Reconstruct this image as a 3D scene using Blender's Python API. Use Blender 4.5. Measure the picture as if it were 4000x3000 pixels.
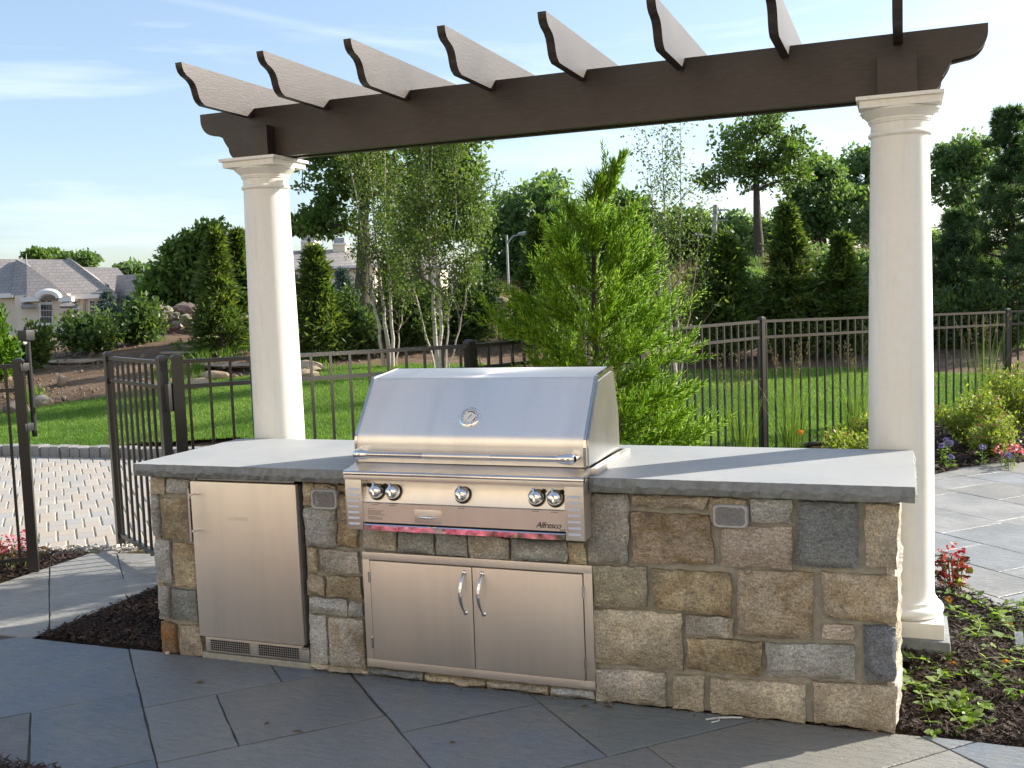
import bpy, bmesh, math, random
import numpy as np
from mathutils import Vector, Matrix

for o in list(bpy.data.objects):
    bpy.data.objects.remove(o)
SC = bpy.context.scene
COL = SC.collection
R = math.radians
rng = np.random.default_rng(7)
random.seed(7)

# ------------------------------------------------------------------ camera
CAM = np.array([3.326, -3.8724, 1.6414])
RT = np.array([0.93433452, 0.35452125, -0.03651977])
UP = np.array([0.0035451, 0.09321927, 0.99563929])
FW = np.array([-0.35637963, 0.93038962, -0.08584117])
FPX = 4018.2
cam_data = bpy.data.cameras.new('camera')
cam_data.sensor_width = 36.0
cam_data.lens = FPX / 4000.0 * 36.0
cam_data.clip_start = 0.05
cam_data.clip_end = 4000
cam = bpy.data.objects.new('camera', cam_data)
m = Matrix.Identity(4)
for i in range(3):
    m[i][0] = RT[i]; m[i][1] = UP[i]; m[i][2] = -FW[i]; m[i][3] = CAM[i]
cam.matrix_world = m
COL.objects.link(cam)
SC.camera = cam

# ------------------------------------------------------------------ light
SUN_AZ = math.atan2(0.76, 0.65)      # from +Y towards +X
SUN_EL = R(26.6)
world = bpy.data.worlds.new('World')
SC.world = world
world.use_nodes = True
wn = world.node_tree.nodes; wl = world.node_tree.links
wn.clear()
wout = wn.new('ShaderNodeOutputWorld')
wbg = wn.new('ShaderNodeBackground')
wbg.inputs['Strength'].default_value = 0.10
sky = wn.new('ShaderNodeTexSky')
sky.sky_type = 'NISHITA'
sky.sun_disc = False
sky.sun_elevation = SUN_EL
sky.sun_rotation = SUN_AZ
sky.air_density = 1.0
sky.dust_density = 1.3
sky.ozone_density = 2.2
# thin cirrus streaks
tc = wn.new('ShaderNodeTexCoord')
mp = wn.new('ShaderNodeMapping')
mp.inputs['Rotation'].default_value = (R(4), R(-6), R(25))
mp.inputs['Scale'].default_value = (1.0, 1.0, 9.0)
wl.new(tc.outputs['Generated'], mp.inputs['Vector'])
nz = wn.new('ShaderNodeTexNoise')
nz.inputs['Scale'].default_value = 2.3
nz.inputs['Detail'].default_value = 7
nz.inputs['Roughness'].default_value = 0.55
nz.inputs['Distortion'].default_value = 0.25
wl.new(mp.outputs['Vector'], nz.inputs['Vector'])
rmp = wn.new('ShaderNodeValToRGB')
rmp.color_ramp.elements[0].color = (0.13, 0.13, 0.13, 1)
rmp.color_ramp.elements[0].position = 0.50
rmp.color_ramp.elements[1].position = 0.78
rmp.color_ramp.elements[1].color = (0.8, 0.8, 0.8, 1)
wl.new(nz.outputs['Fac'], rmp.inputs['Fac'])
mixc = wn.new('ShaderNodeMix'); mixc.data_type = 'RGBA'
wl.new(rmp.outputs['Color'], mixc.inputs[0])
wl.new(sky.outputs['Color'], mixc.inputs[6])
mixc.inputs[7].default_value = (5.2, 5.8, 6.7, 1)
# a faint contrail: a thin band around a great circle
nrm = wn.new('ShaderNodeVectorMath'); nrm.operation = 'NORMALIZE'
wl.new(tc.outputs['Generated'], nrm.inputs[0])
dotn = wn.new('ShaderNodeVectorMath'); dotn.operation = 'DOT_PRODUCT'
wl.new(nrm.outputs['Vector'], dotn.inputs[0])
def pixdir(px, py):
    d = FW + RT * (px - 2000) / FPX - UP * (py - 1500) / FPX
    return d / np.linalg.norm(d)
cn = np.cross(pixdir(900, 40), pixdir(1700, 205)); cn /= np.linalg.norm(cn)
dotn.inputs[1].default_value = tuple(cn)
wob = wn.new('ShaderNodeMath'); wob.operation = 'ABSOLUTE'
wl.new(dotn.outputs['Value'], wob.inputs[0])
band = wn.new('ShaderNodeMapRange')
band.inputs['From Min'].default_value = 0.0005; band.inputs['From Max'].default_value = 0.0055
band.inputs['To Min'].default_value = 0.16; band.inputs['To Max'].default_value = 0.0
wl.new(wob.outputs[0], band.inputs['Value'])
nz2 = wn.new('ShaderNodeTexNoise'); nz2.inputs['Scale'].default_value = 9; nz2.inputs['Detail'].default_value = 5
wl.new(tc.outputs['Generated'], nz2.inputs['Vector'])
bm_ = wn.new('ShaderNodeMath'); bm_.operation = 'MULTIPLY'
wl.new(band.outputs['Result'], bm_.inputs[0]); wl.new(nz2.outputs['Fac'], bm_.inputs[1])
mix2 = wn.new('ShaderNodeMix'); mix2.data_type = 'RGBA'
wl.new(bm_.outputs[0], mix2.inputs[0]); wl.new(mixc.outputs[2], mix2.inputs[6])
mix2.inputs[7].default_value = (6.5, 7.0, 7.6, 1)
wl.new(mix2.outputs[2], wbg.inputs['Color'])
wl.new(wbg.outputs['Background'], wout.inputs['Surface'])

sun_data = bpy.data.lights.new('sun', 'SUN')
sun_data.energy = 4.5
sun_data.angle = R(0.53)
sun_data.color = (1.0, 0.93, 0.82)
sun = bpy.data.objects.new('sun', sun_data)
COL.objects.link(sun)
sd = Vector((math.sin(SUN_AZ) * math.cos(SUN_EL), math.cos(SUN_AZ) * math.cos(SUN_EL), math.sin(SUN_EL)))
sun.rotation_euler = sd.to_track_quat('Z', 'Y').to_euler()
sun.location = (20, 20, 30)

SC.view_settings.view_transform = 'Standard'
SC.view_settings.look = 'None'
SC.view_settings.exposure = 1.17
SC.view_settings.gamma = 1.0
SC.view_settings.use_curve_mapping = False
SC.render.engine = 'CYCLES'
SC.cycles.max_bounces = 6
SC.cycles.transparent_max_bounces = 8
SC.cycles.caustics_reflective = False
SC.cycles.caustics_refractive = False
SC.cycles.use_denoising = True
SC.cycles.sample_clamp_indirect = 6.0

# ------------------------------------------------------------------ geometry helpers
FWH = np.array([FW[0], FW[1], 0.0]); FWH /= np.linalg.norm(FWH)
RTH = np.array([FWH[1], -FWH[0], 0.0])

def at(px, py, v):
    """world point that the photograph shows at (px, py) when it stands v metres ahead"""
    d = FW + RT * (px - 2000) / FPX - UP * (py - 1500) / FPX
    t = v / d.dot(FWH)
    return CAM + d * t

# terrain profile: rows are directions (lateral / depth), columns are depth
_A = np.array([-0.60, -0.40, -0.15, 0.10, 0.25, 0.50])
_V = np.array([0, 7, 10, 12.3, 16, 18, 20, 21, 25, 32, 45, 60, 90, 400, 2000], float)
_Z = np.array([
    [0, 0, 0, 0.00, 0.20, 0.40, 0.72, 0.90, 1.10, 0.6, -0.6, -1.4, -2.5, -3, -6],
    [0, 0, 0, 0.00, 0.25, 0.46, 0.78, 0.92, 1.15, 0.7, -0.5, -1.4, -2.5, -3, -6],
    [0, 0, .08, 0.17, 0.40, 0.52, 0.82, 0.95, 1.15, 1.1, 1.0, 0.6, 0.0, 0, -4],
    [0, 0, .03, 0.08, 0.24, 0.34, 0.52, 0.62, 0.95, 1.3, 1.6, 1.7, 2.0, 2, -4],
    [0, 0, 0, 0.03, 0.18, 0.30, 0.45, 0.55, 0.90, 1.6, 2.8, 3.4, 4.0, 4, -4],
    [0, 0, 0, -0.02, 0.15, 0.28, 0.45, 0.55, 0.90, 1.6, 2.8, 3.4, 4.0, 4, -4]])

def H(x, y):
    x = np.asarray(x, float); y = np.asarray(y, float)
    dx = x - CAM[0]; dy = y - CAM[1]
    v = dx * FWH[0] + dy * FWH[1]
    u = dx * RTH[0] + dy * RTH[1]
    a = np.clip(u / np.maximum(v, 1.0), _A[0], _A[-1])
    v = np.clip(v, 0, _V[-1])
    ia = np.clip(np.searchsorted(_A, a) - 1, 0, len(_A) - 2)
    iv = np.clip(np.searchsorted(_V, v) - 1, 0, len(_V) - 2)
    fa = (a - _A[ia]) / (_A[ia + 1] - _A[ia]); fv = (v - _V[iv]) / (_V[iv + 1] - _V[iv])
    fa = fa * fa * (3 - 2 * fa)
    z0 = _Z[ia, iv] * (1 - fv) + _Z[ia, iv + 1] * fv
    z1 = _Z[ia + 1, iv] * (1 - fv) + _Z[ia + 1, iv + 1] * fv
    return z0 * (1 - fa) + z1 * fa

def uv(x, y):
    dx = np.asarray(x, float) - CAM[0]; dy = np.asarray(y, float) - CAM[1]
    return dx * RTH[0] + dy * RTH[1], dx * FWH[0] + dy * FWH[1]

def xy(u, v):
    return CAM[0] + RTH[0] * u + FWH[0] * v, CAM[1] + RTH[1] * u + FWH[1] * v

def tag(o, label=None, cat=None, group=None, kind=None):
    if label: o['label'] = label
    if cat: o['category'] = cat
    if group: o['group'] = group
    if kind: o['kind'] = kind
    return o

def empty(name, loc=(0, 0, 0), label=None, cat=None, group=None, rz=0):
    o = bpy.data.objects.new(name, None)
    o.empty_display_size = 0.1
    o.location = loc; o.rotation_euler = (0, 0, rz)
    COL.objects.link(o)
    return tag(o, label, cat, group)

def link(name, me, mat=None, parent=None, smooth=None):
    """parts are given in world coordinates; parenting keeps them where they are"""
    if mat is not None and len(me.materials) == 0:
        me.materials.append(mat)
    if smooth is not None:
        me.shade_smooth()
        if smooth > 0:
            me.set_sharp_from_angle(angle=R(smooth))
    o = bpy.data.objects.new(name, me)
    COL.objects.link(o)
    if parent is not None:
        o.parent = parent
        o.matrix_parent_inverse = pmat(parent).inverted()
    return o

def pmat(p):
    if p.parent is not None:
        return pmat(p.parent) @ p.matrix_parent_inverse @ p.matrix_basis
    return p.matrix_basis.copy()

def mesh_np(name, V, F, mat=None, parent=None, tint=None, smooth=None):
    """V (n,3), F (m,k) all the same arity; tint: one value per face"""
    V = np.ascontiguousarray(V, np.float32); F = np.ascontiguousarray(F, np.int32)
    me = bpy.data.meshes.new(name)
    k = F.shape[1]
    me.vertices.add(len(V)); me.vertices.foreach_set('co', V.ravel())
    me.loops.add(F.size); me.loops.foreach_set('vertex_index', F.ravel())
    me.polygons.add(len(F))
    me.polygons.foreach_set('loop_start', np.arange(0, F.size, k, dtype=np.int32))
    me.update(calc_edges=True)
    if tint is not None:
        at_ = me.attributes.new('tint', 'FLOAT', 'FACE')
        at_.data.foreach_set('value', np.ascontiguousarray(tint, np.float32))
    return link(name, me, mat, parent, smooth)

class MB:
    """collects boxes, prisms, tubes and lathes into one mesh"""
    def __init__(s): s.v = []; s.f = []
    def add(s, vs, fs):
        n = len(s.v); s.v += [tuple(map(float, p)) for p in vs]; s.f += [tuple(n + i for i in f) for f in fs]; return s
    def box(s, x0, x1, y0, y1, z0, z1, bev=0):
        if bev <= 0:
            return s.add([(x0, y0, z0), (x1, y0, z0), (x1, y1, z0), (x0, y1, z0), (x0, y0, z1), (x1, y0, z1), (x1, y1, z1), (x0, y1, z1)],
                         [(0, 3, 2, 1), (4, 5, 6, 7), (0, 1, 5, 4), (1, 2, 6, 5), (2, 3, 7, 6), (3, 0, 4, 7)])
        bm = bmesh.new(); bmesh.ops.create_cube(bm, size=1)
        for w in bm.verts:
            w.co = Vector(((x0 + x1) / 2 + w.co.x * (x1 - x0), (y0 + y1) / 2 + w.co.y * (y1 - y0), (z0 + z1) / 2 + w.co.z * (z1 - z0)))
        bmesh.ops.bevel(bm, geom=list(bm.edges), offset=bev, segments=2, affect='EDGES', profile=0.7)
        bm.verts.index_update()
        s.add([w.co for w in bm.verts], [[q.index for q in f.verts] for f in bm.faces]); bm.free(); return s
    def bar(s, p0, p1, w, h, upv=(0, 0, 1)):
        p0 = Vector(p0); p1 = Vector(p1); d = (p1 - p0).normalized(); up = Vector(upv)
        sd_ = d.cross(up)
        if sd_.length < 1e-5: sd_ = Vector((1, 0, 0))
        sd_.normalize(); up = sd_.cross(d).normalized()
        vs = []
        for p in (p0, p1):
            for a, b in ((-1, -1), (1, -1), (1, 1), (-1, 1)):
                vs.append(p + sd_ * (a * w / 2) + up * (b * h / 2))
        return s.add(vs, [(0, 1, 2, 3), (7, 6, 5, 4), (0, 4, 5, 1), (1, 5, 6, 2), (2, 6, 7, 3), (3, 7, 4, 0)])
    def prism_y(s, prof, y0, y1):   # profile in (x, z)
        n = len(prof)
        return s.add([(a, y0, b) for a, b in prof] + [(a, y1, b) for a, b in prof],
                     [tuple(range(n)), tuple(range(2 * n - 1, n - 1, -1))] + [(i, i + n, (i + 1) % n + n, (i + 1) % n) for i in range(n)])
    def prism_x(s, prof, x0, x1):   # profile in (y, z)
        n = len(prof)
        return s.add([(x0, a, b) for a, b in prof] + [(x1, a, b) for a, b in prof],
                     [tuple(range(n - 1, -1, -1)), tuple(range(n, 2 * n))] + [(i, (i + 1) % n, (i + 1) % n + n, i + n) for i in range(n)])
    def prism_z(s, poly, z0, z1):
        n = len(poly)
        return s.add([(a, b, z0) for a, b in poly] + [(a, b, z1) for a, b in poly],
                     [tuple(range(n - 1, -1, -1)), tuple(range(n, 2 * n))] + [(i, (i + 1) % n, (i + 1) % n + n, i + n) for i in range(n)])
    def tube(s, pts, rad, k=8, caps=True):
        pts = [Vector(p) for p in pts]
        n = len(pts)
        if not hasattr(rad, '__len__'): rad = [rad] * n
        base = len(s.v); ref = None
        for i, p in enumerate(pts):
            d = (pts[min(i + 1, n - 1)] - pts[max(i - 1, 0)]).normalized()
            if ref is None:
                ref = Vector((0, 0, 1)) if abs(d.z) < 0.9 else Vector((1, 0, 0))
            a = d.cross(ref).normalized(); b = a.cross(d).normalized(); ref = b
            for j in range(k):
                t = 2 * math.pi * j / k
                s.v.append(tuple(p + (a * math.cos(t) + b * math.sin(t)) * rad[i]))
        for i in range(n - 1):
            for j in range(k):
                s.f.append((base + i * k + j, base + i * k + (j + 1) % k, base + (i + 1) * k + (j + 1) % k, base + (i + 1) * k + j))
        if caps:
            s.f.append(tuple(base + j for j in range(k - 1, -1, -1)))
            s.f.append(tuple(base + (n - 1) * k + j for j in range(k)))
        return s
    def lathe(s, prof, c, k=48, axis='z', caps=True):   # profile (radius, height) from one end to the other
        base = len(s.v); n = len(prof)
        for r_, h in prof:
            for j in range(k):
                t = 2 * math.pi * j / k
                if axis == 'z': s.v.append((c[0] + r_ * math.cos(t), c[1] + r_ * math.sin(t), c[2] + h))
                elif axis == 'y': s.v.append((c[0] + r_ * math.cos(t), c[1] - h, c[2] + r_ * math.sin(t)))
        for i in range(n - 1):
            for j in range(k):
                s.f.append((base + i * k + j, base + i * k + (j + 1) % k, base + (i + 1) * k + (j + 1) % k, base + (i + 1) * k + j))
        if caps:
            s.f.append(tuple(base + j for j in range(k - 1, -1, -1)))
            s.f.append(tuple(base + (n - 1) * k + j for j in range(k)))
        return s
    def mesh(s, name):
        me = bpy.data.meshes.new(name); me.from_pydata(s.v, [], s.f); me.update(); return me
    def build(s, name, mat, parent=None, smooth=None):
        return link(name, s.mesh(name), mat, parent, smooth)

def copy_tree(o, parent=None):
    c = o.copy(); COL.objects.link(c)
    if parent is not None:
        c.parent = parent; c.matrix_parent_inverse = o.matrix_parent_inverse.copy()
    for ch in list(o.children):
        copy_tree(ch, c)
    return c

# ------------------------------------------------------------------ materials
class NT:
    def __init__(s, name):
        s.m = bpy.data.materials.new(name); s.m.use_nodes = True
        s.n = s.m.node_tree.nodes; s.l = s.m.node_tree.links
        s.b = s.n['Principled BSDF']; s.out = s.n['Material Output']
        s.tcn = None
    def node(s, t, **kw):
        a = s.n.new(t)
        for k, v in kw.items(): setattr(a, k, v)
        return a
    def coord(s, which='Object'):
        if s.tcn is None: s.tcn = s.node('ShaderNodeTexCoord')
        return s.tcn.outputs[which]
    def geo(s): return s.node('ShaderNodeNewGeometry').outputs['Position']
    def mapv(s, vec, scale=(1, 1, 1), rot=(0, 0, 0)):
        a = s.node('ShaderNodeMapping'); s.l.new(vec, a.inputs['Vector'])
        a.inputs['Scale'].default_value = scale; a.inputs['Rotation'].default_value = rot
        return a.outputs['Vector']
    def noise(s, vec, scale, detail=4, rough=0.55, dist=0.0):
        a = s.node('ShaderNodeTexNoise'); s.l.new(vec, a.inputs['Vector'])
        a.inputs['Scale'].default_value = scale; a.inputs['Detail'].default_value = detail
        a.inputs['Roughness'].default_value = rough; a.inputs['Distortion'].default_value = dist
        return a.outputs['Fac']
    def vor(s, vec, scale, feature='F1', out='Distance'):
        a = s.node('ShaderNodeTexVoronoi', feature=feature); s.l.new(vec, a.inputs['Vector'])
        a.inputs['Scale'].default_value = scale
        return a.outputs[out]
    def ramp(s, fac, stops):
        a = s.node('ShaderNodeValToRGB'); s.l.new(fac, a.inputs['Fac'])
        e = a.color_ramp.elements
        while len(e) < len(stops): e.new(0.5)
        for q, (p, c) in zip(e, stops):
            q.position = p; q.color = (c, c, c, 1) if not hasattr(c, '__len__') else (*c, 1)
        return a.outputs['Color']
    def mix(s, fac, a, b, mode='MIX'):
        q = s.node('ShaderNodeMix', data_type='RGBA', blend_type=mode)
        for i, x in ((0, fac), (6, a), (7, b)):
            if hasattr(x, 'is_linked') or hasattr(x, 'node'): s.l.new(x, q.inputs[i])
            elif i == 0: q.inputs[0].default_value = x
            else: q.inputs[i].default_value = (*x, 1) if len(x) == 3 else x
        return q.outputs[2]
    def math(s, op, a, b=0.0):
        q = s.node('ShaderNodeMath', operation=op)
        for i, x in ((0, a), (1, b)):
            if hasattr(x, 'node'): s.l.new(x, q.inputs[i])
            else: q.inputs[i].default_value = x
        return q.outputs[0]
    def info(s, out='Random'):
        return s.node('ShaderNodeObjectInfo').outputs[out]
    def attr(s, name='tint'):
        return s.node('ShaderNodeAttribute', attribute_name=name).outputs['Fac']
    def set(s, color=None, rough=None, metal=None, spec=None, **kw):
        for k, x in (('Base Color', color), ('Roughness', rough), ('Metallic', metal), ('Specular IOR Level', spec)):
            if x is None: continue
            if hasattr(x, 'node'): s.l.new(x, s.b.inputs[k])
            elif k == 'Base Color': s.b.inputs[k].default_value = (*x, 1)
            else: s.b.inputs[k].default_value = x
        for k, x in kw.items(): s.b.inputs[k.replace('_', ' ')].default_value = x
        return s
    def bump(s, h, strength=0.3, dist=0.01, prev=None):
        a = s.node('ShaderNodeBump'); s.l.new(h, a.inputs['Height'])
        a.inputs['Strength'].default_value = strength; a.inputs['Distance'].default_value = dist
        if prev is not None: s.l.new(prev, a.inputs['Normal'])
        s.l.new(a.outputs['Normal'], s.b.inputs['Normal'])
        return a.outputs['Normal']

def m_plain(name, color, rough=0.5, metal=0.0, var=0.12, nscale=30, bump=0.0, spec=0.5):
    t = NT(name); v = t.geo()
    n = t.noise(v, nscale, 5)
    lo = tuple(c * (1 - var) for c in color); hi = tuple(min(1, c * (1 + var)) for c in color)
    t.set(color=t.ramp(n, [(0.3, lo), (0.7, hi)]), rough=rough, metal=metal, spec=spec)
    if bump: t.bump(n, bump, 0.004)
    return t.m

def m_leaf(name, c0, c1, c2, trans=0.45, rough=0.5, spec=0.35):
    """tint: three leaf colours, plus light coming through the blade"""
    t = NT(name)
    col = t.ramp(t.attr('tint'), [(0.0, c0), (0.5, c1), (1.0, c2)])
    t.set(color=col, rough=rough, spec=spec)
    tr = t.node('ShaderNodeBsdfTranslucent')
    tcol = t.mix(1.0, col, (1.25, 1.3, 0.55), 'MULTIPLY')
    t.l.new(tcol, tr.inputs['Color'])
    ms = t.node('ShaderNodeMixShader'); ms.inputs[0].default_value = trans
    t.l.new(t.b.outputs[0], ms.inputs[1]); t.l.new(tr.outputs[0], ms.inputs[2])
    t.l.new(ms.outputs[0], t.out.inputs['Surface'])
    return t.m

M = {}
# bluestone: grey-blue sandstone, colour of each slab from the object colour
t = NT('bluestone'); g = t.geo()
oc = t.info('Color')
n1 = t.noise(t.mapv(g, (1, 1, 1)), 3.0, 6, 0.6)
n2 = t.noise(t.mapv(g, (1, 3.5, 1), (0, 0, R(30))), 14, 6, 0.65)
n3 = t.noise(g, 160, 2, 0.6)
c = t.mix(t.ramp(n1, [(0.40, 0.0), (0.62, 0.65)]), oc, (0.21, 0.215, 0.205))
c = t.mix(t.ramp(n2, [(0.52, 0.0), (0.72, 0.4)]), c, (0.16, 0.175, 0.19))
c = t.mix(0.5, c, t.ramp(n3, [(0.3, 0.5), (0.7, 1.15)]), 'MULTIPLY')
t.set(color=c, rough=t.ramp(n2, [(0.3, 0.42), (0.7, 0.62)]), spec=0.45)
cl = t.noise(t.mapv(g, (1.2, 5, 1), (0, 0, R(32))), 7, 6, 0.6, 0.3)
b1 = t.bump(t.ramp(cl, [(0.44, 0.0), (0.50, 0.5), (0.62, 0.6), (0.68, 1.0)]), 0.6, 0.006)
t.bump(n3, 0.22, 0.003, b1)
M['bluestone'] = t.m

t = NT('countertop_stone'); g = t.geo()
n1 = t.noise(g, 2.2, 5, 0.6); n3 = t.noise(g, 240, 3, 0.7); n2 = t.noise(t.mapv(g, (0.6, 6, 1), (0, 0, R(18))), 3.0, 4, 0.5)
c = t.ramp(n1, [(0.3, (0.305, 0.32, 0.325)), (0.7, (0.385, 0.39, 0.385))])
c = t.mix(t.ramp(n2, [(0.62, 0.0), (0.72, 0.35)]), c, (0.44, 0.40, 0.30))
c = t.mix(0.5, c, t.ramp(n3, [(0.3, 0.7), (0.7, 1.2)]), 'MULTIPLY')
t.set(color=c, rough=0.6, spec=0.4)
t.bump(n3, 0.35, 0.002)
M['slab'] = t.m
t = NT('countertop_edge'); g = t.geo()
n1 = t.noise(g, 30, 6, 0.65); n2 = t.noise(t.mapv(g, (1, 1, 5)), 12, 5, 0.6)
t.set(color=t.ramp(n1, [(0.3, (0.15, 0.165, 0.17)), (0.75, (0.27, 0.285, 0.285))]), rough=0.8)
t.bump(t.mix(0.5, n1, n2), 0.8, 0.012)
M['slab_edge'] = t.m

t = NT('mulch'); g = t.geo()
n1 = t.noise(g, 60, 6, 0.7); n2 = t.vor(t.mapv(g, (1, 3, 1), (0, 0, R(40))), 45)
t.set(color=t.ramp(n1, [(0.3, (0.012, 0.008, 0.006)), (0.6, (0.042, 0.026, 0.018)), (0.8, (0.10, 0.065, 0.045))]), rough=0.9, spec=0.2)
b1 = t.bump(n2, 0.9, 0.02); t.bump(n1, 0.9, 0.015, b1)
M['mulch'] = t.m
t = NT('mulch_chip')
t.set(color=t.ramp(t.attr('tint'), [(0, (0.012, 0.008, 0.006)), (0.7, (0.055, 0.033, 0.023)), (0.95, (0.14, 0.09, 0.062)), (1.0, (0.30, 0.21, 0.13))]), rough=0.8, spec=0.3)
M['chip'] = t.m

t = NT('garden_soil'); g = t.geo()
n1 = t.noise(g, 1.2, 7, 0.65); n2 = t.noise(g, 26, 5, 0.7)
c = t.ramp(n1, [(0.3, (0.11, 0.068, 0.043)), (0.5, (0.19, 0.13, 0.085)), (0.72, (0.27, 0.205, 0.145))])
c = t.mix(0.7, c, t.ramp(n2, [(0.3, 0.45), (0.7, 1.25)]), 'MULTIPLY')
t.set(color=c, rough=0.95, spec=0.15)
b1 = t.bump(n1, 0.5, 0.08); t.bump(n2, 0.9, 0.04, b1)
M['soil'] = t.m

t = NT('turf'); g = t.geo()
n1 = t.noise(g, 1.1, 5, 0.6); n2 = t.noise(t.mapv(g, (1, 1, 1)), 38, 4, 0.7)
c = t.ramp(n1, [(0.3, (0.07, 0.14, 0.018)), (0.7, (0.12, 0.205, 0.03))])
c = t.mix(0.6, c, t.ramp(n2, [(0.3, 0.4), (0.7, 1.3)]), 'MULTIPLY')
t.set(color=c, rough=0.9, spec=0.15)
t.bump(n2, 1.0, 0.03)
M['turf'] = t.m
M['grass'] = m_leaf('grass_blade', (0.075, 0.165, 0.022), (0.145, 0.27, 0.04), (0.27, 0.37, 0.095), 0.42, 0.55)

t = NT('paver_concrete'); g = t.geo()
n1 = t.noise(g, 2.2, 4, 0.6); n2 = t.noise(g, 120, 3, 0.7)
oc = t.info('Color')
c = t.mix(t.ramp(n1, [(0.42, 0.0), (0.66, 0.5)]), oc, (0.40, 0.325, 0.245))
c = t.mix(0.4, c, t.ramp(n2, [(0.3, 0.7), (0.7, 1.2)]), 'MULTIPLY')
t.set(color=c, rough=0.85, spec=0.25); t.bump(n2, 0.3, 0.003)
M['paver'] = t.m
M['gravel_joint'] = m_plain('joint_gravel', (0.34, 0.33, 0.21), 0.95, var=0.4, nscale=140, bump=0.7)
M['patio_bed'] = m_plain('joint_sand', (0.075, 0.072, 0.064), 0.95, var=0.4, nscale=60)
t = NT('granite_block'); g = t.geo()
n2 = t.noise(g, 90, 4, 0.7); n1 = t.noise(g, 9, 4, 0.6)
c = t.ramp(n2, [(0.3, (0.12, 0.12, 0.12)), (0.7, (0.36, 0.35, 0.335))])
c = t.mix(0.5, c, t.ramp(n1, [(0.3, 0.75), (0.7, 1.15)]), 'MULTIPLY')
t.set(color=c, rough=0.85); t.bump(n2, 0.6, 0.006)
M['granite'] = t.m
M['white_chips'] = m_plain('crushed_white_stone', (0.55, 0.52, 0.47), 0.9, var=0.35, nscale=120, bump=0.8)

# ---------------------------------------------------------------- terrain (one sheet out to the horizon)
def in_poly(x, y, poly):
    x = np.asarray(x, float); y = np.asarray(y, float); ins = np.zeros(x.shape, bool)
    n = len(poly)
    for i in range(n):
        x0, y0 = poly[i]; x1, y1 = poly[(i + 1) % n]
        c_ = ((y0 > y) != (y1 > y)) & (x < (x1 - x0) * (y - y0) / ((y1 - y0) if y1 != y0 else 1e-9) + x0)
        ins ^= c_
    return ins

def hash_noise(x, y, s, seed=0):
    """smooth value noise"""
    x = np.asarray(x) / s; y = np.asarray(y) / s
    xi = np.floor(x).astype(int); yi = np.floor(y).astype(int); fx = x - xi; fy = y - yi
    fx = fx * fx * (3 - 2 * fx); fy = fy * fy * (3 - 2 * fy)
    def h(a, b):
        q = np.sin(a * 127.1 + b * 311.7 + seed * 74.7) * 43758.5453
        return q - np.floor(q)
    return (h(xi, yi) * (1 - fx) + h(xi + 1, yi) * fx) * (1 - fy) + (h(xi, yi + 1) * (1 - fx) + h(xi + 1, yi + 1) * fx) * fy

nr, na = 120, 220
rad = np.concatenate([[0.0], 0.6 * (1.068 ** np.arange(nr))]); rad = rad[rad < 2500]
ang = np.linspace(0, 2 * np.pi, na, endpoint=False)
X = 1.6 + rad[:, None] * np.cos(ang); Y = rad[:, None] * np.sin(ang)
Zt = H(X, Y) - 0.055
_, Vv = uv(X, Y)
Zt += np.where(Vv > 14.5, (hash_noise(X, Y, 1.7, 3) - .5) * 0.22 + (hash_noise(X, Y, .6, 5) - .5) * 0.07, 0)
V_ = np.stack([X, Y, Zt], -1).reshape(-1, 3)
ii, jj = np.meshgrid(np.arange(len(rad) - 1), np.arange(na), indexing='ij')
F_ = np.stack([ii * na + jj, (ii + 1) * na + jj, (ii + 1) * na + (jj + 1) % na, ii * na + (jj + 1) % na], -1).reshape(-1, 4)
tag(mesh_np('ground', V_, F_, M['soil'], smooth=0), kind='structure', label='brown soil ground rising behind the garden')

# ---------------------------------------------------------------- lawn
HINGE = (-0.774, 1.197); POST2 = (0.62, 2.42); POST3 = (1.35, 4.18); POST4 = (2.081, 5.931); POST5 = (3.147, 7.945); POST6 = (4.485, 9.85); POST7 = (5.9, 11.1)
def lawn_mask(x, y):
    u, v = uv(x, y)
    a = u / np.maximum(v, 1)
    near = np.interp(a, [-1, -0.52, -0.36, -0.27, -0.20, -0.045, 0.243, 0.364, 0.48, 1], [11.0, 12.0, 12.35, 12.0, 9.5, 7.0, 9.75, 11.25, 12.6, 16])
    far = np.interp(a, [-1, -0.47, -0.39, -0.33, -0.22, -0.13, 0.0, 0.1, 0.25, 0.35, 0.5, 1], [15.0, 15.2, 16.2, 17.0, 18.0, 18.2, 17.8, 17.4, 17.2, 17.0, 15.6, 15])
    far = far + (hash_noise(x, y, 0.9, 11) - .5) * 0.7
    return (v > near) & (v < far) & (np.abs(a) < 0.85)
st = 0.12
gx, gy = np.meshgrid(np.arange(-15, 16, st), np.arange(0, 17, st), indexing='ij')
mk = lawn_mask(gx, gy)
idx = -np.ones(gx.shape, int)
cell = mk[:-1, :-1] & mk[1:, :-1] & mk[1:, 1:] & mk[:-1, 1:]
use = np.zeros(gx.shape, bool)
for a_, b_ in ((0, 0), (1, 0), (1, 1), (0, 1)):
    use[a_:gx.shape[0] - 1 + a_, b_:gx.shape[1] - 1 + b_] |= cell
idx[use] = np.arange(use.sum())
Vl = np.stack([gx[use], gy[use], H(gx[use], gy[use]) + 0.012], -1)
ci, cj = np.nonzero(cell)
Fl = np.stack([idx[ci, cj], idx[ci + 1, cj], idx[ci + 1, cj + 1], idx[ci, cj + 1]], -1)
tag(mesh_np('lawn', Vl, Fl, M['turf'], smooth=0), kind='structure', label='mown green lawn beyond the metal fence')

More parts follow.
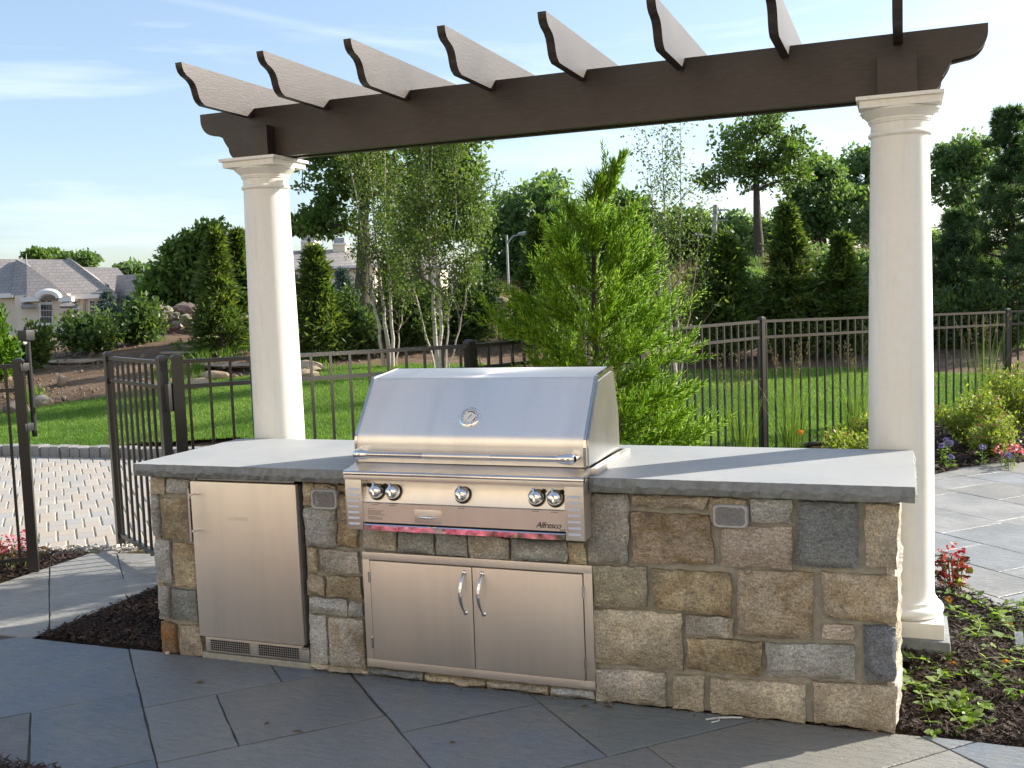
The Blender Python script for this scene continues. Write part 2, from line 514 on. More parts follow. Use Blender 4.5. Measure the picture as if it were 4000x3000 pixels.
def blades(n, xs, ys, zs, hmin, hmax, w, lean=0.5):
    """triangular blades"""
    az = rng.uniform(0, 2 * np.pi, n); hh = rng.uniform(hmin, hmax, n)
    le = rng.normal(0, lean, n) * hh; la = rng.uniform(0, 2 * np.pi, n)
    wx = np.cos(az) * w; wy = np.sin(az) * w
    V = np.empty((n, 3, 3))
    V[:, 0] = np.stack([xs - wx, ys - wy, zs], -1); V[:, 1] = np.stack([xs + wx, ys + wy, zs], -1)
    V[:, 2] = np.stack([xs + np.cos(la) * le, ys + np.sin(la) * le, zs + hh], -1)
    return V.reshape(-1, 3), np.arange(3 * n).reshape(-1, 3)
# denser where it shows: sample in (lateral/depth, depth)
n = 330000
a_ = rng.uniform(-0.56, 0.56, n); v_ = 8.0 + (18.3 - 8.0) * rng.uniform(0, 1, n) ** 1.15
bx, by = xy(a_ * v_, v_)
k = lawn_mask(bx, by); bx = bx[k]; by = by[k]; n = len(bx)
Vb, Fb = blades(n, bx, by, H(bx, by) + 0.008, 0.018, 0.046, 0.0048, 0.5)
tnt = np.clip(rng.normal(0.42, 0.24, n) + (hash_noise(bx, by, 1.3, 2) - .5) * 0.6 + (hash_noise(bx, by, .35, 8) - .5) * 0.45, 0, 1)
tag(mesh_np('lawn_grass', Vb, Fb, M['grass'], tint=tnt), kind='stuff', label='short green grass blades of the lawn')

# ---------------------------------------------------------------- patio and path of bluestone, set at 45 degrees
COLS = [(0.140, 0.175, 0.215), (0.165, 0.197, 0.232), (0.125, 0.160, 0.203), (0.180, 0.202, 0.222), (0.195, 0.208, 0.215), (0.150, 0.183, 0.222), (0.175, 0.180, 0.178)]
def clip_poly(poly, nx, ny, c):     # keep nx*x + ny*y <= c
    out = []
    for i in range(len(poly)):
        p = poly[i]; q = poly[(i + 1) % len(poly)]
        dp = nx * p[0] + ny * p[1] - c; dq = nx * q[0] + ny * q[1] - c
        if dp <= 0: out.append(p)
        if (dp < 0) != (dq < 0) and dp != dq:
            s_ = dp / (dp - dq); out.append((p[0] + (q[0] - p[0]) * s_, p[1] + (q[1] - p[1]) * s_))
    return out
def area(p):
    return 0.5 * abs(sum(p[i][0] * p[(i + 1) % len(p)][1] - p[(i + 1) % len(p)][0] * p[i][1] for i in range(len(p))))
slab_count = [0]
def flag(parent, s0, s1, d0, d1, clips=(), top=0.0, gap=0.005, col=None):
    gs = gap * 0.7
    pts = []
    for s_, d_ in ((s0 + gs, d0 + gs * 1.7), (s0 + gs, d1 - gs * 1.7), (s1 - gs, d1 - gs * 1.7), (s1 - gs, d0 + gs * 1.7)):
        pts.append(((s_ + d_) / 2, (s_ - d_) / 2))
    for c_ in clips: pts = clip_poly(pts, *c_)
    if len(pts) < 3 or area(pts) < 0.004: return
    top += random.uniform(-0.0015, 0.0015)
    sg = sum(pts[i][0] * pts[(i + 1) % len(pts)][1] - pts[(i + 1) % len(pts)][0] * pts[i][1] for i in range(len(pts)))
    if sg < 0: pts = pts[::-1]
    cx = sum(p[0] for p in pts) / len(pts); cy = sum(p[1] for p in pts) / len(pts)
    # uneven snapped edges
    e = []
    for i in range(len(pts)):
        p = Vector(pts[i]); q = Vector(pts[(i + 1) % len(pts)]); L = (q - p).length; k = max(1, int(L / 0.09))
        nrm_ = Vector(((q - p).y, -(q - p).x)).normalized() if L > 1e-6 else Vector((0, 0))
        for j in range(k):
            w = p.lerp(q, j / k)
            if j: w = w + nrm_ * random.uniform(-0.0032, 0.0012)
            e.append((w.x, w.y))
    n_ = len(e)
    inn = [(x + (cx - x) * 0.003 / max(0.05, math.hypot(x - cx, y - cy)), y + (cy - y) * 0.003 / max(0.05, math.hypot(x - cx, y - cy))) for x, y in e]
    vs = [(x, y, -0.035) for x, y in e] + [(x, y, top - 0.003) for x, y in e] + [(x, y, top) for x, y in inn]
    fs = [(i, (i + 1) % n_, n_ + (i + 1) % n_, n_ + i) for i in range(n_)] + [(n_ + i, n_ + (i + 1) % n_, 2 * n_ + (i + 1) % n_, 2 * n_ + i) for i in range(n_)] + [tuple(range(2 * n_, 3 * n_))]
    me = bpy.data.meshes.new('flagstone'); me.from_pydata(vs, [], fs); me.update()
    o = link('flagstone', me, M['bluestone'], parent)
    cc = col or random.choice(COLS); f = random.uniform(0.9, 1.1)
    o.color = (cc[0] * f, cc[1] * f, cc[2] * f, 1)
    slab_count[0] += 1

patio = MB().prism_z([(-7, 0.0), (-7, -7.6), (10, -7.6), (10, 0.0)], -0.05, -0.007).build('patio', M['patio_bed'])
tag(patio, kind='structure', label='bluestone patio of large diagonal flagstones in front of the counter')
front = [(0, 1, -0.004)]
L_ = [(-1.6, -.2, -.9, .70), (-.8, -.2, .70, 1.72), (-.8, -.2, 1.72, 2.8), (-1.7, -.8, .70, 2.1), (-2.5, -1.7, .2, 2.1), (-2.6, -1.6, -1.2, .2),
      (-.2, .61, -.6, .96), (-.2, .216, .96, 1.77), (.61, 1.02, .4, .96), (.216, 1.02, .96, 1.77), (-.2, 1.03, 1.77, 3.0),
      (1.03, 1.86, .8, 2.03), (1.03, 1.86, 2.03, 2.81), (1.03, 2.09, 2.81, 3.9), (1.86, 3.375, 1.6, 2.81), (2.09, 3.375, 2.81, 3.56), (2.09, 3.375, 3.56, 4.6),
      (3.375, 4.5, 3.0, 3.56), (3.375, 4.5, 3.56, 4.9), (4.5, 5.6, 4.2, 5.4), (4.5, 5.6, 5.4, 6.6), (3.375, 4.5, 4.9, 6.2), (2.09, 3.375, 4.6, 6.0), (1.03, 2.09, 3.9, 5.2), (-.2, 1.03, 3.0, 4.3),
      (-1.0, -.2, 2.8, 4.1), (-2.0, -.8, 2.1, 3.3), (-3.3, -2.0, 2.1, 3.4), (-3.6, -2.5, .9, 2.1), (-3.7, -2.6, -.5, .9), (-3.7, -2.6, -1.9, -.5)]
SPEC = {3: (0.14, 0.14, 0.14), 13: (0.20, 0.20, 0.19), 14: (0.18, 0.20, 0.195), 15: (0.23, 0.22, 0.195), 16: (0.28, 0.27, 0.24)}
BLB = [(-1, 0, 3.0)]
for i, q in enumerate(L_):
    flag(patio, *q, clips=front, col=SPEC.get(i))
# path through the gate
path = MB().prism_z([(-1.85, 0.0), (-0.82, 0.0), (-0.82, 1.62), (-1.85, 1.52)], -0.05, -0.008).build('garden_path', M['patio_bed'])
tag(path, kind='structure', label='bluestone path leading through the open gate')
pc = [(-1, 0, 1.852), (1, 0, -0.82), (0, -1, -0.002), (-0.17, 1, 1.83)]
for q in [(-3.4, -2.0, -3.6, -1.0), (-2.0, -.70, -3.9, -.7), (-.70, -.11, -4.2, -2.2), (-.70, .05, -2.2, -.6), (-.11, .9, -4.4, -2.72), (-.11, .9, -2.72, -1.6)]:
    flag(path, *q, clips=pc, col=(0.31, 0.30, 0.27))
# side terrace to the right, behind the column
side = MB().prism_z([(3.2, 2.3), (3.5, 2.03), (3.58, 1.95), (3.87, 1.57), (4.6, 0.8), (5.4, 0.0), (10, 0.0), (10, 7.6), (5.2, 6.5), (4.35, 6.2), (3.82, 5.9), (3.55, 5.45), (3.2, 4.9)], -0.05, -0.008).build('side_terrace', M['patio_bed'])
tag(side, kind='structure', label='sunlit bluestone terrace to the right of the white column')
# the curved bed edge is approximated by straight saw cuts
sc_ = [(-1, -1, -5.46), (-1.35, 1, 0.62), (-0.34, 1, 4.72), (0, -1, -0.002), (-1, 0, -3.2)]
rs = random.Random(5)
s_ = 5.0
while s_ < 12.5:
    ws = rs.choice([0.42, 0.55, 0.62, 0.8]); d_ = -4.5 + rs.uniform(-1, 0)
    while d_ < 6:
        wd = rs.choice([0.7, 0.9, 1.2, 0.5])
        if (s_ + ws + d_ + wd) / 2 < 7.5 and (s_ + d_) / 2 > 2.0:
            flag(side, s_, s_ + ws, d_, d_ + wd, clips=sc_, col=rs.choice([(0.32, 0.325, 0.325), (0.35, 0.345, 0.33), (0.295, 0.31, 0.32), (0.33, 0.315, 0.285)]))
        d_ += wd
    s_ += ws

# ---------------------------------------------------------------- driveway of small pavers, also laid diagonally
drv_poly = [(-9.5, 4.4), (-9.5, 0.2), (-2.6, 1.35), (-1.5, 1.68), (-0.95, 1.75), (0.2, 2.6), (-3.2, 5.4), (-4.9, 5.17), (-6.6, 5.10), (-8.0, 5.0)]
drv = MB().prism_z(drv_poly, -0.05, -0.0065).build('driveway', M['gravel_joint'])
tag(drv, kind='structure', label='pale concrete paver driveway behind the gate')
PW, PL = 0.1273, 0.199
def paver_mesh(w, l, name):
    mb = MB(); b = 0.006
    x0, x1, y0, y1 = -w / 2, w / 2, -l / 2, l / 2
    mb.add([(x0, y0, -0.04), (x1, y0, -0.04), (x1, y1, -0.04), (x0, y1, -0.04), (x0, y0, -b), (x1, y0, -b), (x1, y1, -b), (x0, y1, -b),
            (x0 + b, y0 + b, 0), (x1 - b, y0 + b, 0), (x1 - b, y1 - b, 0), (x0 + b, y1 - b, 0)],
           [(0, 1, 5, 4), (1, 2, 6, 5), (2, 3, 7, 6), (3, 0, 4, 7), (4, 5, 9, 8), (5, 6, 10, 9), (6, 7, 11, 10), (7, 4, 8, 11), (8, 9, 10, 11)])
    me = mb.mesh(name); me.materials.append(M['paver']); return me
pm = paver_mesh(PW - 0.010, PL - 0.003, 'paver')
cand = []
e1 = np.array([1, -1]) / math.sqrt(2); e2 = np.array([1, 1]) / math.sqrt(2)
for r_ in range(-40, 10):
    for c_ in range(-60, 30):
        for h_ in (0, 1):
            along = (r_ * 2 + h_ + 0.5) * PL + (-4.68 / math.sqrt(2)) ; across = (c_ + 0.5 * (r_ % 2)) * PW + (-0.623 / math.sqrt(2)) + PW / 2
            p = e1 * along + e2 * across
            if in_poly(np.array([p[0]]), np.array([p[1]]), drv_poly)[0]:
                u_, v_ = uv(p[0], p[1])
                a_ = u_ / v_
                if -0.60 < a_ < -0.22:
                    cand.append((v_ if (-0.52 < a_ < -0.33) else v_ + 20, p[0], p[1]))
cand.sort()
PCOL = [(0.38, 0.36, 0.33), (0.355, 0.34, 0.32), (0.33, 0.325, 0.32), (0.40, 0.375, 0.34), (0.39, 0.35, 0.30)]
far_v = []; far_f = []
pvv = [tuple(w.co) for w in pm.vertices]; pff = [tuple(f.vertices) for f in pm.polygons]
ca, sa = math.cos(-math.pi / 4), math.sin(-math.pi / 4)
for i, (_, x, y) in enumerate(cand):
    if i < 290:
        o = bpy.data.objects.new('paver', pm); COL.objects.link(o)
        o.parent = drv; o.location = (x, y, random.uniform(-0.0015, 0.0015))
        o.rotation_euler = (random.gauss(0, 0.004), random.gauss(0, 0.004), -math.pi / 4 + math.pi / 2)
        cc = random.choice(PCOL); o.color = (*cc, 1)
    else:
        b_ = len(far_v); ca, sa = math.cos(math.pi / 4), math.sin(math.pi / 4)
        far_v += [(x + p[0] * ca - p[1] * sa, y + p[0] * sa + p[1] * ca, p[2]) for p in pvv]
        far_f += [tuple(b_ + q for q in f) for f in pff]
if far_v:
    me = bpy.data.meshes.new('far_pavers'); me.from_pydata(far_v, [], far_f); me.update()
    o = link('far_pavers', me, M['paver'], drv); o['kind'] = 'stuff'; o.color = (0.37, 0.35, 0.325, 1)

# kerb of granite blocks between driveway and lawn
kerb = empty('granite_kerb', (-5.5, 5.3, 0), 'row of rough grey granite blocks edging the lawn', 'kerb')
kx = np.linspace(-9.0, -3.0, 44)
for i in range(len(kx) - 1):
    x0, x1 = kx[i] + 0.004, kx[i + 1] - 0.004
    y0 = 5.135 + 0.035 * (x0 + 5) + (0.06 * max(0, x0 + 4.4) ** 2)
    w = x1 - x0
    mb = MB()
    tw = [random.uniform(-0.008, 0.008) for _ in range(6)]
    mb.box(x0, x1, y0 + tw[0], y0 + 0.17, -0.03, 0.115 + tw[1], 0.014)
    o = mb.build('granite_block', M['granite'], kerb, smooth=40)

# white crushed-stone edging
mb = MB(); rr = random.Random(3)
for i in range(420):
    s_ = rr.random(); x = -2.75 + s_ * 1.9; y = 1.36 + (x + 2.75) * 0.27 + rr.uniform(-0.035, 0.045); r_ = rr.uniform(0.008, 0.022)
    z = rr.uniform(0, 0.03)
    pts = [Vector((rr.gauss(0, 1), rr.gauss(0, 1), rr.gauss(0, 1))).normalized() * r_ * rr.uniform(0.7, 1.2) for _ in range(8)]
    bm = bmesh.new()
    for p in pts: bm.verts.new((x + p.x, y + p.y, z + p.z * 0.7))
    bmesh.ops.convex_hull(bm, input=list(bm.verts)); bm.verts.index_update()
    mb.add([w.co for w in bm.verts], [[q.index for q in f.verts] for f in bm.faces]); bm.free()
tag(mb.build('crushed_stone_edging', M['white_chips']), kind='stuff', label='strip of crushed white stone edging the driveway')

# ---------------------------------------------------------------- mulch beds
BEDS = {
 'left': [(-0.82, 0.004), (0.02, 0.004), (0.02, 1.9), (-0.3, 2.2), (-0.82, 1.66)],
 'gate': [(-4.2, -0.4), (-1.852, -0.4), (-1.852, 1.5), (-2.1, 1.52), (-2.6, 1.36), (-4.2, 1.05)],
 'back': [(0.02, 0.70), (3.35, 0.70), (3.30, 0.005), (5.4, 0.0), (4.6, 0.8), (3.87, 1.57), (3.58, 1.95), (3.5, 2.03), (3.2, 2.3), (3.2, 4.9), (3.55, 5.45), (3.82, 5.9), (4.35, 6.2), (5.2, 6.5), (10, 7.6), (10.5, 12.5), (5.9, 11.1), (4.485, 9.85), (3.147, 7.945), (2.081, 5.931), (1.35, 4.18), (0.62, 2.42), (0.02, 1.9)],
 'front': [(-4, -4.2), (1.3, -4.2), (1.6, -2.4), (1.15, -1.6), (0.48, -1.128), (-4, -1.128)]}
from mathutils.geometry import tessellate_polygon
def mound(x, y):
    return 0.055 * np.exp(-((x - 3.40) ** 2 + (y - 0.86) ** 2) / 0.30 ** 2)
def grid_bed(name, poly, z, label, st=0.07, amp=0.02):
    xs = [p[0] for p in poly]; ys = [p[1] for p in poly]
    gx, gy = np.meshgrid(np.arange(min(xs), max(xs) + st, st), np.arange(min(ys), max(ys) + st, st), indexing='ij')
    cx = gx[:-1, :-1] + st / 2; cy = gy[:-1, :-1] + st / 2
    cell = in_poly(cx, cy, poly)
    idx = np.arange(gx.size).reshape(gx.shape)
    ci, cj = np.nonzero(cell)
    F = np.stack([idx[ci, cj], idx[ci + 1, cj], idx[ci + 1, cj + 1], idx[ci, cj + 1]], -1)
    used = np.unique(F); mp_ = -np.ones(gx.size, int); mp_[used] = np.arange(len(used))
    vx = gx.ravel()[used]; vy = gy.ravel()[used]
    # pull the saw-tooth rim onto the outline
    cnt = np.bincount(F.ravel(), minlength=gx.size)[used]
    rim = cnt < 4
    P = np.array(poly); Q = np.roll(P, -1, 0)
    for i in np.nonzero(rim)[0]:
        p = np.array([vx[i], vy[i]]); d = Q - P
        t_ = np.clip(((p - P) * d).sum(1) / np.maximum((d * d).sum(1), 1e-9), 0, 1)
        c_ = P + d * t_[:, None]; k_ = np.argmin(((c_ - p) ** 2).sum(1))
        vx[i], vy[i] = c_[k_]
    vz = z + (hash_noise(vx, vy, 0.25, 9) - 0.5) * amp * 2 + (hash_noise(vx, vy, 0.08, 4) - .5) * amp
    vz = vz + mound(vx, vy)
    vz = np.where(rim, z - 0.012, vz)
    o = mesh_np(name, np.stack([vx, vy, vz], -1), mp_[F], M['mulch'], smooth=0)
    return tag(o, kind='structure', label=label)
grid_bed('mulch_bed', BEDS['left'], -0.004, 'dark mulch bed left of the stone counter')
grid_bed('mulch_bed', BEDS['gate'], -0.004, 'dark mulch bed left of the path by the gate')
grid_bed('mulch_bed', BEDS['back'], -0.006, 'dark mulch bed around the right column and behind the counter', st=0.1)
grid_bed('mulch_bed', BEDS['front'], -0.004, 'dark mulch bed at the lower left corner of the patio')
# shredded bark
def chips(n, xs, ys, zs, lmin, lmax):
    az = rng.uniform(0, 2 * np.pi, n); el = rng.normal(0, 0.35, n); L = rng.uniform(lmin, lmax, n); w = L * rng.uniform(0.06, 0.16, n)
    d = np.stack([np.cos(az) * np.cos(el), np.sin(az) * np.cos(el), np.sin(el)], -1) * (L / 2)[:, None]
    s = np.stack([-np.sin(az), np.cos(az), rng.normal(0, 0.5, n)], -1); s /= np.linalg.norm(s, axis=1)[:, None]; s *= w[:, None]
    c = np.stack([xs, ys, zs], -1)
    V = np.stack([c - d, c + s, c + d, c - s], 1).reshape(-1, 3)
    return V, np.arange(4 * n).reshape(-1, 4)
def mulch_chips(name, label, poly, box, n, lmin=0.015, lmax=0.06):
    x = rng.uniform(box[0], box[1], n); y = rng.uniform(box[2], box[3], n)
    k = in_poly(x, y, poly); x = x[k]; y = y[k]; n = len(x)
    z = -0.004 + rng.uniform(0.002, 0.026, n) + mound(x, y)
    V, F = chips(n, x, y, z, lmin, lmax)
    tag(mesh_np(name, V, F, M['chip'], tint=np.clip(rng.beta(2, 2.6, n) * 1.02, 0, 1)), kind='stuff', label=label)
mulch_chips('bark_mulch', 'shredded bark on the bed left of the counter', BEDS['left'], (-0.8, 0.0, 0.02, 1.6), 9000)
mulch_chips('bark_mulch', 'shredded bark on the bed by the gate', BEDS['gate'], (-2.9, -1.87, 0.1, 1.5), 7000)
mulch_chips('bark_mulch', 'shredded bark on the bed around the right column', BEDS['back'], (3.3, 4.4, 0.02, 2.0), 22000, 0.012, 0.05)
mulch_chips('bark_mulch', 'shredded bark on the bed by the fence', BEDS['back'], (2.8, 6.5, 5.4, 10.5), 24000, 0.03, 0.09)
mulch_chips('bark_mulch', 'shredded bark in the corner bed', BEDS['front'], (-0.6, 0.5, -1.6, -1.135), 4000)
STONES = [
('tan', 0.002, 0.854, 0.086, 0.847, 0.08, 0.769, -0.001, 0.773),
('grey', 0.098, 0.847, 0.222, 0.841, 0.218, 0.781, 0.093, 0.781),
('grey', 0.0, 0.762, 0.045, 0.759, 0.038, 0.569, -0.001, 0.574),
('ochre', 0.057, 0.755, 0.212, 0.752, 0.218, 0.557, 0.053, 0.56),
('grey', 0.004, 0.551, 0.086, 0.55, 0.087, 0.343, -0.002, 0.345),
('ochre', 0.108, 0.541, 0.228, 0.539, 0.229, 0.335, 0.105, 0.337),
('grey', 0.01, 0.326, 0.067, 0.326, 0.06, 0.168, 0.006, 0.173),
('dark', 0.085, 0.319, 0.227, 0.315, 0.228, 0.17, 0.084, 0.17),
('rust', 0.012, 0.151, 0.086, 0.145, 0.089, 0.003, 0.011, 0.003),
('tan', 0.114, 0.146, 0.234, 0.147, 0.238, 0.003, 0.113, 0.003),
('ochre', 0.838, 0.85, 0.895, 0.846, 0.889, 0.748, 0.834, 0.75),
('tan', 0.902, 0.846, 1.007, 0.841, 1.001, 0.747, 0.896, 0.748),
('ochre', 1.014, 0.843, 1.107, 0.842, 1.108, 0.81, 1.012, 0.811),
('mixdark', 1.011, 0.799, 1.108, 0.798, 1.091, 0.571, 1.001, 0.573),
('grey', 0.835, 0.738, 0.997, 0.737, 0.994, 0.564, 0.835, 0.565),
('ochre', 0.839, 0.556, 0.888, 0.555, 0.885, 0.449, 0.837, 0.451),
('greytan', 0.909, 0.553, 1.099, 0.551, 1.097, 0.454, 0.902, 0.449),
('tan', 0.836, 0.434, 0.916, 0.434, 0.914, 0.346, 0.832, 0.346),
('ochre', 0.931, 0.435, 1.101, 0.434, 1.106, 0.344, 0.932, 0.343),
('grey', 0.837, 0.334, 1.028, 0.332, 1.027, 0.262, 0.835, 0.262),
('grey', 1.043, 0.33, 1.107, 0.328, 1.109, 0.264, 1.039, 0.264),
('grey', 0.832, 0.254, 0.916, 0.253, 0.92, 0.029, 0.83, 0.03),
('greytan', 0.932, 0.249, 1.101, 0.25, 1.109, 0.02, 0.927, 0.023),
('tan', 0.829, 0.01, 1.116, 0.01, 1.118, 0.003, 0.831, 0.003),
('greytan', 1.128, 0.655, 1.289, 0.655, 1.284, 0.568, 1.123, 0.568),
('grey', 1.302, 0.654, 1.466, 0.653, 1.467, 0.563, 1.297, 0.563),
('grey', 1.479, 0.653, 1.616, 0.65, 1.615, 0.561, 1.474, 0.561),
('greytan', 1.629, 0.649, 1.801, 0.646, 1.805, 0.559, 1.628, 0.56),
('grey', 1.818, 0.646, 2.057, 0.645, 2.054, 0.558, 1.814, 0.559),
('ochre', 2.063, 0.645, 2.13, 0.645, 2.133, 0.557, 2.06, 0.558),
('dark', 1.121, 0.033, 1.387, 0.035, 1.385, 0.003, 1.119, 0.003),
('ochre', 1.395, 0.031, 1.675, 0.032, 1.676, 0.003, 1.396, 0.003),
('tan', 1.684, 0.027, 1.956, 0.031, 1.957, 0.003, 1.684, 0.003),
('grey', 1.966, 0.029, 2.151, 0.036, 2.151, 0.004, 1.965, 0.003),
('greyband', 2.155, 0.845, 2.314, 0.848, 2.308, 0.573, 2.143, 0.573),
('tan', 2.331, 0.848, 2.629, 0.847, 2.605, 0.8, 2.333, 0.805),
('purple', 2.329, 0.778, 2.628, 0.778, 2.647, 0.587, 2.325, 0.58),
('tan', 2.632, 0.847, 2.768, 0.846, 2.764, 0.756, 2.631, 0.754),
('grey', 2.782, 0.85, 2.935, 0.849, 2.933, 0.763, 2.784, 0.762),
('pink', 2.677, 0.742, 2.939, 0.745, 2.931, 0.59, 2.671, 0.589),
('black', 2.955, 0.845, 3.17, 0.847, 3.163, 0.607, 2.948, 0.606),
('tan', 3.191, 0.842, 3.306, 0.847, 3.299, 0.613, 3.195, 0.618),
('olive', 2.165, 0.555, 2.379, 0.562, 2.38, 0.399, 2.159, 0.39),
('ochre', 2.4, 0.557, 2.708, 0.555, 2.708, 0.395, 2.406, 0.4),
('tanrust', 2.737, 0.57, 3.007, 0.58, 3.007, 0.325, 2.727, 0.318),
('tanrust', 3.039, 0.583, 3.299, 0.587, 3.3, 0.413, 3.043, 0.41),
('pink', 3.041, 0.389, 3.151, 0.391, 3.149, 0.335, 3.039, 0.333),
('blackband', 3.178, 0.391, 3.296, 0.397, 3.292, 0.195, 3.192, 0.187),
('buff', 2.16, 0.378, 2.514, 0.386, 2.517, 0.158, 2.158, 0.158),
('greytan', 2.534, 0.385, 2.716, 0.384, 2.712, 0.307, 2.533, 0.31),
('ochre', 2.534, 0.29, 2.818, 0.296, 2.813, 0.165, 2.53, 0.168),
('grey', 2.83, 0.296, 3.152, 0.315, 3.152, 0.19, 2.84, 0.171),
('pale', 2.162, 0.13, 2.447, 0.145, 2.448, 0.003, 2.158, 0.003),
('buff', 2.476, 0.139, 2.597, 0.145, 2.59, 0.003, 2.473, 0.003),
('buff', 2.621, 0.138, 2.98, 0.15, 2.974, 0.003, 2.621, 0.003),
('tan', 3.005, 0.162, 3.299, 0.177, 3.286, 0.003, 3.007, 0.009),
]
# ================================================================ stone counter
t = NT('field_granite'); g = t.geo(); oc = t.info('Color'); al = t.info('Alpha'); rd = t.info('Random')
off = t.node('ShaderNodeVectorMath', operation='ADD'); t.l.new(g, off.inputs[0])
cmb = t.node('ShaderNodeCombineXYZ')
for i_, k_ in enumerate((37.0, 19.0, 53.0)): t.l.new(t.math('MULTIPLY', rd, k_), cmb.inputs[i_])
t.l.new(cmb.outputs[0], off.inputs[1]); gv = off.outputs[0]
n1 = t.noise(gv, 6.0, 6, 0.65, 1.2); n2 = t.noise(t.mapv(gv, (1, 1, 2.2), (0, R(35), 0)), 42, 7, 0.75); n3 = t.noise(gv, 130, 4, 0.8); n4 = t.noise(gv, 13, 4, 0.6, 0.3)
stain = t.math('MULTIPLY', t.ramp(n1, [(0.44, 0.0), (0.60, 1.0)]), al)
c = t.mix(stain, oc, (0.255, 0.185, 0.105))
dk = t.math('MULTIPLY', t.ramp(n4, [(0.56, 0.0), (0.68, 0.55)]), al)
c = t.mix(dk, c, (0.10, 0.085, 0.075))
c = t.mix(0.8, c, t.ramp(n2, [(0.30, 0.50), (0.5, 1.05), (0.70, 1.6)]), 'MULTIPLY')
c = t.mix(0.85, c, t.ramp(n3, [(0.32, 0.42), (0.5, 1.1), (0.68, 1.8)]), 'MULTIPLY')
n5 = t.noise(gv, 3.6, 3, 0.5, 0.8)
c = t.mix(0.8, c, t.ramp(n5, [(0.35, 0.72), (0.5, 1.05), (0.66, 1.45)]), 'MULTIPLY')
c = t.mix(1.0, c, (1.27, 1.28, 1.28), 'MULTIPLY')
t.set(color=c, rough=0.85, spec=0.3)
b1 = t.bump(n2, 0.9, 0.022); t.bump(n3, 0.6, 0.007, b1)
M['stone'] = t.m
M['mortar'] = m_plain('mortar', (0.33, 0.325, 0.29), 0.95, var=0.18, nscale=45, bump=0.5)
SCOL = {'tan': (.40, .35, .275, .4), 'grey': (.37, .37, .36, .12), 'ochre': (.38, .325, .225, .75), 'dark': (.17, .18, .175, .1), 'rust': (.30, .15, .06, .9),
        'mixdark': (.34, .28, .20, 1), 'greytan': (.38, .36, .32, .6), 'greyband': (.36, .35, .33, .35), 'purple': (.36, .29, .22, 1), 'pink': (.47, .40, .34, .12),
        'black': (.15, .16, .165, 0), 'olive': (.29, .27, .205, .3), 'tanrust': (.41, .35, .27, .65), 'blackband': (.15, .16, .18, .1), 'buff': (.46, .405, .31, .3), 'pale': (.48, .44, .38, .25)}
WALL_W = 3.298; DEPTH = 0.735; HS = 0.862
counter = empty('stone_counter', (WALL_W / 2, 0.35, 0), 'outdoor kitchen counter of rough mixed granite with a grey stone top', 'counter')
core = MB()
core.box(0.012, 0.245, 0.0145, DEPTH - 0.012, 0, HS)             # left of fridge
core.box(0.245, 0.822, 0.60, DEPTH - 0.012, 0, HS)              # behind fridge
core.box(0.822, 1.112, 0.0145, DEPTH - 0.012, 0, HS)
core.box(1.112, 2.165, 0.0145, 0.10, 0, 0.66)                    # below the grill
core.box(1.112, 2.165, 0.55, DEPTH - 0.012, 0, HS)
core.box(2.165, WALL_W - 0.014, 0.0145, DEPTH - 0.012, 0, HS)
core.build('mortar_wall', M['mortar'], counter)
MB().box(0.24, 0.83, -0.012, 0.3, 0.0, 0.028, 0.004).build('concrete_sill', M['mortar'], counter)

def stone(parent, q, col, origin_fn, seed, proud=0.021, nu=None, nv=None):
    rs = np.random.default_rng(seed)
    (ax, az, bx, bz, cx, cz, dx, dz) = q      # TL TR BR BL
    w = abs(bx - ax); h = abs(az - dz)
    nu = nu or int(np.clip(w / 0.028, 3, 12)); nv = nv or int(np.clip(h / 0.028, 2, 10))
    S, T = np.meshgrid(np.linspace(0, 1, nu + 1), np.linspace(0, 1, nv + 1), indexing='ij')
    X = (ax * (1 - S) + bx * S) * (1 - T) + (dx * (1 - S) + cx * S) * T
    Z = (az * (1 - S) + bz * S) * (1 - T) + (dz * (1 - S) + cz * S) * T
    edge = (S < 1e-6) | (S > 1 - 1e-6) | (T < 1e-6) | (T > 1 - 1e-6)
    jit = 0.0045
    X = X + rs.uniform(-jit, jit, X.shape); Z = Z + rs.uniform(-jit, jit, X.shape) * np.where(edge, 1, 0.8)
    rough = hash_noise(X * 1.0, Z * 1.0, 0.060, seed) * 0.022 + hash_noise(X, Z, 0.024, seed + 5) * 0.012 + (X - X.mean()) * rs.normal(0, 0.02) + (Z - Z.mean()) * rs.normal(0, 0.03)
    D = np.where(edge, proud * 0.62 + rough * 0.35 - 0.004, proud + rough - 0.006)
    n_ = (nu + 1) * (nv + 1)
    pts = [origin_fn(x, d, z) for x, d, z in zip(X.ravel(), D.ravel(), Z.ravel())]
    back = [origin_fn(x, -0.02, z) for x, z in zip(X.ravel(), Z.ravel())]
    idx = np.arange(n_).reshape(nu + 1, nv + 1)
    F = [(idx[i, j], idx[i, j + 1], idx[i + 1, j + 1], idx[i + 1, j]) for i in range(nu) for j in range(nv)]
    ring = [idx[i, 0] for i in range(nu)] + [idx[nu, j] for j in range(nv)] + [idx[i, nv] for i in range(nu, 0, -1)] + [idx[0, j] for j in range(nv, 0, -1)]
    pts += [back[i] for i in ring]
    L = len(ring)
    for i in range(L):
        F.append((ring[i], ring[(i + 1) % L], n_ + (i + 1) % L, n_ + i))
    me = bpy.data.meshes.new('stone'); me.from_pydata([tuple(map(float, p)) for p in pts], [], [tuple(int(a) for a in f) for f in F]); me.update()
    o = link('stone', me, M['stone'], parent, smooth=55)
    o.color = col
    return o
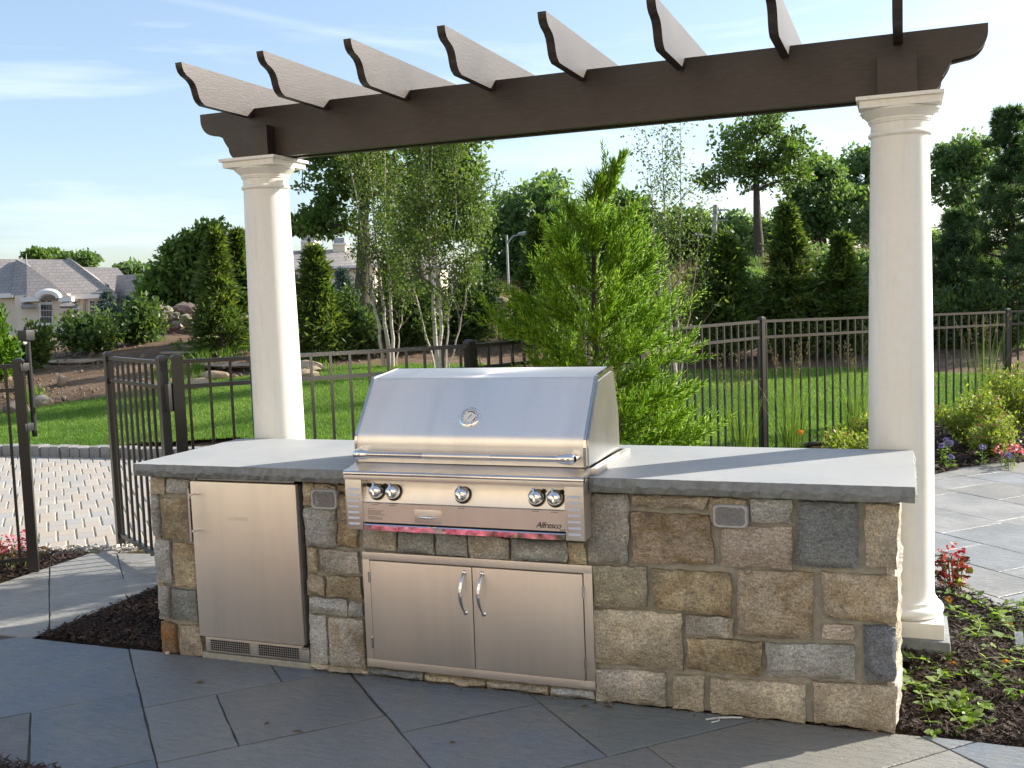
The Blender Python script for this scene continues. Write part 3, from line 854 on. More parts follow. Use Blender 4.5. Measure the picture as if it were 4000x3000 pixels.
for i, s_ in enumerate(STONES):
    q = list(s_[1:])
    if max(q[1::2]) - min(q[1::2]) < 0.012: q[1] = q[3] = 0.026
    for k in range(1, 8, 2): q[k] = min(q[k], HS - 0.003)
    stone(counter, q, SCOL[s_[0]], lambda x, d, z: (x, 0.006 - d, z), 100 + i)
# the two ends of the wall
rs = random.Random(11)
for side_, x_ in (('r', WALL_W), ('l', 0.0)):
    z = 0.004; row = 0
    while z < 0.80:
        h = rs.choice([0.15, 0.19, 0.24]); z1 = min(z + h, HS - 0.004)
        if HS - z1 < 0.08: z1 = HS - 0.004
        y = 0.002
        while y < DEPTH - 0.02:
            w = rs.uniform(0.18, 0.36); y1 = min(y + w, DEPTH)
            if DEPTH - y1 < 0.1: y1 = DEPTH
            nm = rs.choice(['tan', 'buff', 'grey', 'pale', 'greytan', 'pink'])
            if side_ == 'r':
                stone(counter, [y + 0.002, z1 - 0.008, y1 - 0.008, z1 - 0.008, y1 - 0.008, z + 0.006, y + 0.002, z + 0.006], SCOL[nm], lambda a, d, zz: (WALL_W - 0.014 + d, a, zz), rs.randrange(9999), 0.010)
            else:
                stone(counter, [y1 - 0.008, z1 - 0.008, y + 0.002, z1 - 0.008, y + 0.002, z + 0.006, y1 - 0.008, z + 0.006], SCOL[nm], lambda a, d, zz: (0.010 - d, a, zz), rs.randrange(9999), 0.016)
            y = y1
        z = z1

# ---- countertop: thermal finish above, rock-faced edge
def countertop(poly, rough_edges, name='countertop'):
    """poly counter-clockwise; rough_edges: indices of edges i -> i+1 that are rock-faced"""
    rs = random.Random(len(poly) * 7 + int(poly[0][0] * 100)); outer = []; lower = []; mid = []
    n = len(poly)
    for i in range(n):
        p = Vector(poly[i]); q = Vector(poly[(i + 1) % n]); L = (q - p).length
        k = max(1, int(L / 0.022)) if i in rough_edges else 1
        nn = Vector(((q - p).y, -(q - p).x)).normalized()
        for j in range(k):
            w = p.lerp(q, j / k)
            r1 = rs.uniform(-0.004, 0.002) if i in rough_edges and j else 0
            ro = i in rough_edges
            outer.append((w + nn * r1)); mid.append(w + nn * ((rs.uniform(0.004, 0.014)) if ro and j else 0.002)); lower.append(w + nn * ((rs.uniform(-0.012, 0.002)) if ro and j else 0))
    n = len(outer); zt = 0.92; zb = 0.862
    inn = outer
    V = [(p.x, p.y, zb) for p in lower] + [(p.x, p.y, zb + 0.026 + rs.uniform(-.008, .008)) for p in mid] + [(p.x, p.y, zt) for p in outer]
    F = [tuple(range(n - 1, -1, -1))] + [(i, (i + 1) % n, n + (i + 1) % n, n + i) for i in range(n)] + [(n + i, n + (i + 1) % n, 2 * n + (i + 1) % n, 2 * n + i) for i in range(n)] + [tuple(range(2 * n, 3 * n))]
    me = bpy.data.meshes.new(name); me.from_pydata(V, [], F); me.update()
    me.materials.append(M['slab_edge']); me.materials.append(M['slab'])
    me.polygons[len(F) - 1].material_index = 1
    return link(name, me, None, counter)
countertop([(-0.055, -0.05), (1.098, -0.05), (1.098, 0.80), (0.05, 0.80), (-0.055, 0.755)], (0, 3, 4))
countertop([(2.168, -0.05), (3.359, -0.05), (3.359, 0.80), (2.168, 0.80)], (0, 1))
countertop([(1.101, 0.552), (2.165, 0.552), (2.165, 0.80), (1.101, 0.80)], ())
# ================================================================ stainless steel
def m_steel(name, rot=(0, 0, 0), rough=0.30, tint=(0.60, 0.585, 0.56), streak=(1, 1, 60), smudge=0.10):
    t = NT(name); g = t.geo()
    s_ = t.noise(t.mapv(g, streak), 12, 5, 0.7)
    sm = t.noise(g, 5, 4, 0.6, 0.4)
    sv = t.noise(t.mapv(g, (3.0, 1.0, 0.25)), 2.2, 4, 0.6, 0.3)
    c = t.mix(0.14, tint, t.ramp(s_, [(0.3, 0.65), (0.7, 1.15)]), 'MULTIPLY')
    c = t.mix(0.35, c, t.ramp(sv, [(0.3, (0.74, 0.72, 0.70)), (0.55, (1.0, 0.98, 0.96)), (0.72, (1.08, 1.02, 1.0))]), 'MULTIPLY')  # broad vertical tint bands: smudges plus soft pinkish reflections painted into the colour
    rr = t.math('ADD', t.math('MULTIPLY', s_, 0.10), t.math('ADD', t.math('MULTIPLY', sm, smudge), rough - 0.10))
    t.set(color=c, rough=rr, metal=1.0)
    t.b.inputs['Anisotropic'].default_value = 0.5
    t.bump(s_, 0.02, 0.001)
    return t.m
M['steel_h'] = m_steel('brushed_steel_horizontal', streak=(0.6, 0.6, 70), rough=0.38, tint=(0.84, 0.79, 0.73))
M['steel_v'] = m_steel('brushed_steel_vertical', streak=(70, 1, 0.6), rough=0.48, tint=(0.90, 0.82, 0.735))
M['steel_hood'] = m_steel('brushed_steel_hood', streak=(0.6, 40, 40), rough=0.46, tint=(0.93, 0.88, 0.82), smudge=0.06)
t = NT('chrome'); g = t.geo()
t.set(color=(0.78, 0.78, 0.78), metal=1.0, rough=t.ramp(t.noise(g, 60, 3), [(0.3, 0.03), (0.8, 0.09)])); M['chrome'] = t.m
M['steel_side'] = m_steel('brushed_steel_side', streak=(1, 40, 1), rough=0.30, tint=(0.62, 0.62, 0.60))
M['steel_edge'] = m_steel('polished_steel_edge', rough=0.14, tint=(0.68, 0.67, 0.66), smudge=0.04)
M['black_plastic'] = m_plain('black_plastic', (0.012, 0.012, 0.012), 0.45)
M['dark_gap'] = m_plain('recess_shade', (0.008, 0.008, 0.008), 0.8)  # near-black colour stands in for the shade inside gaps and openings
M['print'] = m_plain('dark_printing', (0.03, 0.027, 0.025), 0.6)
M['logo_black'] = m_plain('logo_black', (0.015, 0.014, 0.013), 0.35)
M['gauge_white'] = m_plain('gauge_dial', (0.72, 0.72, 0.70), 0.5, var=0.04)
M['gauge_red'] = m_plain('gauge_red', (0.35, 0.02, 0.02), 0.5)

def text(name, body, loc, size, mat, parent, rot=(90, 0, 0), shear=0.0, ext=0.0006, space=1.0):
    cu = bpy.data.curves.new(name, 'FONT'); cu.body = body; cu.size = size; cu.shear = shear; cu.extrude = ext; cu.space_character = space
    cu.materials.append(mat)
    o = bpy.data.objects.new(name, cu); COL.objects.link(o)
    o.location = loc; o.rotation_euler = [R(a) for a in rot]
    bpy.context.view_layer.update()
    me = bpy.data.meshes.new_from_object(o.evaluated_get(bpy.context.evaluated_depsgraph_get()))
    me.transform(Matrix.LocRotScale(o.location, o.rotation_euler, None))
    bpy.data.objects.remove(o); bpy.data.curves.remove(cu)
    me.name = name
    return link(name, me, mat, parent)

# ================================================================ fridge
M['gasket'] = m_plain('grey_gasket', (0.11, 0.11, 0.11), 0.6)
fridge = empty('undercounter_fridge', (0.53, 0.25, 0.03), 'stainless undercounter fridge with bar handle and vent grille, left in the counter', 'fridge')
MB().box(0.262, 0.818, 0.0, 0.58, 0.03, 0.842).build('cabinet', M['dark_gap'], fridge)
MB().box(0.246, 0.811, -0.028, -0.004, 0.112, 0.842, 0.003).build('door', M['steel_v'], fridge, smooth=40)
MB().box(0.8115, 0.820, -0.020, 0.01, 0.118, 0.838).build('door_gasket', M['gasket'], fridge)
d_ = [o for o in fridge.children if o.name.startswith('door')][0]
hd = MB().tube([(0.268, -0.078, 0.574), (0.268, -0.078, 0.820)], 0.0065, 14).build('handle', M['steel_edge'], fridge, smooth=40)
MB().tube([(0.268, -0.027, 0.785), (0.268, -0.078, 0.785)], 0.0055, 10).build('handle_post', M['steel_edge'], hd, smooth=40)
MB().tube([(0.268, -0.027, 0.615), (0.268, -0.078, 0.615)], 0.0055, 10).build('handle_post', M['steel_edge'], hd, smooth=40)
text('brand_lettering', 'LIEBHERR', (0.438, -0.0286, 0.668), 0.026, M['steel_v'], d_, ext=0.0008, space=1.05)
# film triangles left on the corners
kick = MB().box(0.266, 0.826, -0.012, 0.004, 0.034, 0.104, 0.002).build('kick_plate', M['steel_h'], fridge, smooth=40)
for x0 in (0.296, 0.560):
    MB().box(x0, x0 + 0.212, -0.0132, -0.0125, 0.043, 0.095).build('vent_shade', M['dark_gap'], kick)  # dark sheet on the plate, drawn as the shade behind the grille
    mb = MB()
    for i in range(19):
        x = x0 + i * 0.212 / 18; mb.box(x - 0.0016, x + 0.0016, -0.0152, -0.0136, 0.043, 0.095)
    for j in range(6):
        z = 0.043 + j * 0.052 / 5; mb.box(x0, x0 + 0.212, -0.0168, -0.0154, z - 0.0014, z + 0.0014)
    mb.build('vent_grille', M['steel_h'], kick)
MB().box(0.800, 0.828, -0.03, -0.014, 0.094, 0.106, 0.002).build('hinge', M['steel_edge'], fridge, smooth=40)
MB().box(0.27, 0.79, -0.006, 0.003, 0.846, 0.853).build('top_trim', M['steel_edge'], fridge)

# ================================================================ access doors
acc = empty('access_doors', (1.64, 0.0, 0.045), 'double stainless access doors with curved chrome handles below the grill', 'cabinet doors')
fx0, fx1, fz0, fz1 = 1.122, 2.160, 0.046, 0.557
ox0, ox1, oz0, oz1 = 1.157, 2.124, 0.081, 0.524
mb = MB()
mb.box(fx0, fx1, -0.016, 0.005, oz1, fz1, 0.002).box(fx0, fx1, -0.016, 0.005, fz0, oz0, 0.002)
mb.box(fx0, ox0, -0.0155, 0.005, oz0 - 0.002, oz1 + 0.002, 0.0015).box(ox1, fx1, -0.0155, 0.005, oz0 - 0.002, oz1 + 0.002, 0.0015)
mb.build('frame', M['steel_v'], acc, smooth=40)
MB().box(ox0, ox1, 0.002, 0.006, oz0, oz1).build('opening_shade', M['dark_gap'], acc)  # black backing sheet, painting the shade between and around the doors
for k, (x0, x1, hx) in enumerate(((ox0 + 0.004, 1.638, 1.605), (1.6425, ox1 - 0.004, 1.687))):
    dr = MB().box(x0, x1, -0.020, -0.002, oz0 + 0.002, oz1 - 0.0045, 0.0022).build('door', M['steel_v'], acc, smooth=40)
    pts = []; rad_ = []
    for i in range(13):
        s_ = i / 12; z = 0.495 - s_ * 0.17; y = -0.024 - 0.038 * math.sin(math.pi * s_) ** 0.8
        pts.append((hx - 0.004 * math.sin(math.pi * s_), y, z)); rad_.append(0.0045 + 0.0045 * math.sin(math.pi * min(1, s_ * 1.15)) ** 0.7)
    h_ = MB().tube(pts, rad_, 12).build('handle', M['chrome'], dr, smooth=60)
    for z in (0.495, 0.325):
        MB().lathe([(0.0115, 0.0), (0.0115, 0.003), (0.008, 0.006), (0.004, 0.008)], (hx, -0.0195, z), 20, 'y').build('handle_rose', M['chrome'], dr, smooth=50)
    hxx = 1.155 if k == 0 else 2.122
    for z in (0.448, 0.156):
        MB().tube([(hxx, -0.021, z - 0.024), (hxx, -0.021, z + 0.024)], 0.0045, 10).build('hinge', M['steel_edge'], dr, smooth=40)
M['decal_white'] = m_plain('white_decal', (0.75, 0.75, 0.75), 0.5)
text('brand_decal', 'Alfresco', (2.100, -0.0165, 0.058), 0.017, M['decal_white'], acc, shear=0.35, ext=0.0003)

# ================================================================ grill
grill = empty('gas_grill', (1.64, 0.2, 0.66), 'large built-in stainless gas grill with closed hood, knobs and Alfresco logo', 'grill')
HX0, HX1 = 1.106, 2.148
hprof = [(0.0, 0.950), (0.0, 1.030)]
for i in range(7):      # rounded lower knee
    a = i / 6 * R(37.5); hprof.append((0.075 - 0.075 * math.cos(a), 1.030 + 0.075 * math.sin(a)))
p_ = hprof[-1]; L = (1.288 - p_[1]) / math.cos(R(37.5)) ; hprof.append((p_[0] + L * math.sin(R(37.5)), 1.288))
q_ = hprof[-1]
for i in range(1, 6):   # rounded upper knee
    a = R(37.5) + i / 5 * R(46); r_ = 0.022
    hprof.append((q_[0] + r_ * (math.sin(a - R(37.5)) * math.sin(R(37.5)) + (1 - math.cos(a - R(37.5))) * math.cos(R(37.5))), q_[1] + r_ * (math.sin(a - R(37.5)) * math.cos(R(37.5)) - (1 - math.cos(a - R(37.5))) * math.sin(R(37.5)))))
w_ = hprof[-1]
hprof += [(0.405, w_[1] + (0.405 - w_[0]) * 0.115), (0.425, w_[1] + (0.405 - w_[0]) * 0.115 - 0.004), (0.452, 1.255), (0.468, 1.185), (0.492, 1.150), (0.500, 1.09), (0.503, 0.958)]
hood = MB().prism_x(hprof, HX0 + 0.012, HX1 - 0.012).build('hood', M['steel_hood'], grill, smooth=35)
for (x0, x1) in ((HX0, HX0 + 0.0125), (HX1 - 0.0125, HX1)):
    pr = [(a - 0.004 if a < 0.25 else a + 0.003, b + 0.004 if 0.1 < a < 0.43 else b) for a, b in hprof]
    MB().prism_x(pr, x0, x1).build('hood_side_trim', M['steel_edge'], hood, smooth=35)
# thin side panel on the right, seen edge-on
sp = [(a * 0.93 + 0.02, 0.955 + (b - 0.955) * 0.95) for a, b in hprof]
MB().prism_x(sp, HX1 + 0.0002, HX1 + 0.004).build('hood_side_panel', M['steel_side'], hood, smooth=35)
MB().prism_x(sp, HX0 - 0.004, HX0 - 0.0002).build('hood_side_panel', M['steel_side'], hood, smooth=35)
# thermometer on the sloping face
nrm_ = Vector((0, -math.cos(R(37.5)), math.sin(R(37.5)))); cen = Vector((1.624, 0.0, 0.0))
p0 = Vector(hprof[8]); 
tz = 1.138; ty = p0.x + (tz - p0.y) * math.tan(R(37.5)); cen = Vector((1.624, ty, tz))
def on_slope(mb, name, mat, parent, smooth=40):
    o = mb.build(name, mat, parent, smooth)
    q = nrm_.to_track_quat('Z', 'Y')
    for v in o.data.vertices: v.co = cen + q @ (v.co * 1.15)
    o.data.update(); return o
th = on_slope(MB().lathe([(0.040, -0.001), (0.0405, 0.004), (0.037, 0.007), (0.031, 0.0075), (0.030, 0.0035), (0.0, 0.0035)], (0, 0, 0), 40, caps=False), 'thermometer', M['chrome'], grill)
on_slope(MB().lathe([(0.0295, 0.0036), (0.0295, 0.0042), (0.0, 0.0042)], (0, 0, 0), 32, caps=False), 'dial', M['gauge_white'], th)
mb = MB()
for i in range(9):
    a = R(-210 + i * 30); mb.add([(0.027 * math.cos(a + s) * rr, 0.027 * math.sin(a + s) * rr, 0.0045) for s, rr in ((-0.05, 1), (0.05, 1), (0.05, 0.78), (-0.05, 0.78))], [(0, 1, 2, 3)])
for i in range(14):
    a0 = R(35 + i * 6); a1 = R(35 + (i + 1) * 6)
    mb.add([(rr * math.cos(a), rr * math.sin(a), 0.0046) for rr, a in ((0.021, a0), (0.025, a0), (0.025, a1), (0.021, a1))], [(0, 1, 2, 3)])
on_slope(mb, 'scale_marks', M['print'], th)
mb = MB()
for i in range(7):
    a0 = R(-48 + i * 6); a1 = R(-48 + (i + 1) * 6)
    mb.add([(rr * math.cos(a), rr * math.sin(a), 0.0046) for rr, a in ((0.021, a0), (0.025, a0), (0.025, a1), (0.021, a1))], [(0, 1, 2, 3)])
on_slope(mb, 'hot_zone', M['gauge_red'], th)
nd = MB(); a = R(-122); dx, dy = math.cos(a), math.sin(a)
nd.add([(-dx * 0.012 - dy * 0.0018, -dy * 0.012 + dx * 0.0018, 0.0052), (-dx * 0.012 + dy * 0.0018, -dy * 0.012 - dx * 0.0018, 0.0052), (dx * 0.024, dy * 0.024, 0.0052)], [(0, 1, 2)])
on_slope(nd, 'needle', M['print'], th)
# handle
hb = MB().tube([(1.135, -0.062, 0.992), (2.118, -0.062, 0.992)], 0.0130, 20).build('hood_handle', M['steel_edge'], grill, smooth=40)
MB().tube([(1.46, -0.062, 0.992), (1.765, -0.062, 0.992)], 0.0138, 20).build('knurled_grip', M['steel_h'], hb, smooth=40)
for x, s_ in ((1.150, 1), (2.100, -1)):
    mb = MB()
    mb.tube([(x - s_ * 0.018, -0.060, 0.992), (x - s_ * 0.012, -0.060, 0.992), (x, -0.060, 0.992), (x + s_ * 0.02, -0.061, 0.992), (x + s_ * 0.05, -0.062, 0.992), (x + s_ * 0.056, -0.062, 0.992)], [0.010, 0.0195, 0.0225, 0.0215, 0.0165, 0.0145], 20)
    mb.tube([(x - s_ * 0.004, -0.055, 0.992), (x - s_ * 0.006, -0.030, 0.993), (x - s_ * 0.006, 0.003, 0.994)], [0.020, 0.021, 0.024], 20)
    mb.build('handle_bracket', M['chrome'], hb, smooth=60)
# deck, lip and control box
fire = MB()
fire.prism_x([(-0.112, 0.912), (-0.112, 0.922), (-0.104, 0.930), (-0.03, 0.935), (0.0, 0.948), (0.50, 0.948), (0.50, 0.70), (-0.03, 0.70), (-0.05, 0.905)], 1.104, 2.164)
fire.build('firebox', M['steel_h'], grill, smooth=40)
MB().tube([(1.110, -0.106, 0.918), (2.168, -0.106, 0.918)], 0.0125, 16).build('front_lip', M['steel_edge'], grill, smooth=40)
MB().box(1.110, 2.167, -0.117, -0.05, 0.893, 0.914, 0.002).build('lip_apron', M['steel_h'], grill, smooth=40)
# flange on the counter
MB().box(2.149, 2.190, 0.0, 0.53, 0.9205, 0.948, 0.002).build('side_flange', M['steel_h'], grill, smooth=40)
MB().box(1.076, 1.104, 0.0, 0.53, 0.9205, 0.930, 0.002).build('side_flange', M['steel_h'], grill, smooth=40)
for (x0, x1) in ((1.112, 1.190), (2.087, 2.165)):
    pl = MB().box(x0, x1, -0.112, 0.0, 0.679, 0.893, 0.003).build('side_pillar', M['steel_h'], grill, smooth=40)
    for i in range(7):
        z = 0.852 - i * 0.0246; xm = (x0 + x1) / 2 - 0.001
        MB().add([(xm - 0.027, -0.1125, z + 0.005), (xm + 0.027, -0.1125, z + 0.005), (xm + 0.027, -0.1125, z - 0.004), (xm - 0.027, -0.1125, z - 0.004), (xm - 0.024, -0.1185, z - 0.0035), (xm + 0.024, -0.1185, z - 0.0035)],
                 [(0, 4, 5, 1), (3, 2, 5, 4), (0, 3, 4), (1, 5, 2)]).build('louver', M['steel_h'], pl)
pan = MB().prism_x([(-0.058, 0.895), (-0.062, 0.868), (-0.098, 0.797), (-0.104, 0.793), (-0.104, 0.712), (-0.03, 0.712), (-0.03, 0.895)], 1.1905, 2.0865).build('control_panel', M['steel_h'], grill, smooth=25)
MB().box(1.1905, 2.0865, -0.09, -0.02, 0.68, 0.711).build('panel_gap_shade', M['dark_gap'], grill)  # solid near-black strip for the shade below the panel
MB().prism_x([(-0.1125, 0.701), (-0.109, 0.705), (-0.1, 0.705), (-0.1, 0.679), (-0.1125, 0.679)], 1.1925, 2.0845).build('drip_tray_front', M['chrome'], grill, smooth=20)
slope_a = math.atan2(0.036, 0.071)
kn = Vector((0, -math.cos(slope_a), math.sin(slope_a)))
kq = kn.to_track_quat('Z', 'Y')
for x in (1.250, 1.328, 1.643, 1.962, 2.041):
    z = 0.836; y = -0.062 - (0.868 - z) * 0.507
    c_ = Vector((x, y, z))
    kb = MB().lathe([(0.036, 0.0), (0.036, 0.006), (0.031, 0.010), (0.027, 0.011)], (0, 0, 0), 32)
    o = kb.build('knob', M['black_plastic'], grill, smooth=40)
    for v in o.data.vertices: v.co = c_ + kq @ v.co
    dome = MB().lathe([(0.031, 0.010), (0.0315, 0.020), (0.0290, 0.032), (0.0225, 0.041), (0.012, 0.046), (0.0, 0.047)], (0, 0, 0), 32, caps=False).build('knob_cap', M['chrome'], o, smooth=60)
    for v in dome.data.vertices: v.co = c_ + kq @ v.co
    ptr = MB().box(-0.0045, 0.0045, -0.0285, 0.0285, 0.018, 0.0485, 0.003).build('knob_grip', M['chrome'], o, smooth=40)
    qq = kq @ Matrix.Rotation(R(12), 3, 'Z').to_quaternion()
    for v in ptr.data.vertices: v.co = c_ + qq @ v.co
for x in (1.203, 1.280, 1.988, 2.064):
    o = MB().lathe([(0.0085, 0.0), (0.0085, 0.010), (0.007, 0.013), (0.0, 0.013)], (0, 0, 0), 20, caps=False).build('igniter_button', M['black_plastic'], pan, smooth=40)
    for v in o.data.vertices: v.co = Vector((x, -0.0655, 0.861)) + kq @ v.co
# drip drawer, printed notes, logo
dw = MB().box(1.431, 1.552, -0.1068, -0.103, 0.717, 0.774, 0.0015).build('drawer', M['steel_h'], grill, smooth=40)
MB().tube([(1.450, -0.108, 0.744), (1.470, -0.119, 0.7445), (1.49, -0.122, 0.745), (1.51, -0.119, 0.7445), (1.530, -0.108, 0.744)], [0.003, 0.006, 0.007, 0.006, 0.003], 10).build('drawer_pull', M['chrome'], dw, smooth=60)
mb = MB(); rs = random.Random(2)
for i in range(13):
    if i in (1, 8): continue
    z = 0.770 - i * 0.0038
    L = 0.075 * rs.uniform(0.75, 1.0) if i not in (0, 9) else 0.035
    x = 1.212
    while x < 1.212 + L:
        w = rs.uniform(0.004, 0.011); mb.add([(x, -0.1043, z), (x + w, -0.1043, z), (x + w, -0.1043, z + 0.0013), (x, -0.1043, z + 0.0013)], [(0, 1, 2, 3)]); x += w + 0.002
for xk in (1.250, 1.328, 1.643, 1.962, 2.041):
    x = xk - 0.014
    while x < xk + 0.014:
        w = rs.uniform(0.005, 0.010); mb.add([(x, -0.1043, 0.786), (x + w, -0.1043, 0.786), (x + w, -0.1043, 0.7885), (x, -0.1043, 0.7885)], [(0, 1, 2, 3)]); x += w + 0.0025
mb.build('printed_notes', M['print'], pan)
text('logo', 'Alfresco', (1.962, -0.1048, 0.7235), 0.0335, M['logo_black'], pan, shear=0.32, ext=0.0012, space=0.92)
text('logo_model', 'Lx2', (2.062, -0.1046, 0.7135), 0.0135, M['logo_black'], pan, ext=0.0006)

# ================================================================ two step lights in clear housings
t = NT('clear_plastic'); t.set(color=(0.75, 0.75, 0.77), rough=0.12, spec=0.5); t.b.inputs['Transmission Weight'].default_value = 0.75; t.b.inputs['IOR'].default_value = 1.3
t.bump(t.noise(t.geo(), 30, 2), 0.05, 0.002); M['clear'] = t.m
M['reflector'] = m_plain('lamp_reflector', (0.32, 0.31, 0.32), 0.25, metal=0.8)
def step_light(cx, cz, label):
    e = empty('step_light', (cx, 0, cz), label, 'light', 'lights set in the counter front')
    w, h = 0.134, 0.089
    def rrect(w, h, r, k=5):
        out = []
        for qx, qz, a0 in ((1, 1, 0), (-1, 1, 90), (-1, -1, 180), (1, -1, 270)):
            for i in range(k + 1):
                a = R(a0 + 90 * i / k); out.append((qx * (w / 2 - r) + r * math.cos(a), qz * (h / 2 - r) + r * math.sin(a)))
        return out
    P = rrect(w, h, 0.02)
    body = MB(); rings = [(1.0, 0.0), (1.0, -0.020), (0.985, -0.03), (0.93, -0.035)]
    n_ = len(P); vs = []
    for s_, y in rings: vs += [(cx + a * s_, y, cz + b * s_) for a, b in P]
    fs = [(r_ * n_ + i, r_ * n_ + (i + 1) % n_, (r_ + 1) * n_ + (i + 1) % n_, (r_ + 1) * n_ + i) for r_ in range(len(rings) - 1) for i in range(n_)]
    body.add(vs, fs)
    # front rim as a ring, then the lens
    P2 = [(a * 0.83, b * 0.78) for a, b in P]
    b0 = 3 * n_
    body.v += [(cx + a, -0.034, cz + b) for a, b in P2]
    body.f += [(b0 + i, b0 + (i + 1) % n_, 4 * n_ + (i + 1) % n_, 4 * n_ + i) for i in range(n_)]
    body.build('housing', M['housing'], e, smooth=40)
    ref = MB(); vs = []
    for s_, y in ((1.0, -0.030), (0.72, -0.016), (0.34, -0.006), (0.1, -0.004)):
        vs += [(cx + a * s_, y, cz + b * s_) for a, b in P2]
    ref.add(vs, [(r_ * n_ + i, r_ * n_ + (i + 1) % n_, (r_ + 1) * n_ + (i + 1) % n_, (r_ + 1) * n_ + i) for r_ in range(3) for i in range(n_)] + [tuple(3 * n_ + i for i in range(n_))])
    ref.build('reflector', M['reflector'], e, smooth=60)
    MB().tube([(cx - 0.012, -0.013, cz), (cx + 0.012, -0.013, cz)], 0.005, 10).build('bulb', M['gauge_white'], e, smooth=50)
    MB().add([(cx + a, -0.0335 - 0.003 * (1 - (a / 0.055) ** 2) if abs(a) < 0.055 else -0.0335, cz + b) for a, b in P2] , [tuple(range(n_))]).build('lens', M['clear'], e)
t = NT('smoky_housing'); t.set(color=t.ramp(t.noise(t.geo(), 25, 3), [(0.3, (0.33, 0.33, 0.35)), (0.7, (0.45, 0.45, 0.47))]), rough=0.25, spec=0.5); M['housing'] = t.m
step_light(0.956, 0.784, 'rectangular grey step light on the counter front between the fridge and the grill')
step_light(2.712, 0.784, 'rectangular grey step light on the counter front right of the grill')

# ================================================================ columns and pergola
t = NT('cream_paint'); g = t.geo(); n_ = t.noise(g, 35, 4); n2_ = t.noise(g, 1.4, 3)
t.set(color=t.mix(t.ramp(n2_, [(0.35, 0.0), (0.7, 0.5)]), t.ramp(n_, [(0.3, (0.80, 0.785, 0.73)), (0.7, (0.84, 0.825, 0.775))]), (0.75, 0.725, 0.65)), rough=0.42, spec=0.4)
st_ = t.noise(t.mapv(g, (9, 9, 0.7)), 3.0, 5, 0.65, 0.2); cc_ = t.b.inputs['Base Color'].links[0].from_socket
t.l.new(t.mix(t.ramp(st_, [(0.52, 0.0), (0.75, 0.38)]), cc_, (0.60, 0.565, 0.49)), t.b.inputs['Base Color']); t.bump(n_, 0.06, 0.002)
M['cream'] = t.m
def column(cx, label):
    cy = 0.942
    e = empty('column', (cx, cy, 0), label, 'column', 'columns carrying the pergola')
    MB().box(cx - 0.195, cx + 0.195, cy - 0.195, cy + 0.195, -0.02, 0.104, 0.012).build('footing_stone', M['slab_edge'], e, smooth=30)
    MB().box(cx - 0.171, cx + 0.171, cy - 0.171, cy + 0.171, 0.1045, 0.172, 0.003).build('plinth', M['cream'], e, smooth=30)
    pr = [(0.150, 0.1725)]
    for i in range(13):
        a = R(-90 + i * 15); pr.append((0.150 + 0.026 * math.cos(a), 0.1985 + 0.026 * math.sin(a)))
    pr += [(0.150, 0.226), (0.1495, 0.240), (0.146, 0.243), (0.141, 0.252), (0.1375, 0.268), (0.1365, 0.30)]
    MB().lathe(pr, (cx, cy, 0), 56).build('base', M['cream'], e, smooth=35)
    sh = [(0.1362, 0.299)]
    for i in range(25):
        s_ = i / 24; z = 0.30 + s_ * 1.955; r_ = 0.1362 - 0.0172 * max(0, (s_ - 0.30) / 0.70) ** 1.5; sh.append((r_, z))
    MB().lathe(sh, (cx, cy, 0), 64).build('shaft', M['cream'], e, smooth=35)
    cp = [(0.1190, 2.254)]
    for i in range(9):
        a = R(-80 + i * 20); cp.append((0.1205 + 0.009 * math.cos(a), 2.268 + 0.010 * math.sin(a)))
    cp += [(0.119, 2.281), (0.1185, 2.312), (0.124, 2.316), (0.124, 2.322), (0.129, 2.324), (0.129, 2.331)]
    for i in range(8):
        a = R(-90 + i * 12); cp.append((0.129 + 0.036 * (math.sin(a) + 1), 2.367 - 0.034 * math.cos(a - R(0)) if False else 2.333 + 0.034 * (1 - math.cos(R(i * 12)))))
    cp += [(0.160, 2.3705)]
    MB().lathe(cp, (cx, cy, 0), 64).build('capital', M['cream'], e, smooth=35)
    MB().box(cx - 0.158, cx + 0.158, cy - 0.158, cy + 0.158, 2.371, 2.402, 0.002).build('abacus', M['cream'], e, smooth=30)
    MB().box(cx - 0.172, cx + 0.172, cy - 0.172, cy + 0.172, 2.4022, 2.418, 0.002).build('abacus_cap', M['cream'], e, smooth=30)
column(0.096, 'round cream column carrying the left end of the pergola beam')
column(3.311, 'round cream column at the right end of the counter')

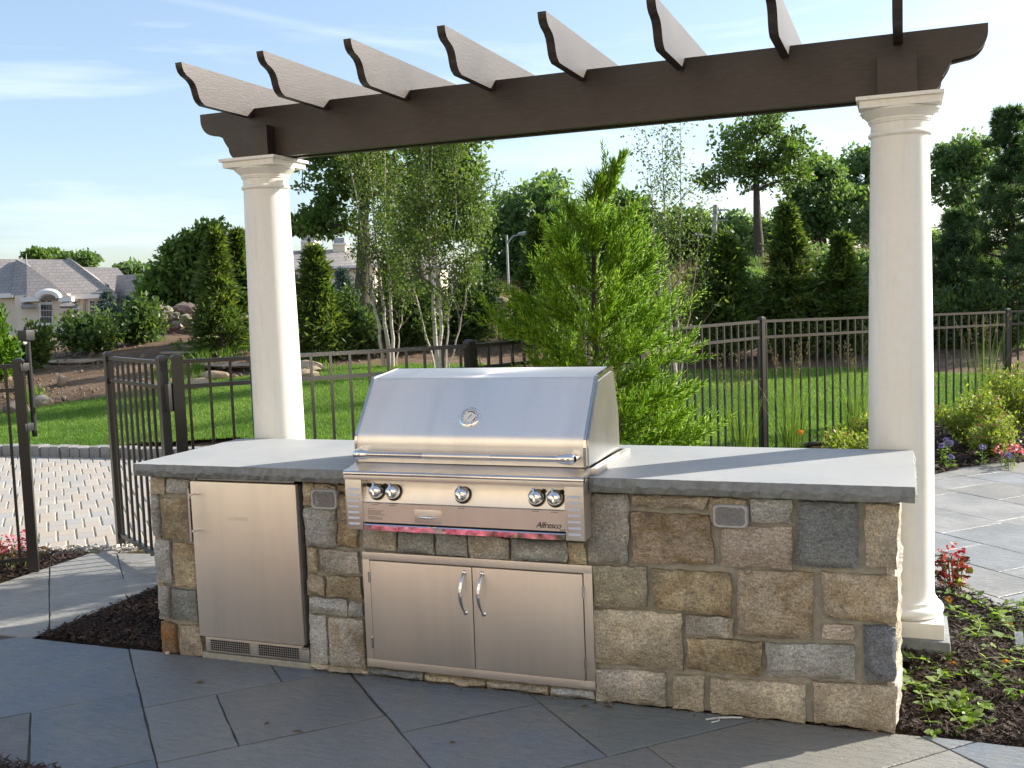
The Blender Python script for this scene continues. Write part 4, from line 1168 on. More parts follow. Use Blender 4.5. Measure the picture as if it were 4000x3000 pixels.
t = NT('stained_wood'); g = t.geo()
gr = t.noise(t.mapv(g, (2.0, 2.0, 22)), 9, 6, 0.65, 0.5); gr2 = t.noise(t.mapv(g, (1, 1, 1)), 3, 3)
c = t.ramp(gr, [(0.3, (0.015, 0.009, 0.007)), (0.55, (0.027, 0.0165, 0.0125)), (0.75, (0.05, 0.032, 0.025))])
t.set(color=c, rough=t.ramp(gr2, [(0.3, 0.40), (0.7, 0.50)]), spec=0.55); t.bump(gr, 0.25, 0.003)
t.b.inputs['Sheen Weight'].default_value = 0.0
M['wood'] = t.m
perg = empty('pergola', (1.7, 0.945, 2.42), 'dark brown pergola beam with eight scroll-ended rafters above the counter', 'pergola')
B0, B1 = 2.420, 2.682
def beam_prof():
    """profile in (x, z) with ogee ends"""
    xl, xr = -0.252, 3.652
    left = [(xl, B1), (xl, B1 - 0.02)]
    for i in range(7):
        a = R(180 + i * 12); left.append((xl + 0.085 + 0.085 * math.cos(a), B1 - 0.035 - 0 + 0.085 * math.sin(a)))
    left += [(xl + 0.135, B1 - 0.128)]
    for i in range(6):
        a = i / 5; left.append((xl + 0.137 + 0.035 * a ** 1.4 , B1 - 0.13 - 0.065 * a))
    for i in range(1, 6):
        a = R(180 + i * 18); left.append((xl + 0.137 + 0.035 + 0.065 + 0.065 * math.cos(a), B1 - 0.195 - 0.0 + 0.067 * math.sin(a)))
    right = [(xr - (x - xl), z) for x, z in left][::-1]
    return left + right
bp = beam_prof()
for y0, y1 in ((0.872, 0.912), (0.975, 1.015)):
    MB().prism_y(bp, y0, y1).build('beam', M['wood'], perg, smooth=30)
for cx in (0.137, 3.302):
    MB().box(cx - 0.078, cx + 0.078, 0.800, 0.8715, 2.4185, 2.578, 0.002).build('post_block', M['wood'], perg, smooth=30)
    MB().box(cx - 0.078, cx + 0.078, 1.0155, 1.086, 2.4185, 2.578, 0.002).build('post_block', M['wood'], perg, smooth=30)
    MB().box(cx - 0.078, cx + 0.078, 0.9125, 0.9745, 2.4185, 2.66).build('post_block', M['wood'], perg)
def rafter_prof():
    yt, zt, zb = 0.293, 2.812, 2.632
    f = [(yt, zt), (yt + 0.004, zt - 0.022), (yt + 0.014, zt - 0.042), (yt + 0.032, zt - 0.056), (yt + 0.056, zt - 0.064), (yt + 0.078, zt - 0.074), (yt + 0.096, zt - 0.090), (yt + 0.107, zt - 0.110), (yt + 0.113, zt - 0.130), (yt + 0.122, zt - 0.150), (yt + 0.136, zt - 0.166), (yt + 0.156, zb + 0.004), (yt + 0.166, zb)]
    bk = [(2 * 0.9435 - y, z) for y, z in f][::-1]
    # notches over the two beams
    low = [(0.866, zb), (0.870, B1 - 0.003), (0.914, B1 - 0.003), (0.914, zb), (0.973, zb), (0.973, B1 - 0.003), (1.017, B1 - 0.003), (1.017, zb)]
    return f + low + bk
rp = rafter_prof()
me0 = None
for i in range(8):
    x = 0.059 + 0.4612 * i
    if me0 is None:
        o = MB().prism_x(rp, -0.0, 0.038).build('rafter', M['wood'], perg, smooth=30); me0 = o.data
    else:
        o = bpy.data.objects.new('rafter', me0); COL.objects.link(o); o.parent = perg; o.matrix_parent_inverse = pmat(perg).inverted()
    o.location = (x, 0, 0)
# ================================================================ metal fence and gate
t = NT('bronze_powder_coat'); g = t.geo(); n_ = t.noise(g, 90, 3)
t.set(color=t.ramp(n_, [(0.3, (0.013, 0.0115, 0.010)), (0.7, (0.019, 0.0165, 0.015))]), rough=0.33, spec=0.55); t.bump(n_, 0.05, 0.001)
M['bronze'] = t.m
TOPR, MIDR, BOTR = 1.315, 1.165, 0.085
def post(parent, x, y, rz, top=1.36, w=0.052, gz=0.0):
    mb = MB(); h = w / 2
    mb.box(-h, h, -h, h, -0.05, top - 0.03)
    c = h + 0.004
    mb.add([(-c, -c, top - 0.034), (c, -c, top - 0.034), (c, c, top - 0.034), (-c, c, top - 0.034), (-c, -c, top - 0.014), (c, -c, top - 0.014), (c, c, top - 0.014), (-c, c, top - 0.014), (-h * .6, -h * .6, top), (h * .6, -h * .6, top), (h * .6, h * .6, top), (-h * .6, h * .6, top)],
           [(3, 2, 1, 0), (0, 1, 5, 4), (1, 2, 6, 5), (2, 3, 7, 6), (3, 0, 4, 7), (4, 5, 9, 8), (5, 6, 10, 9), (6, 7, 11, 10), (7, 4, 8, 11), (8, 9, 10, 11)])
    ca, sa = math.cos(rz), math.sin(rz)
    mb.v = [(x + p[0] * ca - p[1] * sa, y + p[0] * sa + p[1] * ca, p[2] + gz) for p in mb.v]
    return mb.build('post', M['bronze'], parent)
pick = MB().box(-0.008, 0.008, -0.008, 0.008, 0, 1.0).mesh('picket'); pick.materials.append(M['bronze'])
def panel(parent, p, q, z0=0.0, z1=0.0, npk=15, end=0.03, top=TOPR):
    p = Vector((*p, z0)); q = Vector((*q, z1)); d = (q - p); L = d.length; dn = d.normalized(); rz = math.atan2(d.y, d.x)
    a = p + dn * (end * 0.5); b = q - dn * (end * 0.5)
    for z in (top, MIDR, BOTR):
        MB().bar(a + Vector((0, 0, z)), b + Vector((0, 0, z)), 0.027, 0.025).build('rail', M['bronze'], parent)
    sp = L / npk
    for i in range(npk):
        s_ = (i + 0.5) / npk if npk < 15 else (i + 0.5) / npk
        w = p.lerp(q, s_)
        o = bpy.data.objects.new('picket', pick); COL.objects.link(o)
        o.parent = parent; o.matrix_parent_inverse = pmat(parent).inverted()
        o.location = (w.x, w.y, w.z + 0.055); o.rotation_euler = (0, 0, rz); o.scale = (1, 1, top - 0.055)
def ang_(p, q): return math.atan2(q[1] - p[1], q[0] - p[0])
fence = empty('metal_fence', (HINGE[0], HINGE[1], 0), 'dark bronze picket fence running behind the counter and across the lawn', 'fence')
FP = [HINGE, POST2, POST3, POST4, POST5, POST6, POST7]
FZ = [0, 0, 0.0, 0.0, -0.05, -0.09, -0.09]
FA = [ang_(HINGE, POST2), ang_(POST2, POST3), ang_(POST3, POST4), ang_(POST4, POST5), ang_(POST5, POST6), ang_(POST6, POST7)]
for i, p in enumerate(FP):
    post(fence, p[0], p[1], FA[min(i, 5)], gz=FZ[i], w=0.066 if i == 0 else 0.054)
for i in range(6):
    panel(fence, FP[i], FP[i + 1], FZ[i], FZ[i + 1], 16 if i else 15)
# left run beyond the gate
LP = (-1.862, 1.040); LQ = (-3.05, 0.10); LR = (-4.3, -0.95)
fence2 = empty('metal_fence', (LP[0], LP[1], 0), 'dark bronze picket fence left of the open gate at the photo edge', 'fence')
post(fence2, LP[0], LP[1], ang_(LP, LQ), w=0.06); post(fence2, LQ[0], LQ[1], ang_(LP, LQ)); post(fence2, LR[0], LR[1], ang_(LQ, LR))
panel(fence2, LP, LQ, npk=10); panel(fence2, LQ, LR, npk=12)
lt = MB().tube([(LP[0] + 0.028, LP[1] + 0.06, 0.86), (LP[0] + 0.028, LP[1] + 0.06, 1.50)], 0.016, 10)
lt.box(LP[0] - 0.01, LP[0] + 0.062, LP[1] + 0.02, LP[1] + 0.09, 1.47, 1.535, 0.006)
lt.tube([(LP[0] + 0.026, LP[1] + 0.055, 1.53), (LP[0] + 0.026, LP[1] + 0.055, 1.555)], 0.013, 12)
lat = lt.build('gate_latch', M['black_plastic'], fence2, smooth=40)
MB().lathe([(0.011, 0.0), (0.011, 0.012), (0.0, 0.013)], (LP[0] + 0.055, LP[1] + 0.018, 1.455), 14, 'y', caps=False).build('key_cap', M['steel_edge'], lat, smooth=40)
for z in (1.28, 0.90):
    MB().box(LP[0] + 0.004, LP[0] + 0.04, LP[1] - 0.02, LP[1] + 0.05, z, z + 0.05, 0.006).build('bracket', M['black_plastic'], lat, smooth=40)
# gate leaf, standing open
gate = empty('garden_gate', (-0.86, 1.11, 0), 'open dark bronze picket gate leaf between the path and the driveway', 'gate')
GA = Vector((-0.835, 1.135)); GB = Vector((-1.778, 1.728)); gd = (GB - GA).normalized(); grz = math.atan2(gd.y, gd.x)
for p in (GA, GB):
    o = post(gate, p.x, p.y, grz, w=0.05); o.name = 'stile'
panel(gate, (GA + gd * 0.02), (GB - gd * 0.02), npk=9, end=0.0)
hz = MB()
hz.box(-0.018, 0.018, -0.045, 0.03, 0.0, 0.10, 0.006)
for z in (1.02, 0.14):
    hb_ = MB().box(-0.02, 0.02, -0.05, 0.05, z, z + 0.17, 0.005)
    mx, my = (GA.x + HINGE[0]) / 2, (GA.y + HINGE[1]) / 2
    hb_.v = [(mx + p[0], my + p[1], p[2]) for p in hb_.v]
    hb_.build('hinge', M['black_plastic'], gate, smooth=40)

# ================================================================ rocks
t = NT('boulder'); g = t.geo(); n1 = t.noise(g, 3, 6, 0.65); n2 = t.noise(g, 30, 5, 0.7)
c = t.ramp(n1, [(0.3, (0.20, 0.155, 0.115)), (0.5, (0.30, 0.255, 0.20)), (0.72, (0.42, 0.37, 0.30))])
c = t.mix(0.5, c, t.ramp(n2, [(0.3, 0.6), (0.7, 1.2)]), 'MULTIPLY'); c = t.mix(0.8, c, t.info('Color'), 'MULTIPLY')
t.set(color=c, rough=0.9); b1 = t.bump(n1, 0.5, 0.06); t.bump(n2, 0.6, 0.02, b1); M['rock'] = t.m
def rock(name, c, r, sq, seed, label=None, group=None, col=(1, 1, 1), mat=None, sub=2, parent=None):
    rs = np.random.default_rng(seed)
    bm = bmesh.new(); bmesh.ops.create_icosphere(bm, subdivisions=sub, radius=1)
    dirs = rs.normal(size=(9, 3)); dirs /= np.linalg.norm(dirs, axis=1)[:, None]; cut = rs.uniform(0.62, 0.95, 9)
    for v in bm.verts:
        p = np.array(v.co)
        for d, k in zip(dirs, cut):
            e = p.dot(d) - k
            if e > 0: p = p - d * e * 0.85
        p *= 1 + rs.normal(0, 0.02)
        v.co = Vector((c[0] + p[0] * r * sq[0], c[1] + p[1] * r * sq[1], c[2] + p[2] * r * sq[2]))
    me = bpy.data.meshes.new(name); bm.to_mesh(me); bm.free()
    o = link(name, me, mat or M['rock'], parent, smooth=35)
    o.color = (*col, 1)
    if label: tag(o, label, 'boulder', group)
    return o
def onland(px, v, dz=0.0, py=1250):
    p = at(px, py, v); return np.array([p[0], p[1], float(H(p[0], p[1])) + dz])
for i, (px, v, r, sq, lab, cc, dz) in enumerate([
    (1560, 21.0, .50, (1.0, .8, .95), 'large smooth grey boulder standing behind the left birch clump', (.8, .68, .56), .12),
    (1500, 19.6, .40, (1.3, .8, .7), 'low dark boulder at the foot of the left birch clump', (.62, .6, .6), .12),
    (1790, 21.5, .34, (1.3, .8, .9), 'brown boulder right of the middle birch clump', (.95, .8, .65), .1),
    (1890, 21.5, .30, (1.1, .8, .8), 'dark boulder beside the bright green conifer', (.7, .6, .52), .1),
    (1950, 22.5, .42, (1.0, .8, 1.2), 'reddish tall boulder half hidden by the bright green conifer', (1, .75, .62), .3),
    (1185, 17.4, .26, (1.3, .9, .6), 'pale tan rock just right of the left column', (1.25, 1.15, .95), .05),
    (1180, 16.6, .22, (1.3, .9, .6), 'small tan rock low behind the fence right of the left column', (1.25, 1.1, .85), .03),
    (825, 17.3, .20, (1.5, .8, .5), 'tan rock in the soil bank seen through the fence', (1.3, 1.1, .85), .05),
    (770, 16.8, .17, (1.6, .8, .5), 'small tan rock low in the soil bank above the lawn', (1.25, 1.05, .8), .03),
    (140, 15.6, .20, (1.0, .8, .7), 'grey rock at the lawn edge behind the latch post', (.95, .95, .95), .06),
    (35, 15.2, .22, (1.2, .8, .6), 'dark grey rock at the left photo edge above the lawn', (.7, .7, .75), .05),
    (225, 17.5, .12, (1.0, .8, 1.0), 'small brown rock standing in the soil bank left of the gate', (.95, .8, .7), .05)]):
    rock('boulder', onland(px, v, dz), r, sq, 40 + i, lab, 'boulders on the soil bank', cc)
# flat rock ledges showing in the bank
for i, (px, v, r, lab) in enumerate([(300, 19.6, .55, 'long flat pale ledge along the crest of the soil bank on the left'), (640, 20.0, .45, 'flat pale ledge on the crest left of the column'), (890, 18.6, .5, 'flat tan ledge just left of the column'), (720, 20.6, .6, 'rounded pale ledge on top of the soil bank behind the left column'), (520, 18.0, .28, 'small flat ledge in the middle of the soil bank')]):
    rock('rock_ledge', onland(px, v, -0.02), r, (1.7, .5, .10), 90 + i, lab, 'ledges in the soil bank', (1.25, 1.1, .95))
# rock pile behind the shrubs
pile = empty('rock_pile', onland(640, 24), 'heap of broken tan rocks behind the shrubs left of the column', 'rock pile')
rs = random.Random(8)
for i in range(110):
    px = rs.uniform(380, 880); k = 1 - abs(px - 680) / 420; v = 24 + rs.uniform(-.8, .8)
    h = max(0.05, k) * rs.uniform(0, 0.75)
    rock('rock', onland(px, v, h * 0.85), rs.uniform(.09, .22), (1.1, .8, .7), 200 + i, col=(.95 * rs.uniform(.7, 1.1), .88 * rs.uniform(.7, 1.1), .78), sub=1, parent=pile)
# pebbles and clods on the bank
n = 3400
px = rng.uniform(-60, 1500, n); v = rng.uniform(15.4, 21, n)
P = np.array([onland(a, b) for a, b in zip(px, v)])
k = ~lawn_mask(P[:, 0], P[:, 1]); P = P[k]; n = len(P)
ico = bmesh.new(); bmesh.ops.create_icosphere(ico, subdivisions=1, radius=1); ico.verts.index_update()
iv = np.array([q.co for q in ico.verts]); if_ = np.array([[q.index for q in f.verts] for f in ico.faces]); ico.free()
sc3 = (rng.gamma(1.4, 0.0075, n) + 0.004)[:, None, None] * rng.uniform(0.6, 1.3, (n, 1, 3))
VV = P[:, None, :] + iv[None] * sc3 * (1 + rng.normal(0, .15, (n, len(iv), 1)))
FF = if_[None] + (np.arange(n) * len(iv))[:, None, None]
o = mesh_np('pebbles', VV.reshape(-1, 3), FF.reshape(-1, 3), M['rock'])
o.color = (.6, .5, .42, 1)
tag(o, kind='stuff', label='pebbles and clods scattered on the soil bank')

# ================================================================ foliage tools
def leaf_quads(C, D, L, W, fold=0.0, spin=None):
    """diamond leaves: centre points C, directions D, lengths L, widths W"""
    n = len(C)
    D = D / np.maximum(np.linalg.norm(D, axis=1), 1e-6)[:, None]
    q = rng.normal(size=(n, 3)); S = np.cross(D, q); S /= np.maximum(np.linalg.norm(S, axis=1), 1e-6)[:, None]
    L = np.broadcast_to(L, (n,))[:, None]; W = np.broadcast_to(W, (n,))[:, None]
    V = np.stack([C, C + D * L * 0.45 + S * W * 0.5, C + D * L, C + D * L * 0.45 - S * W * 0.5], 1)
    return V.reshape(-1, 3), np.arange(4 * n).reshape(-1, 4)
def rand_dirs(n, up=0.0):
    d = rng.normal(size=(n, 3)); d[:, 2] += up
    return d / np.linalg.norm(d, axis=1)[:, None]
def limb(mb, p0, p1, r0, r1, k=6, seg=6, wob=0.08, sag=0.0):
    p0 = np.array(p0, float); p1 = np.array(p1, float); L = np.linalg.norm(p1 - p0)
    pts = []; off = np.zeros(3)
    for i in range(seg + 1):
        s_ = i / seg
        off = off + rng.normal(0, wob * L / seg, 3) if 0 < i < seg else off
        b = p0 + (p1 - p0) * s_ + off * math.sin(math.pi * min(s_, 1)) + np.array([0, 0, sag * L * math.sin(math.pi * s_)])
        pts.append(b)
    mb.tube(pts, [r0 + (r1 - r0) * (i / seg) for i in range(seg + 1)], k, caps=False)
    return pts
t = NT('bark'); g = t.geo(); n1 = t.noise(t.mapv(g, (6, 6, 1)), 5, 6, 0.7)
t.set(color=t.ramp(n1, [(0.3, (0.045, 0.036, 0.028)), (0.7, (0.13, 0.105, 0.082))]), rough=0.95); t.bump(n1, 0.8, 0.03); M['bark'] = t.m
t = NT('birch_bark'); g = t.geo(); n1 = t.noise(t.mapv(g, (3, 3, 30)), 2.2, 5, 0.7); n2 = t.noise(g, 1.2, 4)
c = t.ramp(n1, [(0.0, (0.10, 0.07, 0.055)), (0.36, (0.13, 0.095, 0.075)), (0.46, (0.46, 0.40, 0.35)), (1, (0.60, 0.55, 0.49))])
c = t.mix(t.ramp(n2, [(0.5, 0), (0.62, .6)]), c, (0.42, 0.25, 0.17))
t.set(color=c, rough=0.7); M['birch'] = t.m
M['leaf_oak'] = m_leaf('oak_leaf', (0.065, 0.12, 0.030), (0.12, 0.20, 0.048), (0.20, 0.29, 0.08), 0.5)
M['leaf_dark'] = m_leaf('dark_tree_leaf', (0.075, 0.145, 0.055), (0.14, 0.225, 0.085), (0.22, 0.31, 0.125), 0.52)
M['leaf_birch'] = m_leaf('birch_leaf', (0.06, 0.10, 0.025), (0.11, 0.165, 0.042), (0.20, 0.25, 0.08), 0.45)
M['leaf_shrub'] = m_leaf('shrub_leaf', (0.045, 0.085, 0.028), (0.09, 0.15, 0.045), (0.19, 0.26, 0.09), 0.45, 0.38)
M['leaf_thuja'] = m_leaf('thuja_spray', (0.042, 0.08, 0.022), (0.095, 0.15, 0.035), (0.21, 0.245, 0.055), 0.45)
M['leaf_pine'] = m_leaf('pine_needle', (0.045, 0.09, 0.045), (0.09, 0.155, 0.07), (0.16, 0.23, 0.10), 0.46)
M['leaf_spruce'] = m_leaf('blue_spruce_needle', (0.05, 0.085, 0.085), (0.10, 0.15, 0.15), (0.19, 0.25, 0.25), 0.25)
M['leaf_bright'] = m_leaf('bright_leaf', (0.05, 0.12, 0.012), (0.09, 0.19, 0.02), (0.17, 0.27, 0.04), 0.45)
M['leaf_crypt'] = m_leaf('cryptomeria_sprig', (0.12, 0.23, 0.014), (0.28, 0.45, 0.024), (0.48, 0.60, 0.06), 0.5, 0.5, 0.3)

def tree(name, label, base, lobes, trunk_r, clumps, per, leaf, mat, spread, group=None, lean=(0, 0), limbs=14, fork=0.35, bark='bark', clump_flat=0.48, shell=0.5):
    """lobes: (dx along view-right, dz above base, half width, half height, share). Crown = clumps of leaves held by limbs"""
    base = np.array(base, float)
    e = empty(name, base, label, 'tree', group)
    top = max(l[1] + l[3] for l in lobes)
    mb = MB()
    axis_top = base + RTH * lean[0] + np.array([0, 0, top * 0.78])
    tp = limb(mb, base - np.array([0, 0, 0.3]), axis_top, trunk_r, trunk_r * 0.22, 8, 10, 0.03)
    tp = np.array(tp)
    # clump centres
    share = np.array([l[4] for l in lobes], float); share /= share.sum()
    which = rng.choice(len(lobes), clumps, p=share)
    d = rng.normal(size=(clumps, 3)); d /= np.linalg.norm(d, axis=1)[:, None]
    rr = shell + (1 - shell) * rng.uniform(0, 1, clumps) ** 0.5
    rr *= rng.uniform(0.72, 1.08, clumps)
    lw = np.array([l[2] for l in lobes])[which]; lh = np.array([l[3] for l in lobes])[which]
    cx = np.array([l[0] for l in lobes])[which]; cz = np.array([l[1] for l in lobes])[which]
    C = base[None] + RTH[None] * (cx + d[:, 0] * lw * rr)[:, None] + FWH[None] * (d[:, 1] * lw * 0.8 * rr)[:, None]
    C[:, 2] += cz + d[:, 2] * lh * rr
    # limbs to a sample of clumps, twigs from the limbs to the rest
    order = rng.permutation(clumps)
    nodes = [tp[j] for j in range(int(len(tp) * fork), len(tp))]; nr = [trunk_r * (1 - 0.7 * j / len(tp)) for j in range(int(len(tp) * fork), len(tp))]
    for q, i in enumerate(order[:min(clumps, limbs * 7)]):
        N = np.array(nodes); dd = np.linalg.norm(N - C[i], axis=1) + np.maximum(0, N[:, 2] - C[i][2]) * 1.5
        j = int(np.argmin(dd)); r0 = min(nr[j] * 0.62, trunk_r * 0.4)
        if q >= limbs: r0 = min(r0, trunk_r * 0.12)
        r0 = max(r0, 0.02)
        pts = limb(mb, nodes[j], C[i], r0, max(0.008, r0 * 0.25), 5, 5, 0.10, 0.06)
        for w, p in enumerate(pts[1:]):
            nodes.append(np.array(p)); nr.append(r0 * (1 - 0.15 * (w + 1)))
    mb.build('trunk', M[bark], e, smooth=60)
    # leaves
    nl = clumps * per
    ci = np.repeat(np.arange(clumps), per)
    o_ = rng.normal(size=(nl, 3)); o_ /= np.linalg.norm(o_, axis=1)[:, None]; o_ *= (rng.uniform(0.25, 1, nl) ** 0.6)[:, None]
    cs = spread * rng.uniform(0.6, 1.35, clumps)[ci]
    P = C[ci] + o_ * np.stack([cs, cs, cs * clump_flat], -1)
    D = o_ * 0.7 + rand_dirs(nl)
    L = leaf * rng.uniform(0.6, 1.35, nl)
    V, F = leaf_quads(P, D, L, L * rng.uniform(0.45, 0.75, nl))
    tint = np.clip(rng.normal(0.45, 0.2, nl) + rng.normal(0, 0.16, clumps)[ci], 0, 1)
    mesh_np('crown', V, F, M[mat], e, tint=tint)
    return e

def conifer(name, label, base, h, w, n, mat, group=None, leaf=0.13, droop=0.3, cat='conifer', tip=0.12, stem_r=0.05, rag=0.25, bark='bark', bare=0.0):
    """dense evergreen: sprays on many short branches around a leader"""
    base = np.array(base, float); e = empty(name, base, label, cat, group)
    nb = max(60, n // 70)
    pe = rng.uniform(0.8, 1.35); ph = rng.uniform(0, 6.28)
    s_ = rng.uniform(0, 1, nb) ** 0.85
    az = rng.uniform(0, 2 * np.pi, nb)
    prof = (1 - s_) ** pe * (1 + 0.22 * np.sin(az * 2 + s_ * 7 + ph)) * (0.80 + 0.20 * np.minimum(1, s_ * 6)) + tip * (1 - s_) ** 2
    R_ = w * prof * (1 - rag + 2 * rag * rng.uniform(0, 1, nb)) * 0.92
    z0 = base[2] + h * (bare + (1 - bare) * s_)
    mb = MB(); mb.tube([base + [0, 0, -.1], base + [0.02, 0, h * .5], base + [0, 0, h * 0.99]], [stem_r, stem_r * .6, 0.008], 6, caps=False)
    m_ = n // nb
    bi = np.repeat(np.arange(nb), m_)
    t_ = rng.uniform(0.15, 1, len(bi)) ** 0.6
    rise = np.where(droop < 0, -droop, 0.25)
    x = base[0] + np.cos(az)[bi] * R_[bi] * t_; y = base[1] + np.sin(az)[bi] * R_[bi] * t_
    z = z0[bi] + R_[bi] * (rise * t_ - max(droop, 0) * t_ ** 2)
    sp_ = 0.04 + 0.11 * R_[bi]
    P = np.stack([x, y, z], -1) + rng.normal(size=(len(bi), 3)) * sp_[:, None] * np.array([1, 1, .8])
    out = np.stack([np.cos(az)[bi], np.sin(az)[bi], np.full(len(bi), 0.35 - max(droop, 0))], -1)
    D = out + rng.normal(size=out.shape) * 0.55
    L = leaf * rng.uniform(0.6, 1.4, len(bi))
    V, F = leaf_quads(P, D, L, L * rng.uniform(0.16, 0.30, len(bi)))
    tint = np.clip(rng.normal(0.45, 0.22, len(bi)) + rng.normal(0, 0.15, nb)[bi], 0, 1)
    for i in range(min(nb, 46)):
        p1 = (base[0] + math.cos(az[i]) * R_[i] * .8, base[1] + math.sin(az[i]) * R_[i] * .8, z0[i] + R_[i] * (rise * .8 - max(droop, 0) * .64))
        mb.tube([(base[0], base[1], z0[i]), p1], [stem_r * 0.25, 0.005], 4, caps=False)
    mb.build('trunk', M[bark], e, smooth=60)
    mesh_np('crown', V, F, M[mat], e, tint=tint)
    return e

def shrub(name, label, base, h, w, n, mat, group=None, leaf=0.07, stems=14, cat='shrub', open_=0.35):
    base = np.array(base, float); e = empty(name, base, label, cat, group)
    mb = MB(); tips = []
    for i in range(stems):
        a = rng.uniform(0, 2 * np.pi); rr = w * rng.uniform(0.15, 0.95); z = h * rng.uniform(0.35, 0.86) * (1 - 0.35 * (rr / w) ** 2)
        p1 = base + np.array([math.cos(a) * rr, math.sin(a) * rr * .8, z])
        pts = limb(mb, base + np.array([math.cos(a), math.sin(a), 0]) * 0.08 * w, p1, 0.018, 0.005, 5, 5, 0.08)
        for s_ in np.linspace(0.3, 1.0, 9):
            k = s_ * (len(pts) - 1); i0 = min(int(k), len(pts) - 2); f = k - i0
            tips.append(np.array(pts[i0]) * (1 - f) + np.array(pts[i0 + 1]) * f)
    tips = np.array(tips); m_ = n // len(tips); ci = np.repeat(np.arange(len(tips)), m_)
    P = tips[ci] + rng.normal(size=(len(ci), 3)) * w * 0.13
    P[:, 2] = np.maximum(P[:, 2], base[2] + 0.03)
    D = (P - base) * 0.6 / max(w, .1) + rand_dirs(len(ci), 0.1)
    L = leaf * rng.uniform(0.6, 1.3, len(ci))
    V, F = leaf_quads(P, D, L, L * rng.uniform(0.4, 0.65, len(ci)))
    tint = np.clip(rng.normal(0.45, 0.2, len(ci)) + rng.normal(0, 0.13, len(tips))[ci], 0, 1)
    mb.build('stems', M['bark'], e, smooth=60)
    mesh_np('leaves', V, F, M[mat], e, tint=tint)
    return e

def zat(px, py, v): return float(at(px, py, v)[2])
def span(pxw, v): return pxw * v / FPX

# ---- arborvitae hedge row
def thuja(px, v, top, hw, label, n=7000, mat='leaf_thuja', group='arborvitae on the bank'):
    b = onland(px, v); h = zat(px, top, v) - b[2]
    conifer('arborvitae', label, b, h, span(hw * 1.08, v), int(n * 2.0), mat, group, leaf=0.15, droop=0.10, cat='conifer', rag=0.62)
thuja(860, 20.0, 910, 85, 'tall arborvitae just left of the left column')
thuja(945, 20.8, 915, 75, 'arborvitae half hidden behind the left column')
thuja(1240, 19.0, 975, 115, 'arborvitae just right of the left column', 8000)
thuja(2110, 20.5, 860, 110, 'dark arborvitae behind the left side of the bright green conifer')
thuja(2835, 19.0, 925, 140, 'broad arborvitae left of the fence post on the right lawn', 9000)
thuja(3080, 19.2, 815, 130, 'tallest arborvitae of the three left of the right column', 9000)
thuja(3285, 19.0, 930, 135, 'arborvitae nearest to the left edge of the right column', 9000)
thuja(1540, 27.0, 1000, 75, 'slim yellow-green arborvitae behind the left birch clump', 5000, 'leaf_bright')

# ---- blue spruces
for px, v, top, hw, lab in ((425, 27, 1150, 80, 'small blue spruce in front of the far left house'), (500, 28, 1165, 70, 'blue spruce half hidden behind the right of the two left shrubs'), (1345, 24, 1060, 60, 'small blue spruce behind the shrubs right of the left column')):
    b = onland(px, v); conifer('blue_spruce', lab, b, zat(px, top, v) - b[2], span(hw, v), 4500, 'leaf_spruce', 'blue spruces', leaf=0.12, droop=0.1, rag=0.25)

# ---- shrubs on the bank
for px, v, top, hw, lab, mat, n, lf in (
    (355, 20.6, 1195, 145, 'leafy dark shrub in front of the far left house', 'leaf_shrub', 4200, .12),
    (555, 21.2, 1140, 130, 'leafy rounded shrub right of the far left house', 'leaf_shrub', 4200, .12),
    (125, 19.0, 1200, 75, 'loose green shrub behind the gate latch', 'leaf_thuja', 2600, .10),
    (-25, 18.2, 1150, 95, 'bright green shrub at the left photo edge', 'leaf_bright', 6000, .11),
    (1395, 19.2, 1100, 150, 'glossy shrub left of the left birch clump', 'leaf_shrub', 10000, .10),
    (1640, 19.5, 1085, 150, 'glossy shrub between the two left birch clumps', 'leaf_shrub', 10000, .10),
    (1830, 20.5, 1000, 160, 'tall leafy shrub right of the middle birch clump', 'leaf_shrub', 10000, .10),
    (2960, 24.5, 1040, 150, 'blue-green shrub left part of the mass on the right slope', 'leaf_dark', 7000, .14),
    (3190, 25.5, 950, 170, 'blue-green shrub middle of the mass on the right slope', 'leaf_dark', 8000, .14),
    (3390, 26.0, 920, 150, 'blue-green shrub beside the right column on the slope', 'leaf_dark', 8000, .14),
    (2660, 23.5, 1150, 110, 'low weedy shrub behind the right birch clump', 'leaf_shrub', 4000, .12),
    (1985, 24.0, 1160, 80, 'low bright weeds at the foot of the street lamp', 'leaf_bright', 3000, .12),
    (3720, 19.0, 1090, 150, 'low light green shrub below the pines at the right', 'leaf_shrub', 6000, .11),
    (3920, 18.6, 1130, 130, 'dark shrub below the pines at the right photo edge', 'leaf_dark', 6000, .11)):
    b = onland(px, v); h = max(0.5, zat(px, top, v) - b[2])
    shrub('shrub', lab, b, h, span(hw, v), n, mat, 'shrubs on the bank', leaf=lf, stems=18)

